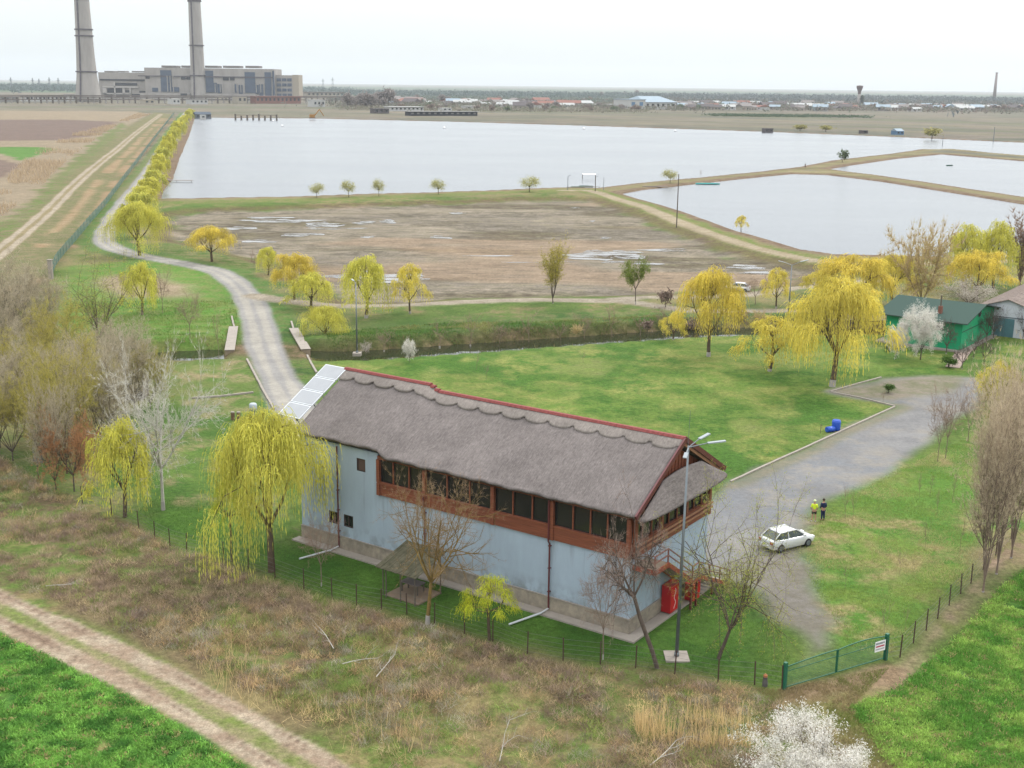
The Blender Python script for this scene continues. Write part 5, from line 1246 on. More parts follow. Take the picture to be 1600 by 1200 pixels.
# saplings in the grass strip on the right
for i, (a, b_, h_) in enumerate([(1436, 780, 40), (1453, 775, 36), (1488, 785, 50), (1464, 805, 40), (1405, 900, 44), (1445, 860, 50), (1320, 815, 60), (1332, 812, 50), (1500, 862, 60), (1414, 985, 40), (1380, 1000, 60), (1320, 920, 40)]):
    place('sapling', a, b_, b_-h_, 14, '%s thin bare sapling in the right-hand grass strip, counted by distance from the gravel yard' % ORD[i], 'sapling', 'sapling', 'thin saplings in the right-hand grass strip')
# reeds and shrubs on the channel bank
for i, (a, b_, c_, w_) in enumerate([(1155, 508, 486, 34), (1185, 512, 486, 30), (1082, 520, 498, 30), (900, 524, 508, 22), (1012, 519, 500, 22)]):
    place('wild' if i % 2 else 'farbrown', a, b_, c_, w_, '%s brown shrub from the right on the channel bank' % ORD[[1, 0, 2, 4, 3][i]], 'shrub', 'bush', 'brown shrubs on the channel bank')

# ------------------------------------------------------------------ ground cover that nobody could count
def cover(name, pts, base_fn, n, label=None):
    pass
def rand_in(Pg, n, ng, maxd=260):
    Pg = np.asarray(Pg); lo = Pg.min(0); hi = Pg.max(0); o = []
    tot = 0
    while tot < n:
        q = ng.uniform(lo, hi, (n*2, 2)); q = q[spoly(q[:, 0], q[:, 1], Pg) > 0]
        a = (q@f_[:2])*1.0; sc = q[:, 0]/np.maximum(q[:, 1], 1)
        q = q[(np.abs(sc) < .62) & (q[:, 1] > 46)]
        o.append(q); tot += len(q)
        if len(q) == 0: break
    return np.concatenate(o)[:n]
def blades(S_, P, L, wd, lean, ca, cb, ng, br=.2):
    n = len(P); z = hz(P[:, 0], P[:, 1]) if P.shape[1] == 2 else P[:, 2]
    A = np.stack([P[:, 0], P[:, 1], z-.03], 1); d = np.stack([ng.normal(size=n)*lean, ng.normal(size=n)*lean, np.ones(n)], 1); d /= np.linalg.norm(d, axis=1, keepdims=True)
    s = np.stack([ng.normal(size=n), ng.normal(size=n), np.zeros(n)], 1); s /= np.linalg.norm(s, axis=1, keepdims=True)
    Ln = (L*ng.uniform(.5, 1.2, n))[:, None]; t = ng.uniform(0, 1, n); col = (ca*(1-t[:, None])+cb*t[:, None])*ng.uniform(1-br, 1+br, n)[:, None]
    S_.tris(A-s*wd, A+s*wd, A+d*Ln, col)
ng = np.random.default_rng(99)
# dry brush
NB = 6800; C0 = rand_in(BRUSH, NB, ng); tk = local(dline, C0[:, 0], C0[:, 1], TRACK, 8, 30); bs = spoly(C0[:, 0], C0[:, 1], BRUSH); C0 = C0[(tk > 3.2) & (bs > .5)]
dens = fbm(C0[:, 0], C0[:, 1], 7, 97, 4); C0 = C0[ng.uniform(size=len(C0)) < sm(.30, .52, 1-dens)*.85+.22]
k = 80; nC_ = len(C0); sz = ng.uniform(.45, 1.0, nC_)*(.7+.6*(1-fbm(C0[:, 0], C0[:, 1], 5, 12, 2)))
pal = np.array([S(164, 142, 118), S(142, 118, 108), S(172, 150, 118), S(150, 128, 116), S(172, 142, 108), S(160, 150, 136), S(130, 108, 84), S(190, 164, 122), S(130, 140, 74), S(118, 134, 66)])
hue = fbm(C0[:, 0], C0[:, 1], 9, 44, 2); pi = np.clip(((hue-.25)*2*6+ng.normal(size=nC_)*1.5), 0, 9).astype(int); pi = np.where(ng.uniform(size=nC_) < .18, ng.integers(8, 10, nC_), pi)
cc = pal[pi]*ng.uniform(.6, 1.42, nC_)[:, None]; S_ = Soup(); P = np.repeat(C0, k, 0)+np.random.default_rng(5).normal(size=(nC_*k, 2))*np.repeat(sz, k)[:, None]*.42
zc = np.repeat(hz(C0[:, 0], C0[:, 1]), k); off = np.linalg.norm(P-np.repeat(C0, k, 0), axis=1); zz = zc+np.abs(ng.normal(size=len(P)))*np.repeat(sz, k)*.28*np.clip(1-off/(np.repeat(sz, k)*1.2), .1, 1)
c_ = np.repeat(cc, k, 0); blades(S_, np.column_stack([P, zz]), np.repeat(sz, k)*.62, .012, 1.1, c_*[1.48, 1.56, 1.5], c_*[1.04, 1.1, 1.05], ng)
tag(link('dry_brush', S_.mesh('dry_brush')), 'tangled dry brown brush and weeds between the dirt track and the wire fence', 'brush', kind='stuff')
# crop
def clumps(name, Pg, n, k, sp, L, wd, lean, ca_, cb_, thr, rise, label, cat='grass', sc=1.0, dead=.06):
    S_ = Soup(); C0 = rand_in(Pg, n, ng); tk = local(dline, C0[:, 0], C0[:, 1], TRACK, 8, 30); C0 = C0[(tk > 2.3) & (fbm(C0[:, 0], C0[:, 1], sc*1.1, 8, 3) > thr)]; q = fbm(C0[:, 0], C0[:, 1], sc*.9, 9, 3)
    cc = mixc(ca_, cb_, sm(.3, .7, q))*ng.uniform(.62, 1.35, len(C0))[:, None]; dd = ng.uniform(size=len(C0)) < dead; cc[dd] = S(190, 172, 120)
    P = np.repeat(C0, k, 0); P = P+ng.normal(size=P.shape)*sp; zc = np.repeat(hz(C0[:, 0], C0[:, 1])+ng.uniform(0, rise, len(C0)), k); c_ = np.repeat(cc, k, 0); blades(S_, np.column_stack([P, zc]), L, wd, lean, c_, c_*.8, ng, .2)
    return tag(link(name, S_.mesh(name)), label, cat, kind='stuff')
clumps('green_crop', CROP, 26000, 20, .15, .2, .036, 1.3, S(82, 134, 56)*1.15, S(136, 186, 84)*1.2, .30, .16, 'dense bright green crop in the bottom left corner below the dirt track', 'crop')
# grass: right field, lawn, strips
def grass(name, Pg, n, L, wd, ca_, cb_, label, excl=None, sc=1.5, lean=.7, patch=.3):
    S_ = Soup(); P = rand_in(Pg, n, ng); q = fbm(P[:, 0], P[:, 1], sc, 19, 3)
    kp = ng.uniform(size=len(P)) < sm(.34, .5, q)+patch
    for E_ in (excl or []): kp &= spoly(P[:, 0], P[:, 1], E_) < 0
    bl = (P[:, 0]-BA[0])*UU[0]+(P[:, 1]-BA[1])*UU[1]; bv = (P[:, 0]-BA[0])*VV[0]+(P[:, 1]-BA[1])*VV[1]; kp &= ~((bl > -.1) & (bl < 30.8) & (bv > -.1) & (bv < 13.1))
    kp &= local(dline, P[:, 0], P[:, 1], ROAD, 6, 30) > 2.7
    P = P[kp]; q = fbm(P[:, 0], P[:, 1], sc*2, 29, 3); ca = mixc(ca_, cb_, sm(.35, .65, q)); blades(S_, P, L*(.7+.6*q), wd, lean, ca, ca*.85, ng, .25)
    tag(link(name, S_.mesh(name)), label, 'grass', kind='stuff')
clumps('field_grass', RGREEN, 22000, 16, .16, .2, .03, 1.2, S(102, 156, 62)*1.1, S(162, 196, 94)*1.15, .26, .12, 'lush green grass in the bottom right corner outside the fence', sc=1.6, dead=.08)
STRIP = pix([(1290, 800), (1400, 735), (1500, 690), (1600, 660), (1640, 800), (1520, 905), (1395, 1020), (1310, 1020), (1250, 930), (1262, 850)])
grass('rough_grass', STRIP, 70000, .22, .018, S(140, 166, 76), S(200, 190, 134), 'patchy rough grass inside the fence right of the gravel yard', [YARD, YARD2], sc=2.4)
grass('verge_grass', pix([(1180, 1078), (1225, 1080), (1390, 1045), (1330, 1110), (1420, 1200), (1330, 1260), (1230, 1130)]), 26000, .25, .016, S(128, 142, 70), S(170, 152, 112), 'mixed grass below the green gate')
grass('shaded_grass', FRONT, 90000, .13, .016, S(72, 112, 46), S(98, 140, 58), 'grass tinted dark for building shade between the fence and the blue building')  # blade colours darkened to carry the building's shade
grass('lawn_grass', LAWN, 200000, .09, .022, S(96, 136, 54), S(130, 156, 72), 'short mown grass of the big lawn behind the building', [YARD], sc=4)
grass('bank_weeds', pix([(500, 520), (700, 505), (1040, 500), (1060, 512), (800, 530), (520, 548)]), 26000, .5, .035, S(96, 130, 60), S(150, 150, 90), 'rough weeds on the green bank above the channel', sc=2.5, lean=.9, patch=.1)
grass('bank_weeds', pix([(100, 470), (380, 470), (395, 540), (300, 545), (110, 545)]), 22000, .4, .035, S(96, 138, 58), S(140, 160, 84), 'rough grass on the slope left of the gravel road', sc=3, lean=.9, patch=.1)
# tall reeds at the bottom
S_ = Soup(); Pg = pix([(985, 1128), (1040, 1120), (1110, 1128), (1190, 1140), (1188, 1168), (1100, 1180), (1000, 1168)]); P = rand_in(Pg, 900, ng); P = P[fbm(P[:, 0], P[:, 1], 1.2, 3, 2) > .45]
c_ = np.tile(S(226, 198, 146)*1.2, (len(P), 1)); blades(S_, P, 2.0, .016, .1, c_, c_*.8, ng); P2 = P+ng.normal(size=P.shape)*.1; blades(S_, P2, 1.1, .02, .4, c_, c_*.75, ng)
z = hz(P[:, 0], P[:, 1]); T = np.stack([P[:, 0], P[:, 1], z+ng.uniform(1.2, 1.9, len(P))], 1); a = rdir(len(P), ng)*[.5, .5, 1]; S_.tris(T-a*.02, T+a*[.1, .1, .26], T+a*[-.05, .06, .1], c_*1.05)
tag(link('reeds', S_.mesh('reeds')), 'tall straw-coloured reeds near the bottom edge left of the blossoming bush', 'reeds', kind='stuff')
for i, (pg, n, lb) in enumerate([(pix([(300, 1040), (340, 1010), (420, 1040), (440, 1120), (380, 1110), (330, 1080)]), 150, 'sparse straw-coloured reed stalks above the dirt track'), (pix([(480, 1090), (640, 1080), (680, 1190), (520, 1180)]), 120, 'scattered dry reed stalks in the middle of the brush')]):
    S_ = Soup(); P = rand_in(pg, n, ng); c_ = np.tile(S(224, 198, 148)*1.2, (len(P), 1)); blades(S_, P, 1.8, .014, .25, c_, c_*.8, ng); tag(link('reeds', S_.mesh('reeds')), lb, 'reeds', kind='stuff')
# straw reeds in the far left field and along the channel
S_ = Soup(); RG_ = pix([(-60, 340), (0, 300), (20, 268), (60, 235), (110, 212), (170, 196), (215, 178), (240, 178), (190, 192), (165, 206), (125, 235), (85, 270), (50, 305), (0, 340), (-60, 390)])
lo, hi = RG_.min(0), RG_.max(0); P = ng.uniform(lo, hi, (260000, 2)); P = P[(spoly(P[:, 0], P[:, 1], RG_) > 0)]; P = P[fbm(P[:, 0], P[:, 1], 40, 6, 3) > .42]
c_ = np.tile(S(196, 174, 144)*1.05, (len(P), 1)); blades(S_, P, 2.2, .13, .35, c_, c_*.85, ng, .18); tag(link('reed_bed', S_.mesh('reed_bed')), 'wide straw-coloured reed bed between the ploughed field and the left dirt track', 'reeds', kind='stuff')
S_ = Soup(); t_ = ng.uniform(0, len(CHAN)-1.001, 5000); i_ = t_.astype(int); fr = (t_-i_)[:, None]; P = CHAN[i_]*(1-fr)+CHAN[i_+1]*fr; e = CHAN[np.minimum(i_+1, len(CHAN)-1)]-CHAN[i_]; e /= np.linalg.norm(e, axis=1, keepdims=True); side = np.where(ng.uniform(size=len(P)) < .72, 1, -1)
P = P+np.stack([-e[:, 1], e[:, 0]], 1)*(side*ng.uniform(3.0, 5.4, len(P)))[:, None]; kp = (local(dline, P[:, 0], P[:, 1], ROAD, 10, 30) > 4.5) & ((fbm(P[:, 0], P[:, 1], 7, 60, 2) > .45) | (side < 0)*(ng.uniform(size=len(P)) < .3)); P = P[kp]
c_ = mixc(S(176, 146, 112), S(104, 122, 62), ng.uniform(0, 1, len(P))**.6); blades(S_, P, .65, .035, .5, c_, c_*.8, ng); tag(link('channel_reeds', S_.mesh('channel_reeds')), 'brown dry reeds along the banks of the channel', 'reeds', kind='stuff')
# pale dead branches lying in the brush
for i, (a, b_, r_) in enumerate([(560, 1040, .3), (600, 1052, 1.2), (510, 1010, 2.2), (95, 920, .1), (780, 1180, 1.6), (1040, 1195, .5)]):
    p = GP(a, b_); t = empty('dead_branch', (p[0], p[1], p[2]+.25), r_, '%s pale dead branch lying in the dry brush' % ['long forked', 'broad', 'small steep', 'flat heap-like', 'single upright', 'curled'][i], 'branch', 'pale dead branches in the brush')
    q = MB(); rg = random.Random(i); 
    def br_(p0, d, L, r, lv):
        for k in range(3):
            d = (d+rndv(rg)*.25).normalized(); p1 = p0+d*L/3; q.tube(p0, p1, r, r*.75, 4, cap=False); r *= .75; p0 = p1
            if lv < 3: br_(p0, (d+rndv(rg)*.8).normalized(), L*.55, r*.7, lv+1)
    br_(Vector((-1, 0, 0)), Vector((1, 0, .15 if i != 4 else 1.2)).normalized(), 2.2, .035, 0); q.build('wood', barkG, t)

# ------------------------------------------------------------------ green house, sheds
def frame_from(a, b):
    a = np.array(a); b = np.array(b); e = b-a; return math.atan2(e[1], e[0]), float(np.hypot(e[0], e[1]))
gA = G(1500, 549); gB = G(1382, 533); gC = G(1531, 521)
ang, gLen = frame_from(gA, gC); _, gW = frame_from(gA, gB)
# local frame: x to the left along the front, y towards the back
ax = gB-gA; ang = math.atan2(ax[1], ax[0]); ay = gC-gA; depth = abs(-math.sin(ang)*ay[0]+math.cos(ang)*ay[1]); sgn = 1 if (-math.sin(ang)*ay[0]+math.cos(ang)*ay[1]) > 0 else -1
gh = empty('green_house', tuple(gA), ang, 'small bright green house with a dark green tiled roof and round gable window', 'house')
grn = M_('green_render', (0.012, 0.27, 0.12), .7, .2, noise=.15, nscale=1.5); EH = 4.1; RH = 5.5
def sy(v): return sgn*v
def bxs(b, x0, x1, y0, y1, z0, z1): b.box(x0, x1, min(sy(y0), sy(y1)), max(sy(y0), sy(y1)), z0, z1)
b = MB(); bxs(b, 0, gW, 0, depth, .15, EH-.02); b.prism([(sy(0), EH-.02), (sy(depth), EH-.02), (sy(depth/2), RH-.12)], 'x', 0, gW)
b.build('wall', grn, gh)
b = MB(); bxs(b, -.8, gW+1.0, -.9, depth+.6, -.2, .14); b.build('foundation', concm, gh)
rm = bpy.data.materials.new('green_roof_tiles'); rm.use_nodes = True
def _rm():
    N = rm.node_tree.nodes; L = rm.node_tree.links; t = N.new('ShaderNodeTexCoord'); w = N.new('ShaderNodeTexWave'); w.wave_type = 'BANDS'; w.bands_direction = 'Y'; w.inputs['Scale'].default_value = .95; w.inputs['Distortion'].default_value = .3
    L.new(t.outputs['Object'], w.inputs[0]); r = N.new('ShaderNodeValToRGB'); r.color_ramp.elements[0].color = (*S(50, 76, 68), 1); r.color_ramp.elements[0].position = .1; r.color_ramp.elements[1].color = (*S(78, 106, 96), 1); r.color_ramp.elements[1].position = .5
    L.new(w.outputs[0], r.inputs[0]); L.new(r.outputs[0], N['Principled BSDF'].inputs['Base Color']); N['Principled BSDF'].inputs['Roughness'].default_value = .85; N['Principled BSDF'].inputs['Specular IOR Level'].default_value = .15
_rm()
def roof_slab(x0, x1, yA, zA, yB, zB, th, m, parent, name='roof'):
    b = MB(); b.prism([(sy(yA), zA), (sy(yB), zB), (sy(yB), zB+th), (sy(yA), zA+th)], 'x', x0, x1); return b.build(name, m, parent)
roof_slab(-.9, gW+1.2, -.9, EH-.2, depth/2, RH, .14, rm, gh); roof_slab(-.9, gW+1.2, depth+.8, EH-.15, depth/2+.01, RH, .14, rm, gh)
cm = M_('brick_chimney', (.16, .07, .05), .9); b = MB(); bxs(b, gW*.36-.25, gW*.36+.25, depth*.12, depth*.12+.5, 4.3, 5.6); co = b.build('chimney', cm, gh); q = MB(); q.tube((gW*.36, sy(depth*.12+.25), 5.6), (gW*.36, sy(depth*.12+.25), 7.1), .1); q.build('flue', pm, co)
q = MB(); q.tube((-.02, sy(depth*.5), 4.3), (-.10, sy(depth*.5), 4.3), .55, .55, 20); wo = q.build('round_window', M_('dark_frame', (1, 1, 1)), gh); q = MB(); q.tube((-.102, sy(depth*.5), 4.3), (-.12, sy(depth*.5), 4.3), .44, .44, 20); q.build('pane', glassm, wo)
b = MB(); bxs(b, -.05, -.004, 0, depth, 2.6, 2.72); b.build('trim_band', M_('dark_green', (.01, .09, .05), .7), gh)
b = MB(); bxs(b, 2.6, 3.6, -.06, -.005, 2.6, 3.6); wo = b.build('window_frame', M_('dark_frame', (1, 1, 1)), gh); b = MB(); bxs(b, 2.7, 3.5, -.075, -.062, 2.7, 3.5); b.build('pane', glassm, wo)
b = MB(); bxs(b, gW*.78, gW*.78+1.0, -.06, -.005, .2, 2.2); b.build('door', M_('dark_green', (1, 1, 1)), gh)
# stone path beside it
P = [(1488, 575), (1497, 562), (1508, 548), (1524, 535), (1545, 527)]; vs = []
pts = spline(pix(P), 6); ribbon('stone_path', pts, .9, .09, M_('pinkish_stone', S(206, 184, 170), .9, noise=.3, nscale=1.5))
# white shed
wA = G(1527, 521); wB = G(1616, 532); ang, wl = frame_from(wA, wB)
ws_ = empty('white_shed', tuple(wA), ang, 'large white shed with teal double doors and a brown-grey corrugated roof', 'shed')
wp = M_('white_plaster', np.minimum(S(236, 240, 248)*1.25, .8), .9, .1, noise=.12, nscale=.8); rfm = M_('weathered_roof_sheet', S(176, 160, 150), .9, .1, noise=.3, nscale=1.2, stretch=(4, .4, 1), col2=S(136, 122, 114))
EW, RW, DW = 4.2, 5.6, 26
b = MB(); b.prism([(0, -.1), (wl, -.1), (wl, EW), (wl/2, RW-.1), (0, EW)], 'y', 0, .4); b.box(0, .4, .4, DW, -.1, EW); b.box(wl-.4, wl, .4, DW, -.1, EW); b.prism([(0, -.1), (wl, -.1), (wl, EW), (wl/2, RW-.1), (0, EW)], 'y', DW, DW+.4); b.build('wall', wp, ws_)
for s in (0, 1):
    xe = -.6 if s == 0 else wl+.6; b = MB(); xm = wl/2; n = 20
    for k in range(n): b.add([(xe, -.5+k*(DW+1.4)/n, EW-.15+.02*(k % 2)), (xm, -.5+k*(DW+1.4)/n, RW+.02*(k % 2)), (xm, -.5+(k+1)*(DW+1.4)/n, RW+.02*(k % 2)), (xe, -.5+(k+1)*(DW+1.4)/n, EW-.15+.02*(k % 2)), (xe, -.5+k*(DW+1.4)/n, EW-.25), (xm, -.5+k*(DW+1.4)/n, RW-.1), (xm, -.5+(k+1)*(DW+1.4)/n, RW-.1), (xe, -.5+(k+1)*(DW+1.4)/n, EW-.25)], [(0, 1, 2, 3), (7, 6, 5, 4), (0, 4, 5, 1), (2, 6, 7, 3), (0, 3, 7, 4)])
    b.build('roof', rfm, ws_)
tl_ = M_('teal_door', S(112, 160, 170), .6, noise=.15, nscale=2); dpx = wl/89.0
for k in range(2): MB().box((1552-1527)*dpx+k*15.6*dpx+.02, (1552-1527)*dpx+(k+1)*15.6*dpx-.02, -.08, -.004, 0, 2.7).build('door', tl_, ws_)
MB().box((1525-1527)*dpx, wl, -.06, -.004, 2.82, 2.95).build('trim_band', M_('grey_trim', (.12, .16, .18), .7), ws_)
MB().box(wl*.5-1.6, wl*.5-1.3, -.08, -.004, 3.9, 4.2).build('vent', pm, ws_)
# walls and low sheds left of the green house
b = MB(); q = GP(1385, 519); t = empty('garden_wall', tuple(q), 0, 'low brownish garden wall left of the green house', 'wall'); b.box(-9, 0, 0, .3, 0, 1.8); b.build('wall', M_('brown_block', S(150, 132, 120), .9, noise=.3, nscale=2), t); MB().box(-9.1, .1, -.05, .35, 1.802, 1.9).build('coping', concm, t)
# small derelict white shed at the left
q = GP(203, 626); t = empty('derelict_shed', tuple(q), .05, 'small derelict white shed with two dark window holes among bare trees', 'shed')
dm = M_('peeling_plaster', S(214, 206, 202), .9, .1, noise=.4, nscale=2, col2=S(150, 134, 126)); b = MB(); b.box(-1.4, -1.0, 0, .25, 0, 3.6); b.box(-.15, .05, 0, .25, 0, 2.6); b.box(1.0, 1.4, 0, .25, 0, 3.2); b.box(-1.0, -.15, 0, .25, 0, .9); b.box(.05, 1.0, 0, .25, 0, .7); b.box(-1.0, 1.0, 0, .25, 2.602, 3.6); b.box(-1.4, -1.2, .25, 3.0, 0, 3.3); b.box(1.2, 1.4, .25, 3.0, 0, 2.9); b.build('wall', dm, t)
MB().box(-2.6, -1.45, .02, .3, 2.9, 3.3).build('lintel', dm, t); MB().box(-1.3, 1.3, .8, 3.0, 0, 1.6).build('inner_shade', M_('inner_shade_dark', (.05, .045, .04), .9), t)  # solid dark block behind the window holes stands for the shade inside
q = GP(60, 722); t = empty('concrete_slab', tuple(q), -.5, 'upright grey-green concrete slab standing in the left thicket', 'slab'); b = MB(); b.add([(-.55, -.15, -.2), (.55, -.15, -.2), (.55, .15, -.2), (-.55, .15, -.2), (-.45, -.12, 3.3), (.6, -.12, 3.1), (.6, .12, 3.1), (-.45, .12, 3.3)], [(0, 3, 2, 1), (4, 5, 6, 7), (0, 1, 5, 4), (1, 2, 6, 5), (2, 3, 7, 6), (3, 0, 4, 7)]); b.build('panel', M_('mossy_concrete', S(168, 172, 156), .9, noise=.3, nscale=1.5), t)
q = GP(80, 436); t = empty('fence_pillar', tuple(q), 0, 'grey concrete pillar at the near end of the green mesh fence', 'pillar'); MB().box(-.35, .35, -.35, .35, -.2, 3.4).build('shaft', concm, t); MB().box(-.42, .42, -.42, .42, 3.402, 3.55).build('cap', concm, t)

# ------------------------------------------------------------------ people
skin = M_('skin', (.36, .20, .14), .6, .3)
def skinned(name, pts, edges, m, parent, sub=2):
    me = bpy.data.meshes.new(name); me.from_pydata([p[:3] for p in pts], edges, []); me.materials.append(m); o = link(name, me, parent)
    md = o.modifiers.new('skin', 'SKIN'); md.use_smooth_shade = True
    for i, p in enumerate(pts):
        r = p[3]; me.skin_vertices[0].data[i].radius = (r, p[4] if len(p) > 4 else r)
        me.skin_vertices[0].data[i].use_root = (i == 0)
    s = o.modifiers.new('sub', 'SUBSURF'); s.levels = sub; s.render_levels = sub
    return o
def person(px, py, rz, label, top, bottom, shoes, cap, shorts, hairc, stance=.12):
    p = GP(px, py); t = empty('person', tuple(p), rz, label, 'person', None); t.scale = (1.05, 1.05, 1.05)
    k = [(0, 0, .98, .15, .11), (0, 0, 1.18, .14, .10), (0, 0, 1.38, .17, .11), (0, 0, 1.50, .08), (0, .01, 1.57, .055), (0, .0, 1.66, .085, .1), (0, 0, 1.74, .07, .085)]
    e = [(0, 1), (1, 2), (2, 3), (3, 4), (4, 5), (5, 6)]
    for s in (-1, 1):
        b = len(k); k += [(s*.19, 0, 1.42, .055), (s*.25, .03, 1.15, .045), (s*.22, -.10, .98, .035), (s*.18, -.16, .95, .03)]; e += [(2, b), (b, b+1), (b+1, b+2), (b+2, b+3)]
        b = len(k); k += [(s*.09, 0, .88, .095), (s*stance, .01, .50, .062), (s*(stance+.02), .03, .12, .042), (s*(stance+.03), -.1, .05, .04)]; e += [(0, b), (b, b+1), (b+1, b+2), (b+2, b+3)]
    bo = skinned('body', k, e, skin, t)
    tp = [(0, 0, .96, .165, .125), (0, 0, 1.18, .16, .12), (0, 0, 1.38, .19, .13), (0, 0, 1.47, .1)]; te = [(0, 1), (1, 2), (2, 3)]
    for s in (-1, 1): b = len(tp); tp += [(s*.19, 0, 1.42, .072), (s*.25, .03, 1.17, .06)]+([] if shorts else [(s*.22, -.10, 1.0, .05)]); te += [(2, b), (b, b+1)]+([] if shorts else [(b+1, b+2)])
    skinned('jacket', tp, te, top, t)
    bp_ = [(0, 0, .93, .155, .12)]; be = []
    for s in (-1, 1):
        b = len(bp_); bp_ += [(s*.10, 0, .82, .11)]; be += [(0, b)]
        if shorts: bp_ += [(s*.115, 0, .62, .09)]; be += [(b, b+1)]
        else: bp_ += [(s*stance, .01, .50, .085), (s*(stance+.02), .03, .12, .06)]; be += [(b, b+1), (b+1, b+2)]
    skinned('shorts' if shorts else 'trousers', bp_, be, bottom, t)
    for s in (-1, 1): skinned('shoe', [(s*(stance+.02), .05, .06, .055), (s*(stance+.03), -.06, .05, .055), (s*(stance+.04), -.16, .045, .045)], [(0, 1), (1, 2)], shoes, t, 1)
    q = MB(); q.lathe([(.098, 0), (.11, .05), (.095, .11), (.04, .15)], 14, c=(0, 0, 1.68)); q.build('cap' if cap is not None else 'hair', cap if cap is not None else hairc, t, smooth=True)
    return t
hv = M_('hi_vis_yellow', (.50, .62, .03), .7); navy = M_('navy_cloth', (.012, .02, .06), .8); blk = M_('black_cloth', (.015, .015, .018), .8); wsh = M_('white_shoe', (.55, .55, .55), .6); hatw = M_('pale_cap', (.5, .55, .3), .7); hair = M_('dark_hair', (.03, .02, .015), .8)
person(1271, 815, math.radians(170), 'person in a bright yellow top, black shorts and white shoes standing with back turned', hv, blk, wsh, hatw, True, hair)
person(1285, 813, math.radians(195), 'person in a dark navy jacket and trousers standing beside the yellow-topped one', navy, navy, M_('brown_shoe', (.15, .08, .05), .6), None, False, hair, .09)
person(1258, 262, 0, 'tiny dark-clothed person standing on the dike between the far ponds', blk, blk, blk, None, False, hair)

# ------------------------------------------------------------------ cars
def car(px, py, rz, label, paint):
    p = GP(px, py); t = empty('parked_car', tuple(p), rz, label, 'car', None); t.scale = (1.05, 1.05, 1.05)
    # body stations along x (front +): (x, half width, sill z, belt z)
    st = [(-2.12, .62, .42, .78), (-2.05, .78, .28, .92), (-1.6, .86, .22, .98), (-.6, .88, .2, .95), (.6, .88, .2, .94), (1.05, .87, .22, .92), (1.6, .84, .24, .82), (2.0, .74, .3, .70), (2.14, .55, .4, .58)]
    V = []; F = []; n = 10
    for (x, hw, z0, z1) in st:
        zm = (z0+z1)/2
        V += [(x, -hw*.93, z0), (x, -hw, zm-.1), (x, -hw, zm+.08), (x, -hw*.93, z1-.05), (x, -hw*.8, z1), (x, hw*.8, z1), (x, hw*.93, z1-.05), (x, hw, zm+.08), (x, hw, zm-.1), (x, hw*.93, z0)]
    for i in range(len(st)-1):
        for j in range(n): F.append((i*n+j, i*n+(j+1) % n, (i+1)*n+(j+1) % n, (i+1)*n+j))
    F += [tuple(range(n)), tuple(range((len(st)-1)*n, len(st)*n))[::-1]]
    b = MB(); b.add(V, F); bo = b.build('body', paint, t, smooth=True, bevel=.03)
    # cabin: roof shell on a glazed band
    cab = [(-1.85, .70, .94), (-1.25, .60, 1.40), (-.4, .60, 1.47), (.25, .58, 1.44), (1.12, .70, .92)]
    g = MB(); V = []
    for (x, hw, z) in cab: V += [(x, -hw, z), (x, hw, z)]
    V2 = [(x, -.76 if 0 < i < 4 else -hw, .93) for i, (x, hw, z) in enumerate(cab)]+[(x, .76 if 0 < i < 4 else hw, .93) for i, (x, hw, z) in enumerate(cab)]
    k = len(V); F = [(2*i, 2*i+1, 2*i+3, 2*i+2) for i in range(4)]+[(2*i, 2*i+2, k+i+1, k+i) for i in range(4)]+[(2*i+1, k+5+i, k+5+i+1, 2*i+3) for i in range(4)]
    g.add(V+V2, F); g.build('windows', M_('car_glass', (.03, .045, .04), .08, .6), t)
    r = MB(); V = []; rr = [(-1.3, .61, 1.40), (-1.15, .60, 1.44), (-.4, .61, 1.50), (.2, .60, 1.47), (.36, .60, 1.40)]
    for (x, hw, z) in rr: V += [(x, -hw, z-.05), (x, -hw*.85, z+.012), (x, hw*.85, z+.012), (x, hw, z-.05)]
    F = []
    for i in range(4):
        for j in range(3): F.append((4*i+j, 4*i+j+1, 4*i+j+5, 4*i+j+4))
    r.add(V, F); ro = r.build('roof', paint, t, smooth=True); so_ = ro.modifiers.new('sol', 'SOLIDIFY'); so_.thickness = .04
    for s in (-1, 1):
        q = MB()
        for (a, b2) in (((-1.9, .72, .95), (-1.27, .62, 1.42)), ((.30, .60, 1.44), (1.16, .72, .93)), ((-.55, .62, 1.46), (-.55, .77, .94)), ((-1.3, .61, 1.42), (.3, .61, 1.45))): q.bar((a[0], s*a[1], a[2]), (b2[0], s*b2[1], b2[2]), .06, .05)
        q.build('pillar_trim', paint, t)
        MB().box(-2.13, -1.98, s*.62-.13, s*.62+.13, .68, .86).build('tail_lamp', M_('tail_red', (.3, .03, .02), .3), t); MB().box(1.86, 2.08, s*.58-.15, s*.58+.15, .56, .70).build('headlight', M_('lamp_clear', (.6, .6, .6), .15), t)
        MB().box(.75, .98, s*.93-.06, s*.93+.06, .95, 1.06).build('mirror', paint, t)
        for xx in (-1.32, 1.32):
            w_ = MB(); w_.tube((xx, s*.70, .32), (xx, s*.90, .32), .32, .32, 20); wo = w_.build('wheel', M_('tyre', (.02, .02, .02), .8), t, bevel=.03); q = MB(); q.tube((xx, s*.902, .32), (xx, s*.915, .32), .2, .19, 10); q.build('rim', metg, wo)
    MB().box(-2.17, -2.08, -.7, .7, .36, .52).build('bumper', paint, t); MB().box(-2.14, -2.125, -.26, .26, .58, .69).build('number_plate', M_('plate', (.6, .6, .6), .5), t)
    return t
silver = M_('silver_paint', (.55, .56, .57), .22, .5, metal=.25)
car(1229, 853, math.radians(30), 'silver-white hatchback parked on the gravel near the two people', silver)
car(1152, 455, math.radians(165), 'small silver car parked on the upper track behind the golden willow', silver)

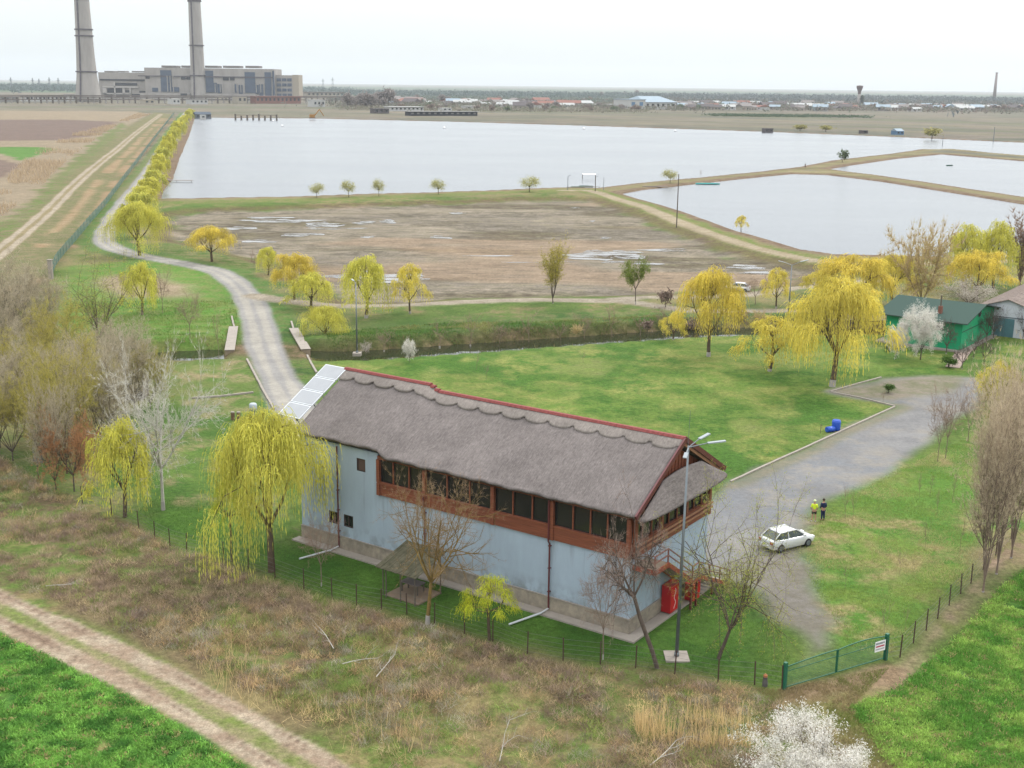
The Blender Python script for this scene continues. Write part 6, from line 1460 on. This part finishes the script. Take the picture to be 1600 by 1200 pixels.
# ------------------------------------------------------------------ things on the water and its edges
def boat(px, py, L, rz, label, c, name='rowing_boat'):
    p = G(px, py, WZ); t = empty(name, (p[0], p[1], WZ), rz, label, 'boat', None); V = []; F = []; st = [(-.5, .30), (-.25, .5), (.1, .5), (.35, .34), (.5, .03)]
    for (x_, w_) in st: hw = w_*L*.34; V += [(x_*L, -hw*.6, -.12), (x_*L, -hw, .38), (x_*L, hw, .38), (x_*L, hw*.6, -.12)]
    for i in range(4):
        for (j, k) in ((0, 1), (2, 3), (3, 0)): F.append((4*i+j, 4*i+k, 4*(i+1)+k, 4*(i+1)+j))
    F.append((0, 1, 2, 3)); b = MB(); b.add(V, F); o = b.build('hull', c, t); s = o.modifiers.new('s', 'SOLIDIFY'); s.thickness = .06
    for x_ in (-.2, .12): MB().box(x_*L-.12, x_*L+.12, -L*.14, L*.14, .2, .25).build('seat', woodl, t)
    return t
tq = M_('turquoise_paint', (.04, .30, .28), .5); dkg = M_('dark_green_paint', (.03, .09, .06), .6)
boat(1106, 288, 9, .05, 'turquoise boat moored against the dike of the near pond', tq)
boat(903, 293, 5, .2, 'dark green boat drawn up at the dam, left of its neighbour', dkg); boat(916, 292, 5, -.1, 'dark green boat at the dam beneath the white cover', dkg)
boat(1484, 259, 4.5, .6, 'small dark boat floating alone in the far right pond', dkg)
def jetty(px, py, L, rz, label, wd=1.2):
    p = G(px, py, WZ); t = empty('jetty', (p[0], p[1], WZ), rz, label, 'jetty'); MB().box(0, L, -wd/2, wd/2, .55, .65).build('deck', M_('grey_planks', S(170, 160, 150), .9), t)
    for x_ in (.2, L*.5, L-.2): MB().box(x_-.07, x_+.07, -wd/2, -wd/2+.14, -.8, .549).build('pile', pm, t)
jetty(1043, 294, 9, math.pi, 'thin pale jetty sticking into the near pond beside the pole'); jetty(253, 284, 11, 0, 'short dark jetty on the left shore of the big pond', 2); jetty(886, 295, 12, .3, 'small railed jetty by the boats on the dam')
p = GP(920, 288, ); t = empty('boat_shelter', (p[0], p[1], -.3), 0, 'white-covered boat shelter at the water edge of the dam', 'shelter')
for (a, b2) in ((-2.5, -1), (2.5, -1), (-2.5, 1), (2.5, 1)): MB().box(a-.06, a+.06, b2-.06, b2+.06, 0, 1.9).build('post', pm, t)
MB().prism([(-1.2, 1.9), (0, 2.2), (1.2, 1.9), (0, 2.1)], 'x', -2.6, 2.6).build('canopy', whp, t)

def simple_house(x0, x1, ytop, ybase, label, wall, roof, name='house', cat='house', group=None, kind='gable', depth=None, win=3, D=None, rz=None, wins=None):
    a = G(x0, ybase); b = G(x1, ybase); 
    ang, L = frame_from(a, b); h = height_to((a+b)/2, ytop); dp = depth or max(6, L*.5)
    t = empty(name, tuple(a), ang if rz is None else rz, label, cat, group)
    eh = h*.62 if kind == 'gable' else (h*.55 if kind == 'hip' else h)
    q = MB(); q.box(0, L, 0, dp, -1, eh); q.build('wall', wall, t)
    r = MB(); o = .03*L
    if kind == 'gable': r.prism([(-o, eh+.02), (dp/2, h), (dp+o, eh+.02)], 'x', -o, L+o)
    elif kind == 'hip': r.add([(-o, -o, eh+.02), (L+o, -o, eh+.02), (L+o, dp+o, eh+.02), (-o, dp+o, eh+.02), (L*.12, dp/2, h), (L*.82, dp/2, h)], [(0, 1, 5, 4), (1, 2, 5), (2, 3, 4, 5), (3, 0, 4), (0, 3, 2, 1)])
    else: r.box(-o, L+o, -o, dp+o, h+.02, h+h*.06)
    r.build('roof', roof, t)
    for k in range(win):
        w_ = L/(win*2.2); xx = L*(k+.5)/win; wo = MB().box(xx-w_/2, xx+w_/2, -.12, -.02, eh*.4, eh*.78).build('window', wins or glassm, t)
    return t
wW = M_('far_white', S(232, 232, 228), .9); wC = M_('far_cream', S(206, 196, 176), .9); wG = M_('far_grey', S(172, 170, 166), .9); rR = M_('far_red_roof', S(170, 120, 106), .9); rB = M_('far_blue_roof', S(176, 196, 210), .7); rGy = M_('far_grey_roof', S(160, 152, 148), .9); rD = M_('far_dark_roof', S(116, 108, 108), .9)
simple_house(1401, 1412, 201, 211, 'little blue fishing hut on the far shore', M_('hut_blue', S(110, 150, 186), .8), rB, 'fishing_hut', 'hut', win=2, depth=8)
simple_house(1195, 1208, 201, 206.5, 'dark low shelter at the far shore, left one of two', rD, rD, 'fishing_shelter', 'shelter', kind='flat', win=2, depth=5)
simple_house(1347, 1356, 204, 209, 'dark low shelter at the far shore, right one of two', rD, rD, 'fishing_shelter', 'shelter', kind='flat', win=1, depth=5)
simple_house(306, 330, 175, 184.5, 'dark blue-roofed boathouse at the far left corner of the big pond', M_('boathouse_wall', S(120, 128, 136), .8), M_('boathouse_roof', S(80, 96, 112), .7), 'boathouse', 'hut', win=3, depth=14)
simple_house(314, 322, 180, 186, 'white cabin in front of the boathouse', wW, wW, 'cabin', 'hut', kind='flat', win=1, depth=6)
# pier posts at the far shore
p0 = G(368, 186.5); t = empty('old_pier', tuple(p0), 0, 'row of dark pier posts on the far shore of the big pond', 'pier')
for i in range(8):
    q = G(368+i*9.2, 186.5+(i*.1)); h = height_to(q, 178+(i*3 % 4)); MB().box(q[0]-p0[0]-.7, q[0]-p0[0]+.7, q[1]-p0[1]-.7, q[1]-p0[1]+.7, -2, h).build('post', pm, t)
MB().bar((0, 0, 4), (G(432, 187)[0]-p0[0], G(432, 187)[1]-p0[1], 4), .5, .4).build('rail', pm, t)
p = G(488, 186); t = empty('excavator', tuple(p), .3, 'orange excavator on the far shore of the big pond', 'excavator'); og = M_('machine_orange', S(206, 150, 66), .6)
MB().box(-3, 3, -2, 2, .6, 1.4).build('track', rD, t); MB().box(-2.6, 2.2, -1.8, 1.8, 1.402, 4.4).build('cab', og, t); q = MB(); q.bar((2, 0, 3), (7, 0, 9), .8, 1.0); q.bar((7, 0, 9), (11, 0, 3), .6, .8); q.build('arm', og, t)
# floats on the pond
for i, (a, b_) in enumerate([(427, 190), (441, 197.5), (694, 200.5), (912, 201.8), (1055, 205.4)]):
    p = G(a, b_, WZ); t = empty('white_float', tuple(p), 0, '%s white float from the left on the big pond' % ORD[i], 'float', 'white floats on the big pond'); r_ = .9 if b_ < 195 else 1.2; MB().lathe([(r_*.6, -.3), (r_, .2), (r_*.9, .9), (r_*.3, 1.3)], 12).build('drum', whp, t, smooth=True)

# ------------------------------------------------------------------ power plant
PB = 158.5
conc = M_('plant_concrete', S(214, 208, 200), .9, .1, noise=.3, nscale=.07, stretch=(1, 1, .25), col2=S(180, 174, 168)); dark = M_('plant_dark', S(62, 64, 72), .8); bglass = M_('plant_blue_glass', S(80, 102, 130), .4, .4, noise=.3, nscale=.08); band_ = M_('steel_band', S(104, 96, 104), .8)
def chimney(xc, label, prof, bands):
    """prof: (y px, half width px) from bottom to top, read off the silhouette"""
    base = G(xc, prof[0][0]); k = pxm(base); t = empty('power_plant_chimney', tuple(base), 0, label, 'chimney'); pr = []
    for (yp, hw) in prof:
        pr.append((hw/k, height_to(base, yp) if yp < prof[0][0] else -1))
    q = MB(); q.lathe(pr, 32); q.build('shaft', conc, t, smooth=True)
    def rad(z):
        for i in range(len(pr)-1):
            if pr[i][1] <= z <= pr[i+1][1]: f = (z-pr[i][1])/(pr[i+1][1]-pr[i][1]); return pr[i][0]*(1-f)+pr[i+1][0]*f
        return pr[-1][0]
    for yb in bands:
        z = height_to(base, yb); r = rad(z); q = MB(); q.lathe([(r+.2, z-1.0), (r+1.6, z-.8), (r+1.6, z+.8), (r+.2, z+1.0)], 32); q.build('platform', band_, t)
    q = MB()
    for i in range(14):
        z0 = pr[-1][1]*i/14+.5; z1 = pr[-1][1]*(i+1)/14; r0 = rad(z0); r1 = rad(z1); q.bar((-.30*r0, -.955*r0-.6, z0), (-.30*r1, -.955*r1-.6, z1), 2.4, .8)
    q.build('ladder', band_, t); return t
chimney(138.5, 'left and wider of the two tall concrete power plant chimneys', [(159, 20.5), (150, 19), (135, 17.2), (115, 15), (85, 13.6), (55, 12.6), (20, 11.6), (0, 11.1), (-60, 9.6)], [112, 56, 46, -2])
chimney(311, 'right of the two tall power plant chimneys, before the turbine hall', [(157, 13.5), (150, 12.6), (135, 11.4), (115, 10.8), (70, 10.2), (40, 9.8), (6, 9.2), (0, 9.0), (-50, 8)], [118, 71, 2, 0])
pl0 = G(228, 156); k_ = pxm(pl0)
plant = empty('power_plant', tuple(pl0), 0, 'long derelict concrete power plant hall with blue glass strips', 'power plant')
sl = 0.0085                                              # the horizon's tilt in the photograph, px per px
def X_(px): return (px-228)/k_
def Z_(py, px=228): return height_to(pl0, py-sl*(px-228))
def pb_(name, m, x0, x1, y0, y1, front=0.0, dep=60, zlo=None, parent=plant):
    """block from pixel extents; y0 top, y1 bottom"""
    return MB().box(X_(x0), X_(x1), front, front+dep, Z_(y1, x0) if zlo is None else zlo, Z_(y0, x0)).build(name, m, parent)
pb_('main_hall', conc, 228, 430, 105.5, 156, 0, 70, -2); pb_('office_wing', conc, 430.2, 466, 116.5, 156, 10, 40, -2); pb_('left_wing', conc, 152, 227.8, 113, 156, 14, 50, -2)
for (a, b_) in ((253, 276), (284, 300), (321, 341), (349, 375), (384, 405)): pb_('roof_unit', M_('roof_unit', S(150, 144, 138), .9), a, b_, 102, 105, 8, 30, Z_(105.4, a))
for (a, b_) in ((160, 175), (181, 192), (203, 228)): pb_('roof_unit', M_('roof_unit', (1, 1, 1)), a, b_, 110.8, 112.6, 20, 25, Z_(112.9, a))
for (a, b_, c_, d_) in ((253, 270, 109.5, 143), (323, 335, 110, 144), (384, 400, 112, 144.5), (415, 425, 112, 149), (427, 430, 110, 148)): pb_('glass_strip', bglass, a, b_, c_, d_, -1.2, 1.1)
for (a, b_, c_, d_) in ((230, 236, 119, 123), (285, 292, 119.5, 124), (293, 299, 119.5, 124), (350, 359, 120, 125), (361, 368, 120, 125), (415, 424, 121, 124)): pb_('opening_shade', dark, a, b_, c_, d_, -1.1, 1.0)  # dark slabs on the facade stand for the shade inside openings
for (a, b_, c_, d_) in ((239, 248, 137, 143), (268, 281, 136, 143), (335, 340, 129, 144), (341, 347, 131, 145), (368, 372, 131, 144), (374, 380, 132, 146), (400, 405, 132, 146), (406, 412, 131, 149)):
    pb_('window_bay', bglass, a, b_, c_, d_, -1.3, 1.2)
for a in (263, 267.5, 272, 337, 345, 349, 366, 371, 377, 382, 401, 408, 413): pb_('pilaster', M_('pale_pilaster', S(204, 198, 190), .9), a, a+1.0, 118 if a < 280 else 130, 144, -2.4, 1.0)
q = MB(); q.box(X_(218), X_(428), -2.0, -.02, Z_(118.5, 228)-.9, Z_(118.5, 228)+.7); q.build('steel_gallery', band_, plant)
pb_('low_annex', conc, 226, 300, 145, 156, -26, 20, -2); pb_('low_annex', conc, 322, 403, 146, 156, -24, 20, -2); pb_('opening_shade', dark, 289, 299, 145.5, 149.5, -27.2, 1.1)
# left wing: open storeys, the shade inside drawn as dark slabs
for (a, b_, c_, d_) in ((154, 226, 123.5, 126), (178, 212, 129.5, 133.5), (165, 188, 138, 145), (160, 172, 148, 151), (178, 200, 148, 151), (203, 226, 147, 151.5), (215, 226, 142, 145), (193, 201, 141, 144)): pb_('opening_shade', dark, a, b_, c_, d_, 12.8, 1.1)
for (a, b_, c_, d_) in ((158, 214, 134.6, 137), (158, 164, 138, 147), (189, 192.5, 138, 147), (158, 202, 145.6, 147.4), (176, 178, 128, 152), (200, 202, 137, 152)): pb_('white_storey_band', M_('plant_white', S(226, 220, 214), .9), a, b_, c_, d_, 11.2, 1.5)
for j in range(4):
    for i in range(3): pb_('office_window', bglass, 432+i*8.2, 438.6+i*8.2, 121.5+j*8.0, 126.0+j*8.0, 8.8, 1.1)
pb_('stair_tower', M_('tower_cream', S(204, 192, 172), .9), 456.5, 466.2, 116, 156, 8.6, 41, -2)
# pipe racks and low sheds along the foot of the plant
t = empty('pipe_rack', tuple(G(0, 161)), 0, 'long low rusty pipe rack running along the foot of the power plant', 'pipe rack')
def rel(px, py): q = G(px, py)-G(0, 161); return (q[0], q[1])
for i in range(60):
    a = rel(i*9.2, 161.5); MB().box(a[0]-1, a[0]+1, a[1]-1, a[1]+1, -1, 9).build('support', pm if i % 2 else conc, t)
q = MB()
for i in range(59):
    a = rel(i*9.2, 161.5); c = rel((i+1)*9.2, 161.5)
    for z in (5.5, 9, 11): q.bar((a[0], a[1], z), (c[0], c[1], z), 2.5, 1.4)
q.build('pipe', M_('rusty_pipe', S(150, 138, 130), .9, noise=.4, nscale=.05), t)
far = [(270, 282, 155, 163, 'white twin-door container', wW), (299, 325, 155.5, 163, 'long white container', wW), (226, 242, 156, 163, 'long pale shed', wC), (372, 386, 151, 162, 'cream ruined hall', wC), (40, 105, 150, 158.5, 'long low white-topped hall', wW), (2, 30, 152, 159, 'low grey hall', wG), (400, 470, 151, 162, 'low rusty brown sheds', rR), (108, 120, 148, 158, 'pale round-roofed tank', wW), (345, 356, 152, 160, 'small pale sheds', wC), (480, 538, 144, 151.5, 'long pale hall with a row of small windows', wC), (490, 508, 157, 167, 'white hall with dark fir trees before it', wW)]
for i, (a, b_, c_, d_, lb, m_) in enumerate(far): simple_house(a, b_, c_, d_, '%s by the power plant' % lb, m_, rGy if i % 2 else m_, 'industrial_shed', 'shed', kind='flat', win=max(2, int((b_-a)/6)), depth=20, wins=dark)
# village beyond the pond: larger things first
simple_house(1008, 1056, 150.5, 171, 'large white hall with a pale blue hipped roof beyond the big pond', wW, rB, 'white_hall', 'hall', kind='hip', win=6, depth=60)
simple_house(983, 1008, 156, 171.5, 'low white wing with blue doors left of the large white hall', wW, rB, 'hall_wing', 'hall', kind='flat', win=2, depth=40, wins=M_('hut_blue', (1, 1, 1)))
simple_house(930, 982, 163, 168, 'long thin white barn left of the large white hall', wW, wW, 'barn', 'barn', kind='flat', win=5, depth=20)
simple_house(902, 927, 157, 167.5, 'pale barn with a light grey gable roof beyond the big pond', wW, M_('light_roof', S(214, 216, 214), .8), 'barn', 'barn', win=2)
simple_house(610, 662, 167, 174, 'row of white panels above a dark concrete frame on the far shore', wW, wW, 'concrete_hall', 'hall', kind='flat', win=8, depth=20)
simple_house(640, 746, 174.5, 181, 'dark open concrete frame building standing at the far shore', dark, wG, 'unfinished_building', 'hall', kind='flat', win=12, depth=14, wins=wG)
simple_house(692, 706, 169, 174, 'short white panel block in the middle above the concrete frame', wW, wW, 'concrete_hall', 'hall', kind='flat', win=2, depth=14)
simple_house(728, 748, 166, 172.5, 'white block at the right end above the concrete frame', wW, wW, 'concrete_hall', 'hall', kind='flat', win=2, depth=14)
simple_house(585, 608, 170, 177.5, 'low dark shed on the far shore left of the white panels', rD, rD, 'industrial_shed', 'shed', kind='flat', win=3, depth=14)
# water tower, brick chimney, conifer
p = G(1341, 168); k = pxm(p); H1 = height_to(p, 134); t = empty('water_tower', tuple(p), 0, 'funnel-topped concrete water tower above the village', 'water tower')
q = MB(); q.lathe([(2.6/k, -1), (2.3/k, H1*.62)], 20); q.build('shaft', conc, t, smooth=True); q = MB(); q.lathe([(2.3/k, H1*.62), (2.6/k, H1*.74), (5/k, H1*.93), (5/k, H1), (1/k, H1*1.02)], 20); q.build('tank', M_('tower_brown', S(140, 122, 118), .9), t)
p = G(1553, 158); k = pxm(p); H1 = height_to(p, 114.5); t = empty('brick_chimney', tuple(p), 0, 'tall slim brick chimney on the horizon at the right', 'chimney')
q = MB(); q.lathe([(2.8/k, -1), (1.6/k, H1)], 18); q.build('shaft', M_('far_brick', S(168, 150, 146), .9), t, smooth=True); q = MB(); q.lathe([(1.6/k, H1), (2.1/k, H1+.5), (2.1/k, H1*1.03)], 18); q.build('crown', M_('far_brick', (1, 1, 1)), t)
place('fardark', 1345, 168, 149, 9, 'dark conifer right of the water tower', 'conifer', 'tree')
# village houses and trees (each its own object; too small to tell apart)
rv = random.Random(21)
def hip_house_mesh(seed, wl_, rf_):
    r = random.Random(seed); L = r.uniform(10, 17); dp = r.uniform(8, 11); e = r.uniform(3, 4.2); h = e+r.uniform(2.2, 3.4); return L, dp, e, h
HPROTO = []
for i, (wl_, rf_, lb) in enumerate([(wW, rR, 'small pale village house with a reddish roof'), (wC, rGy, 'small cream village house with a grey roof'), (wW, M_('light_roof', (1, 1, 1)), 'small village house with a whitish roof'), (wC, rD, 'small cream village house with a dark roof'), (wG, rB, 'small grey village house with a pale blue roof')]):
    L, dp, e, h = hip_house_mesh(i, wl_, rf_); t = empty('village_house', (0, 0, 0), 0, lb+', among bare trees beyond the ponds', 'house', 'village houses among bare trees: '+lb)
    MB().box(-L/2, L/2, -dp/2, dp/2, -1, e).build('wall', wl_, t); MB().prism([(-dp/2-.6, e+.02), (0, h), (dp/2+.6, e+.02)], 'x', -L/2-.6, L/2+.6).build('roof', rf_, t)
    for k in (-.3, 0, .3): MB().box(k*L-.8, k*L+.8, -dp/2-.1, -dp/2-.01, 1.2, 2.6).build('window', dark, t)
    HPROTO.append(t)
used = set(); HL = ['small pale house with a reddish roof', 'small cream house with a grey roof', 'small house with a whitish roof', 'small cream house with a dark roof', 'small grey house with pale blue roof']
def put_house(px, py):
    i = rv.randrange(5); o = HPROTO[i]
    if i in used: o = copy_tree(o)
    used.add(i); o['label'] = zlabel(HL[i], px); p = G(px, py); o.location = tuple(p); o.rotation_euler = (0, 0, rv.uniform(-.5, .5)+(math.pi/2 if rv.random() < .3 else 0)); s = rv.uniform(1.15, 1.9); o.scale = (s, s, s)
hs = []
for _ in range(1000):
    if len(hs) > 105: break
    px = rv.uniform(1060, 1605); lo = 164.5+(px-1060)*.008; py = lo+rv.random()*7.5
    if px > 1350: py = 169+rv.random()*5.5
    if 1330 < px < 1350: continue
    if all(abs(px-a)*1.0+abs(py-b)*2.5 > 5.5 for a, b in hs): hs.append((px, py))
for _ in range(400):
    if len(hs) > 150: break
    px = rv.uniform(560, 1000); py = rv.uniform(160, 172) if px > 760 else rv.uniform(160, 166)
    if 895 < px < 1060: continue
    if all(abs(px-a)*1.0+abs(py-b)*2.5 > 9 for a, b in hs): hs.append((px, py))
ZL = [(700, 'near the power plant'), (900, 'left of the pale barns'), (1060, 'by the white hall'), (1180, 'right of the white hall'), (1270, 'between white hall and water tower'), (1342, 'left of the water tower'), (1440, 'right of the water tower'), (1530, 'left of the brick chimney'), (9999, 'by the brick chimney')]
def zone_of(px): return next(t_ for lim, t_ in ZL if px < lim)
def nth(n): return '%d%s' % (n, 'th' if 10 < n % 100 < 14 else {1: 'st', 2: 'nd', 3: 'rd'}.get(n % 10, 'th'))
CNT = {}
def zlabel(kind_, px):
    z = zone_of(px); k = (kind_, z); CNT[k] = CNT.get(k, 0)+1; return '%s %s, %s from left' % (kind_, z, nth(CNT[k]))
for a, b_ in sorted(hs): put_house(a, b_)
tl = {'farbrown': 'bushy bare brown tree', 'farwhite': 'pale blossoming tree', 'fargreen': 'small dull green tree', 'fargrey': 'tall greyish bare tree'}
def put_tree(key, px, py, s, grp, txt):
    p = G(px, py); t = empty('far_tree', tuple(p), rv.uniform(0, 6.28), zlabel(tl.get(key, 'tree'), px), 'tree', grp+': '+tl.get(key, 'tree')); t.scale = (s*rv.uniform(.8, 1.2), s*rv.uniform(.8, 1.2), s*rv.uniform(.8, 1.2)); link('trunk', PROTO[key]['trunk'], t)
    for n, m in PROTO[key]['parts']: link(n, m, t)
TT = [(rv.uniform(1050, 1605), 0) for _ in range(165)]+[(rv.uniform(550, 1000), 1) for _ in range(100)]+[(543+i*3.8+rv.uniform(-1, 1), 2) for i in range(16)]
TT += [(q[0], q) for q in ((607, 168, 2.6), (690, 162, 1.8), (700, 162, 1.7), (780, 160, 1.6), (995, 150, 2.0), (975, 150, 1.4), (1230, 152, 1.4), (1215, 152, 1.2), (940, 152, 1.5), (1240, 152, 1.4), (1130, 151, 1.2))]
for px, kd_ in sorted(TT, key=lambda t_: t_[0]):
    if kd_ == 0: put_tree(rv.choice(['farbrown', 'farbrown', 'farbrown', 'farwhite', 'fargreen', 'farbrown']), px, rv.uniform(162, 173) if px < 1350 else rv.uniform(163, 175), rv.uniform(.8, 1.5), 'trees of the far village', '')
    elif kd_ == 1: put_tree(rv.choice(['farbrown', 'fargrey', 'farwhite', 'fargreen', 'farbrown']), px, rv.uniform(158, 176) if px > 620 else rv.uniform(160, 168), rv.uniform(.8, 1.5), 'trees of the far scrubland', '')
    elif kd_ == 2: put_tree('fargrey', px, 171-rv.random()*4, rv.uniform(1.5, 2.5), 'tall grove right of the power plant', '')
    else: put_tree('fargrey', px, kd_[1], kd_[2], 'single tall far trees', '')
# woodland belts far off (one mass each)
for (x0, x1, yb, n, hh, ca_, cb_, lb, sp_) in [(-100, 500, 141, 4200, 18, S(80, 100, 96), S(100, 112, 110), 'far dark woodland belt on the left horizon', 900), (480, 1050, 144, 3200, 14, S(84, 102, 98), S(108, 116, 112), 'far thin woodland belt on the middle horizon', 700), (1000, 1700, 147, 4600, 16, S(92, 104, 104), S(116, 120, 120), 'far grey woodland belt on the right horizon', 900), (1030, 1700, 160.5, 2000, 5, S(150, 134, 126), S(124, 126, 106), 'brown tree belt among the far village gardens', 120), (1030, 1700, 153, 3600, 12, S(128, 122, 118), S(108, 118, 108), 'grey-green tree belt between the far village and the horizon', 400), (540, 1060, 153, 2600, 9, S(120, 120, 112), S(100, 116, 102), 'grey-green tree belt beyond the scrubland', 400), (540, 1000, 167, 1800, 5, S(150, 138, 126), S(126, 130, 104), 'brown scrub belt close beyond the big pond', 80), (1030, 1700, 158, 4600, 10, S(132, 118, 112), S(110, 118, 98), 'brownish tree belt behind the far village', 260), (540, 1060, 160, 3000, 8, S(132, 120, 112), S(112, 120, 98), 'brownish scrub belt beyond the big pond', 250), (1120, 1345, 172, 1500, 3.5, S(92, 110, 80), S(76, 96, 72), 'dark green hedge in front of the far village', 30)]:
    S_ = Soup(); px = ng.uniform(x0, x1, n); P = np.array([G(a, yb+sl*(a-228)*1.2)[:2] for a in px]); P = P+ng.normal(size=P.shape)*[10, sp_*.5]; k = 5; P = np.repeat(P, k, 0)+ng.normal(size=(n*k, 2))*hh*.4
    hh_ = hh*np.repeat(ng.uniform(.5, 1.1, n), k); zc = ng.uniform(.15, .8, n*k)*hh_; Q = np.column_stack([P, zc]); S_.tris(*leaves_at(Q, 1, .1, hh*.28, ca_, cb_, ng, 1.2, .2)); tag(link('far_woodland', S_.mesh('far_woodland')), lb, 'woodland', kind='stuff')
# lattice masts on the left horizon
for i, px in enumerate([18, 52, 62, 78, 92, 505, 520]):
    p = G(px, 141); h = height_to(p, 121+(i % 3)); t = empty('power_mast', tuple(p), 0, '%s lattice power mast from the left on the horizon' % ORD[i], 'mast', 'lattice masts on the left horizon'); q = MB()
    for s in (-1, 1): q.bar((s*h*.09, 0, 0), (s*h*.02, 0, h), 1.2, 1.2)
    for z in (.2, .45, .7): q.bar((-h*.08*(1-z), 0, z*h), (h*.08*(1-z), 0, (z+.15)*h), .9, .9)
    q.build('lattice', metg, t); MB().box(-h*.14, h*.14, -.5, .5, h*.8, h*.83).build('cross_arm', metg, t)

# ------------------------------------------------------------------ haze (real air over the whole plain)
hm = bpy.data.materials.new('haze'); hm.use_nodes = True; N = hm.node_tree.nodes; N.clear()
o_ = N.new('ShaderNodeOutputMaterial'); pv = N.new('ShaderNodeVolumePrincipled')
pv.inputs['Density'].default_value = HAZE; pv.inputs['Color'].default_value = (0.70, 0.75, 0.80, 1); pv.inputs['Anisotropy'].default_value = 0.2
hm.node_tree.links.new(pv.outputs[0], o_.inputs['Volume'])
hb = MB().box(-20500, 20500, -4500, 20500, -6, 285).build('haze', hm); tag(hb, kind='stuff')
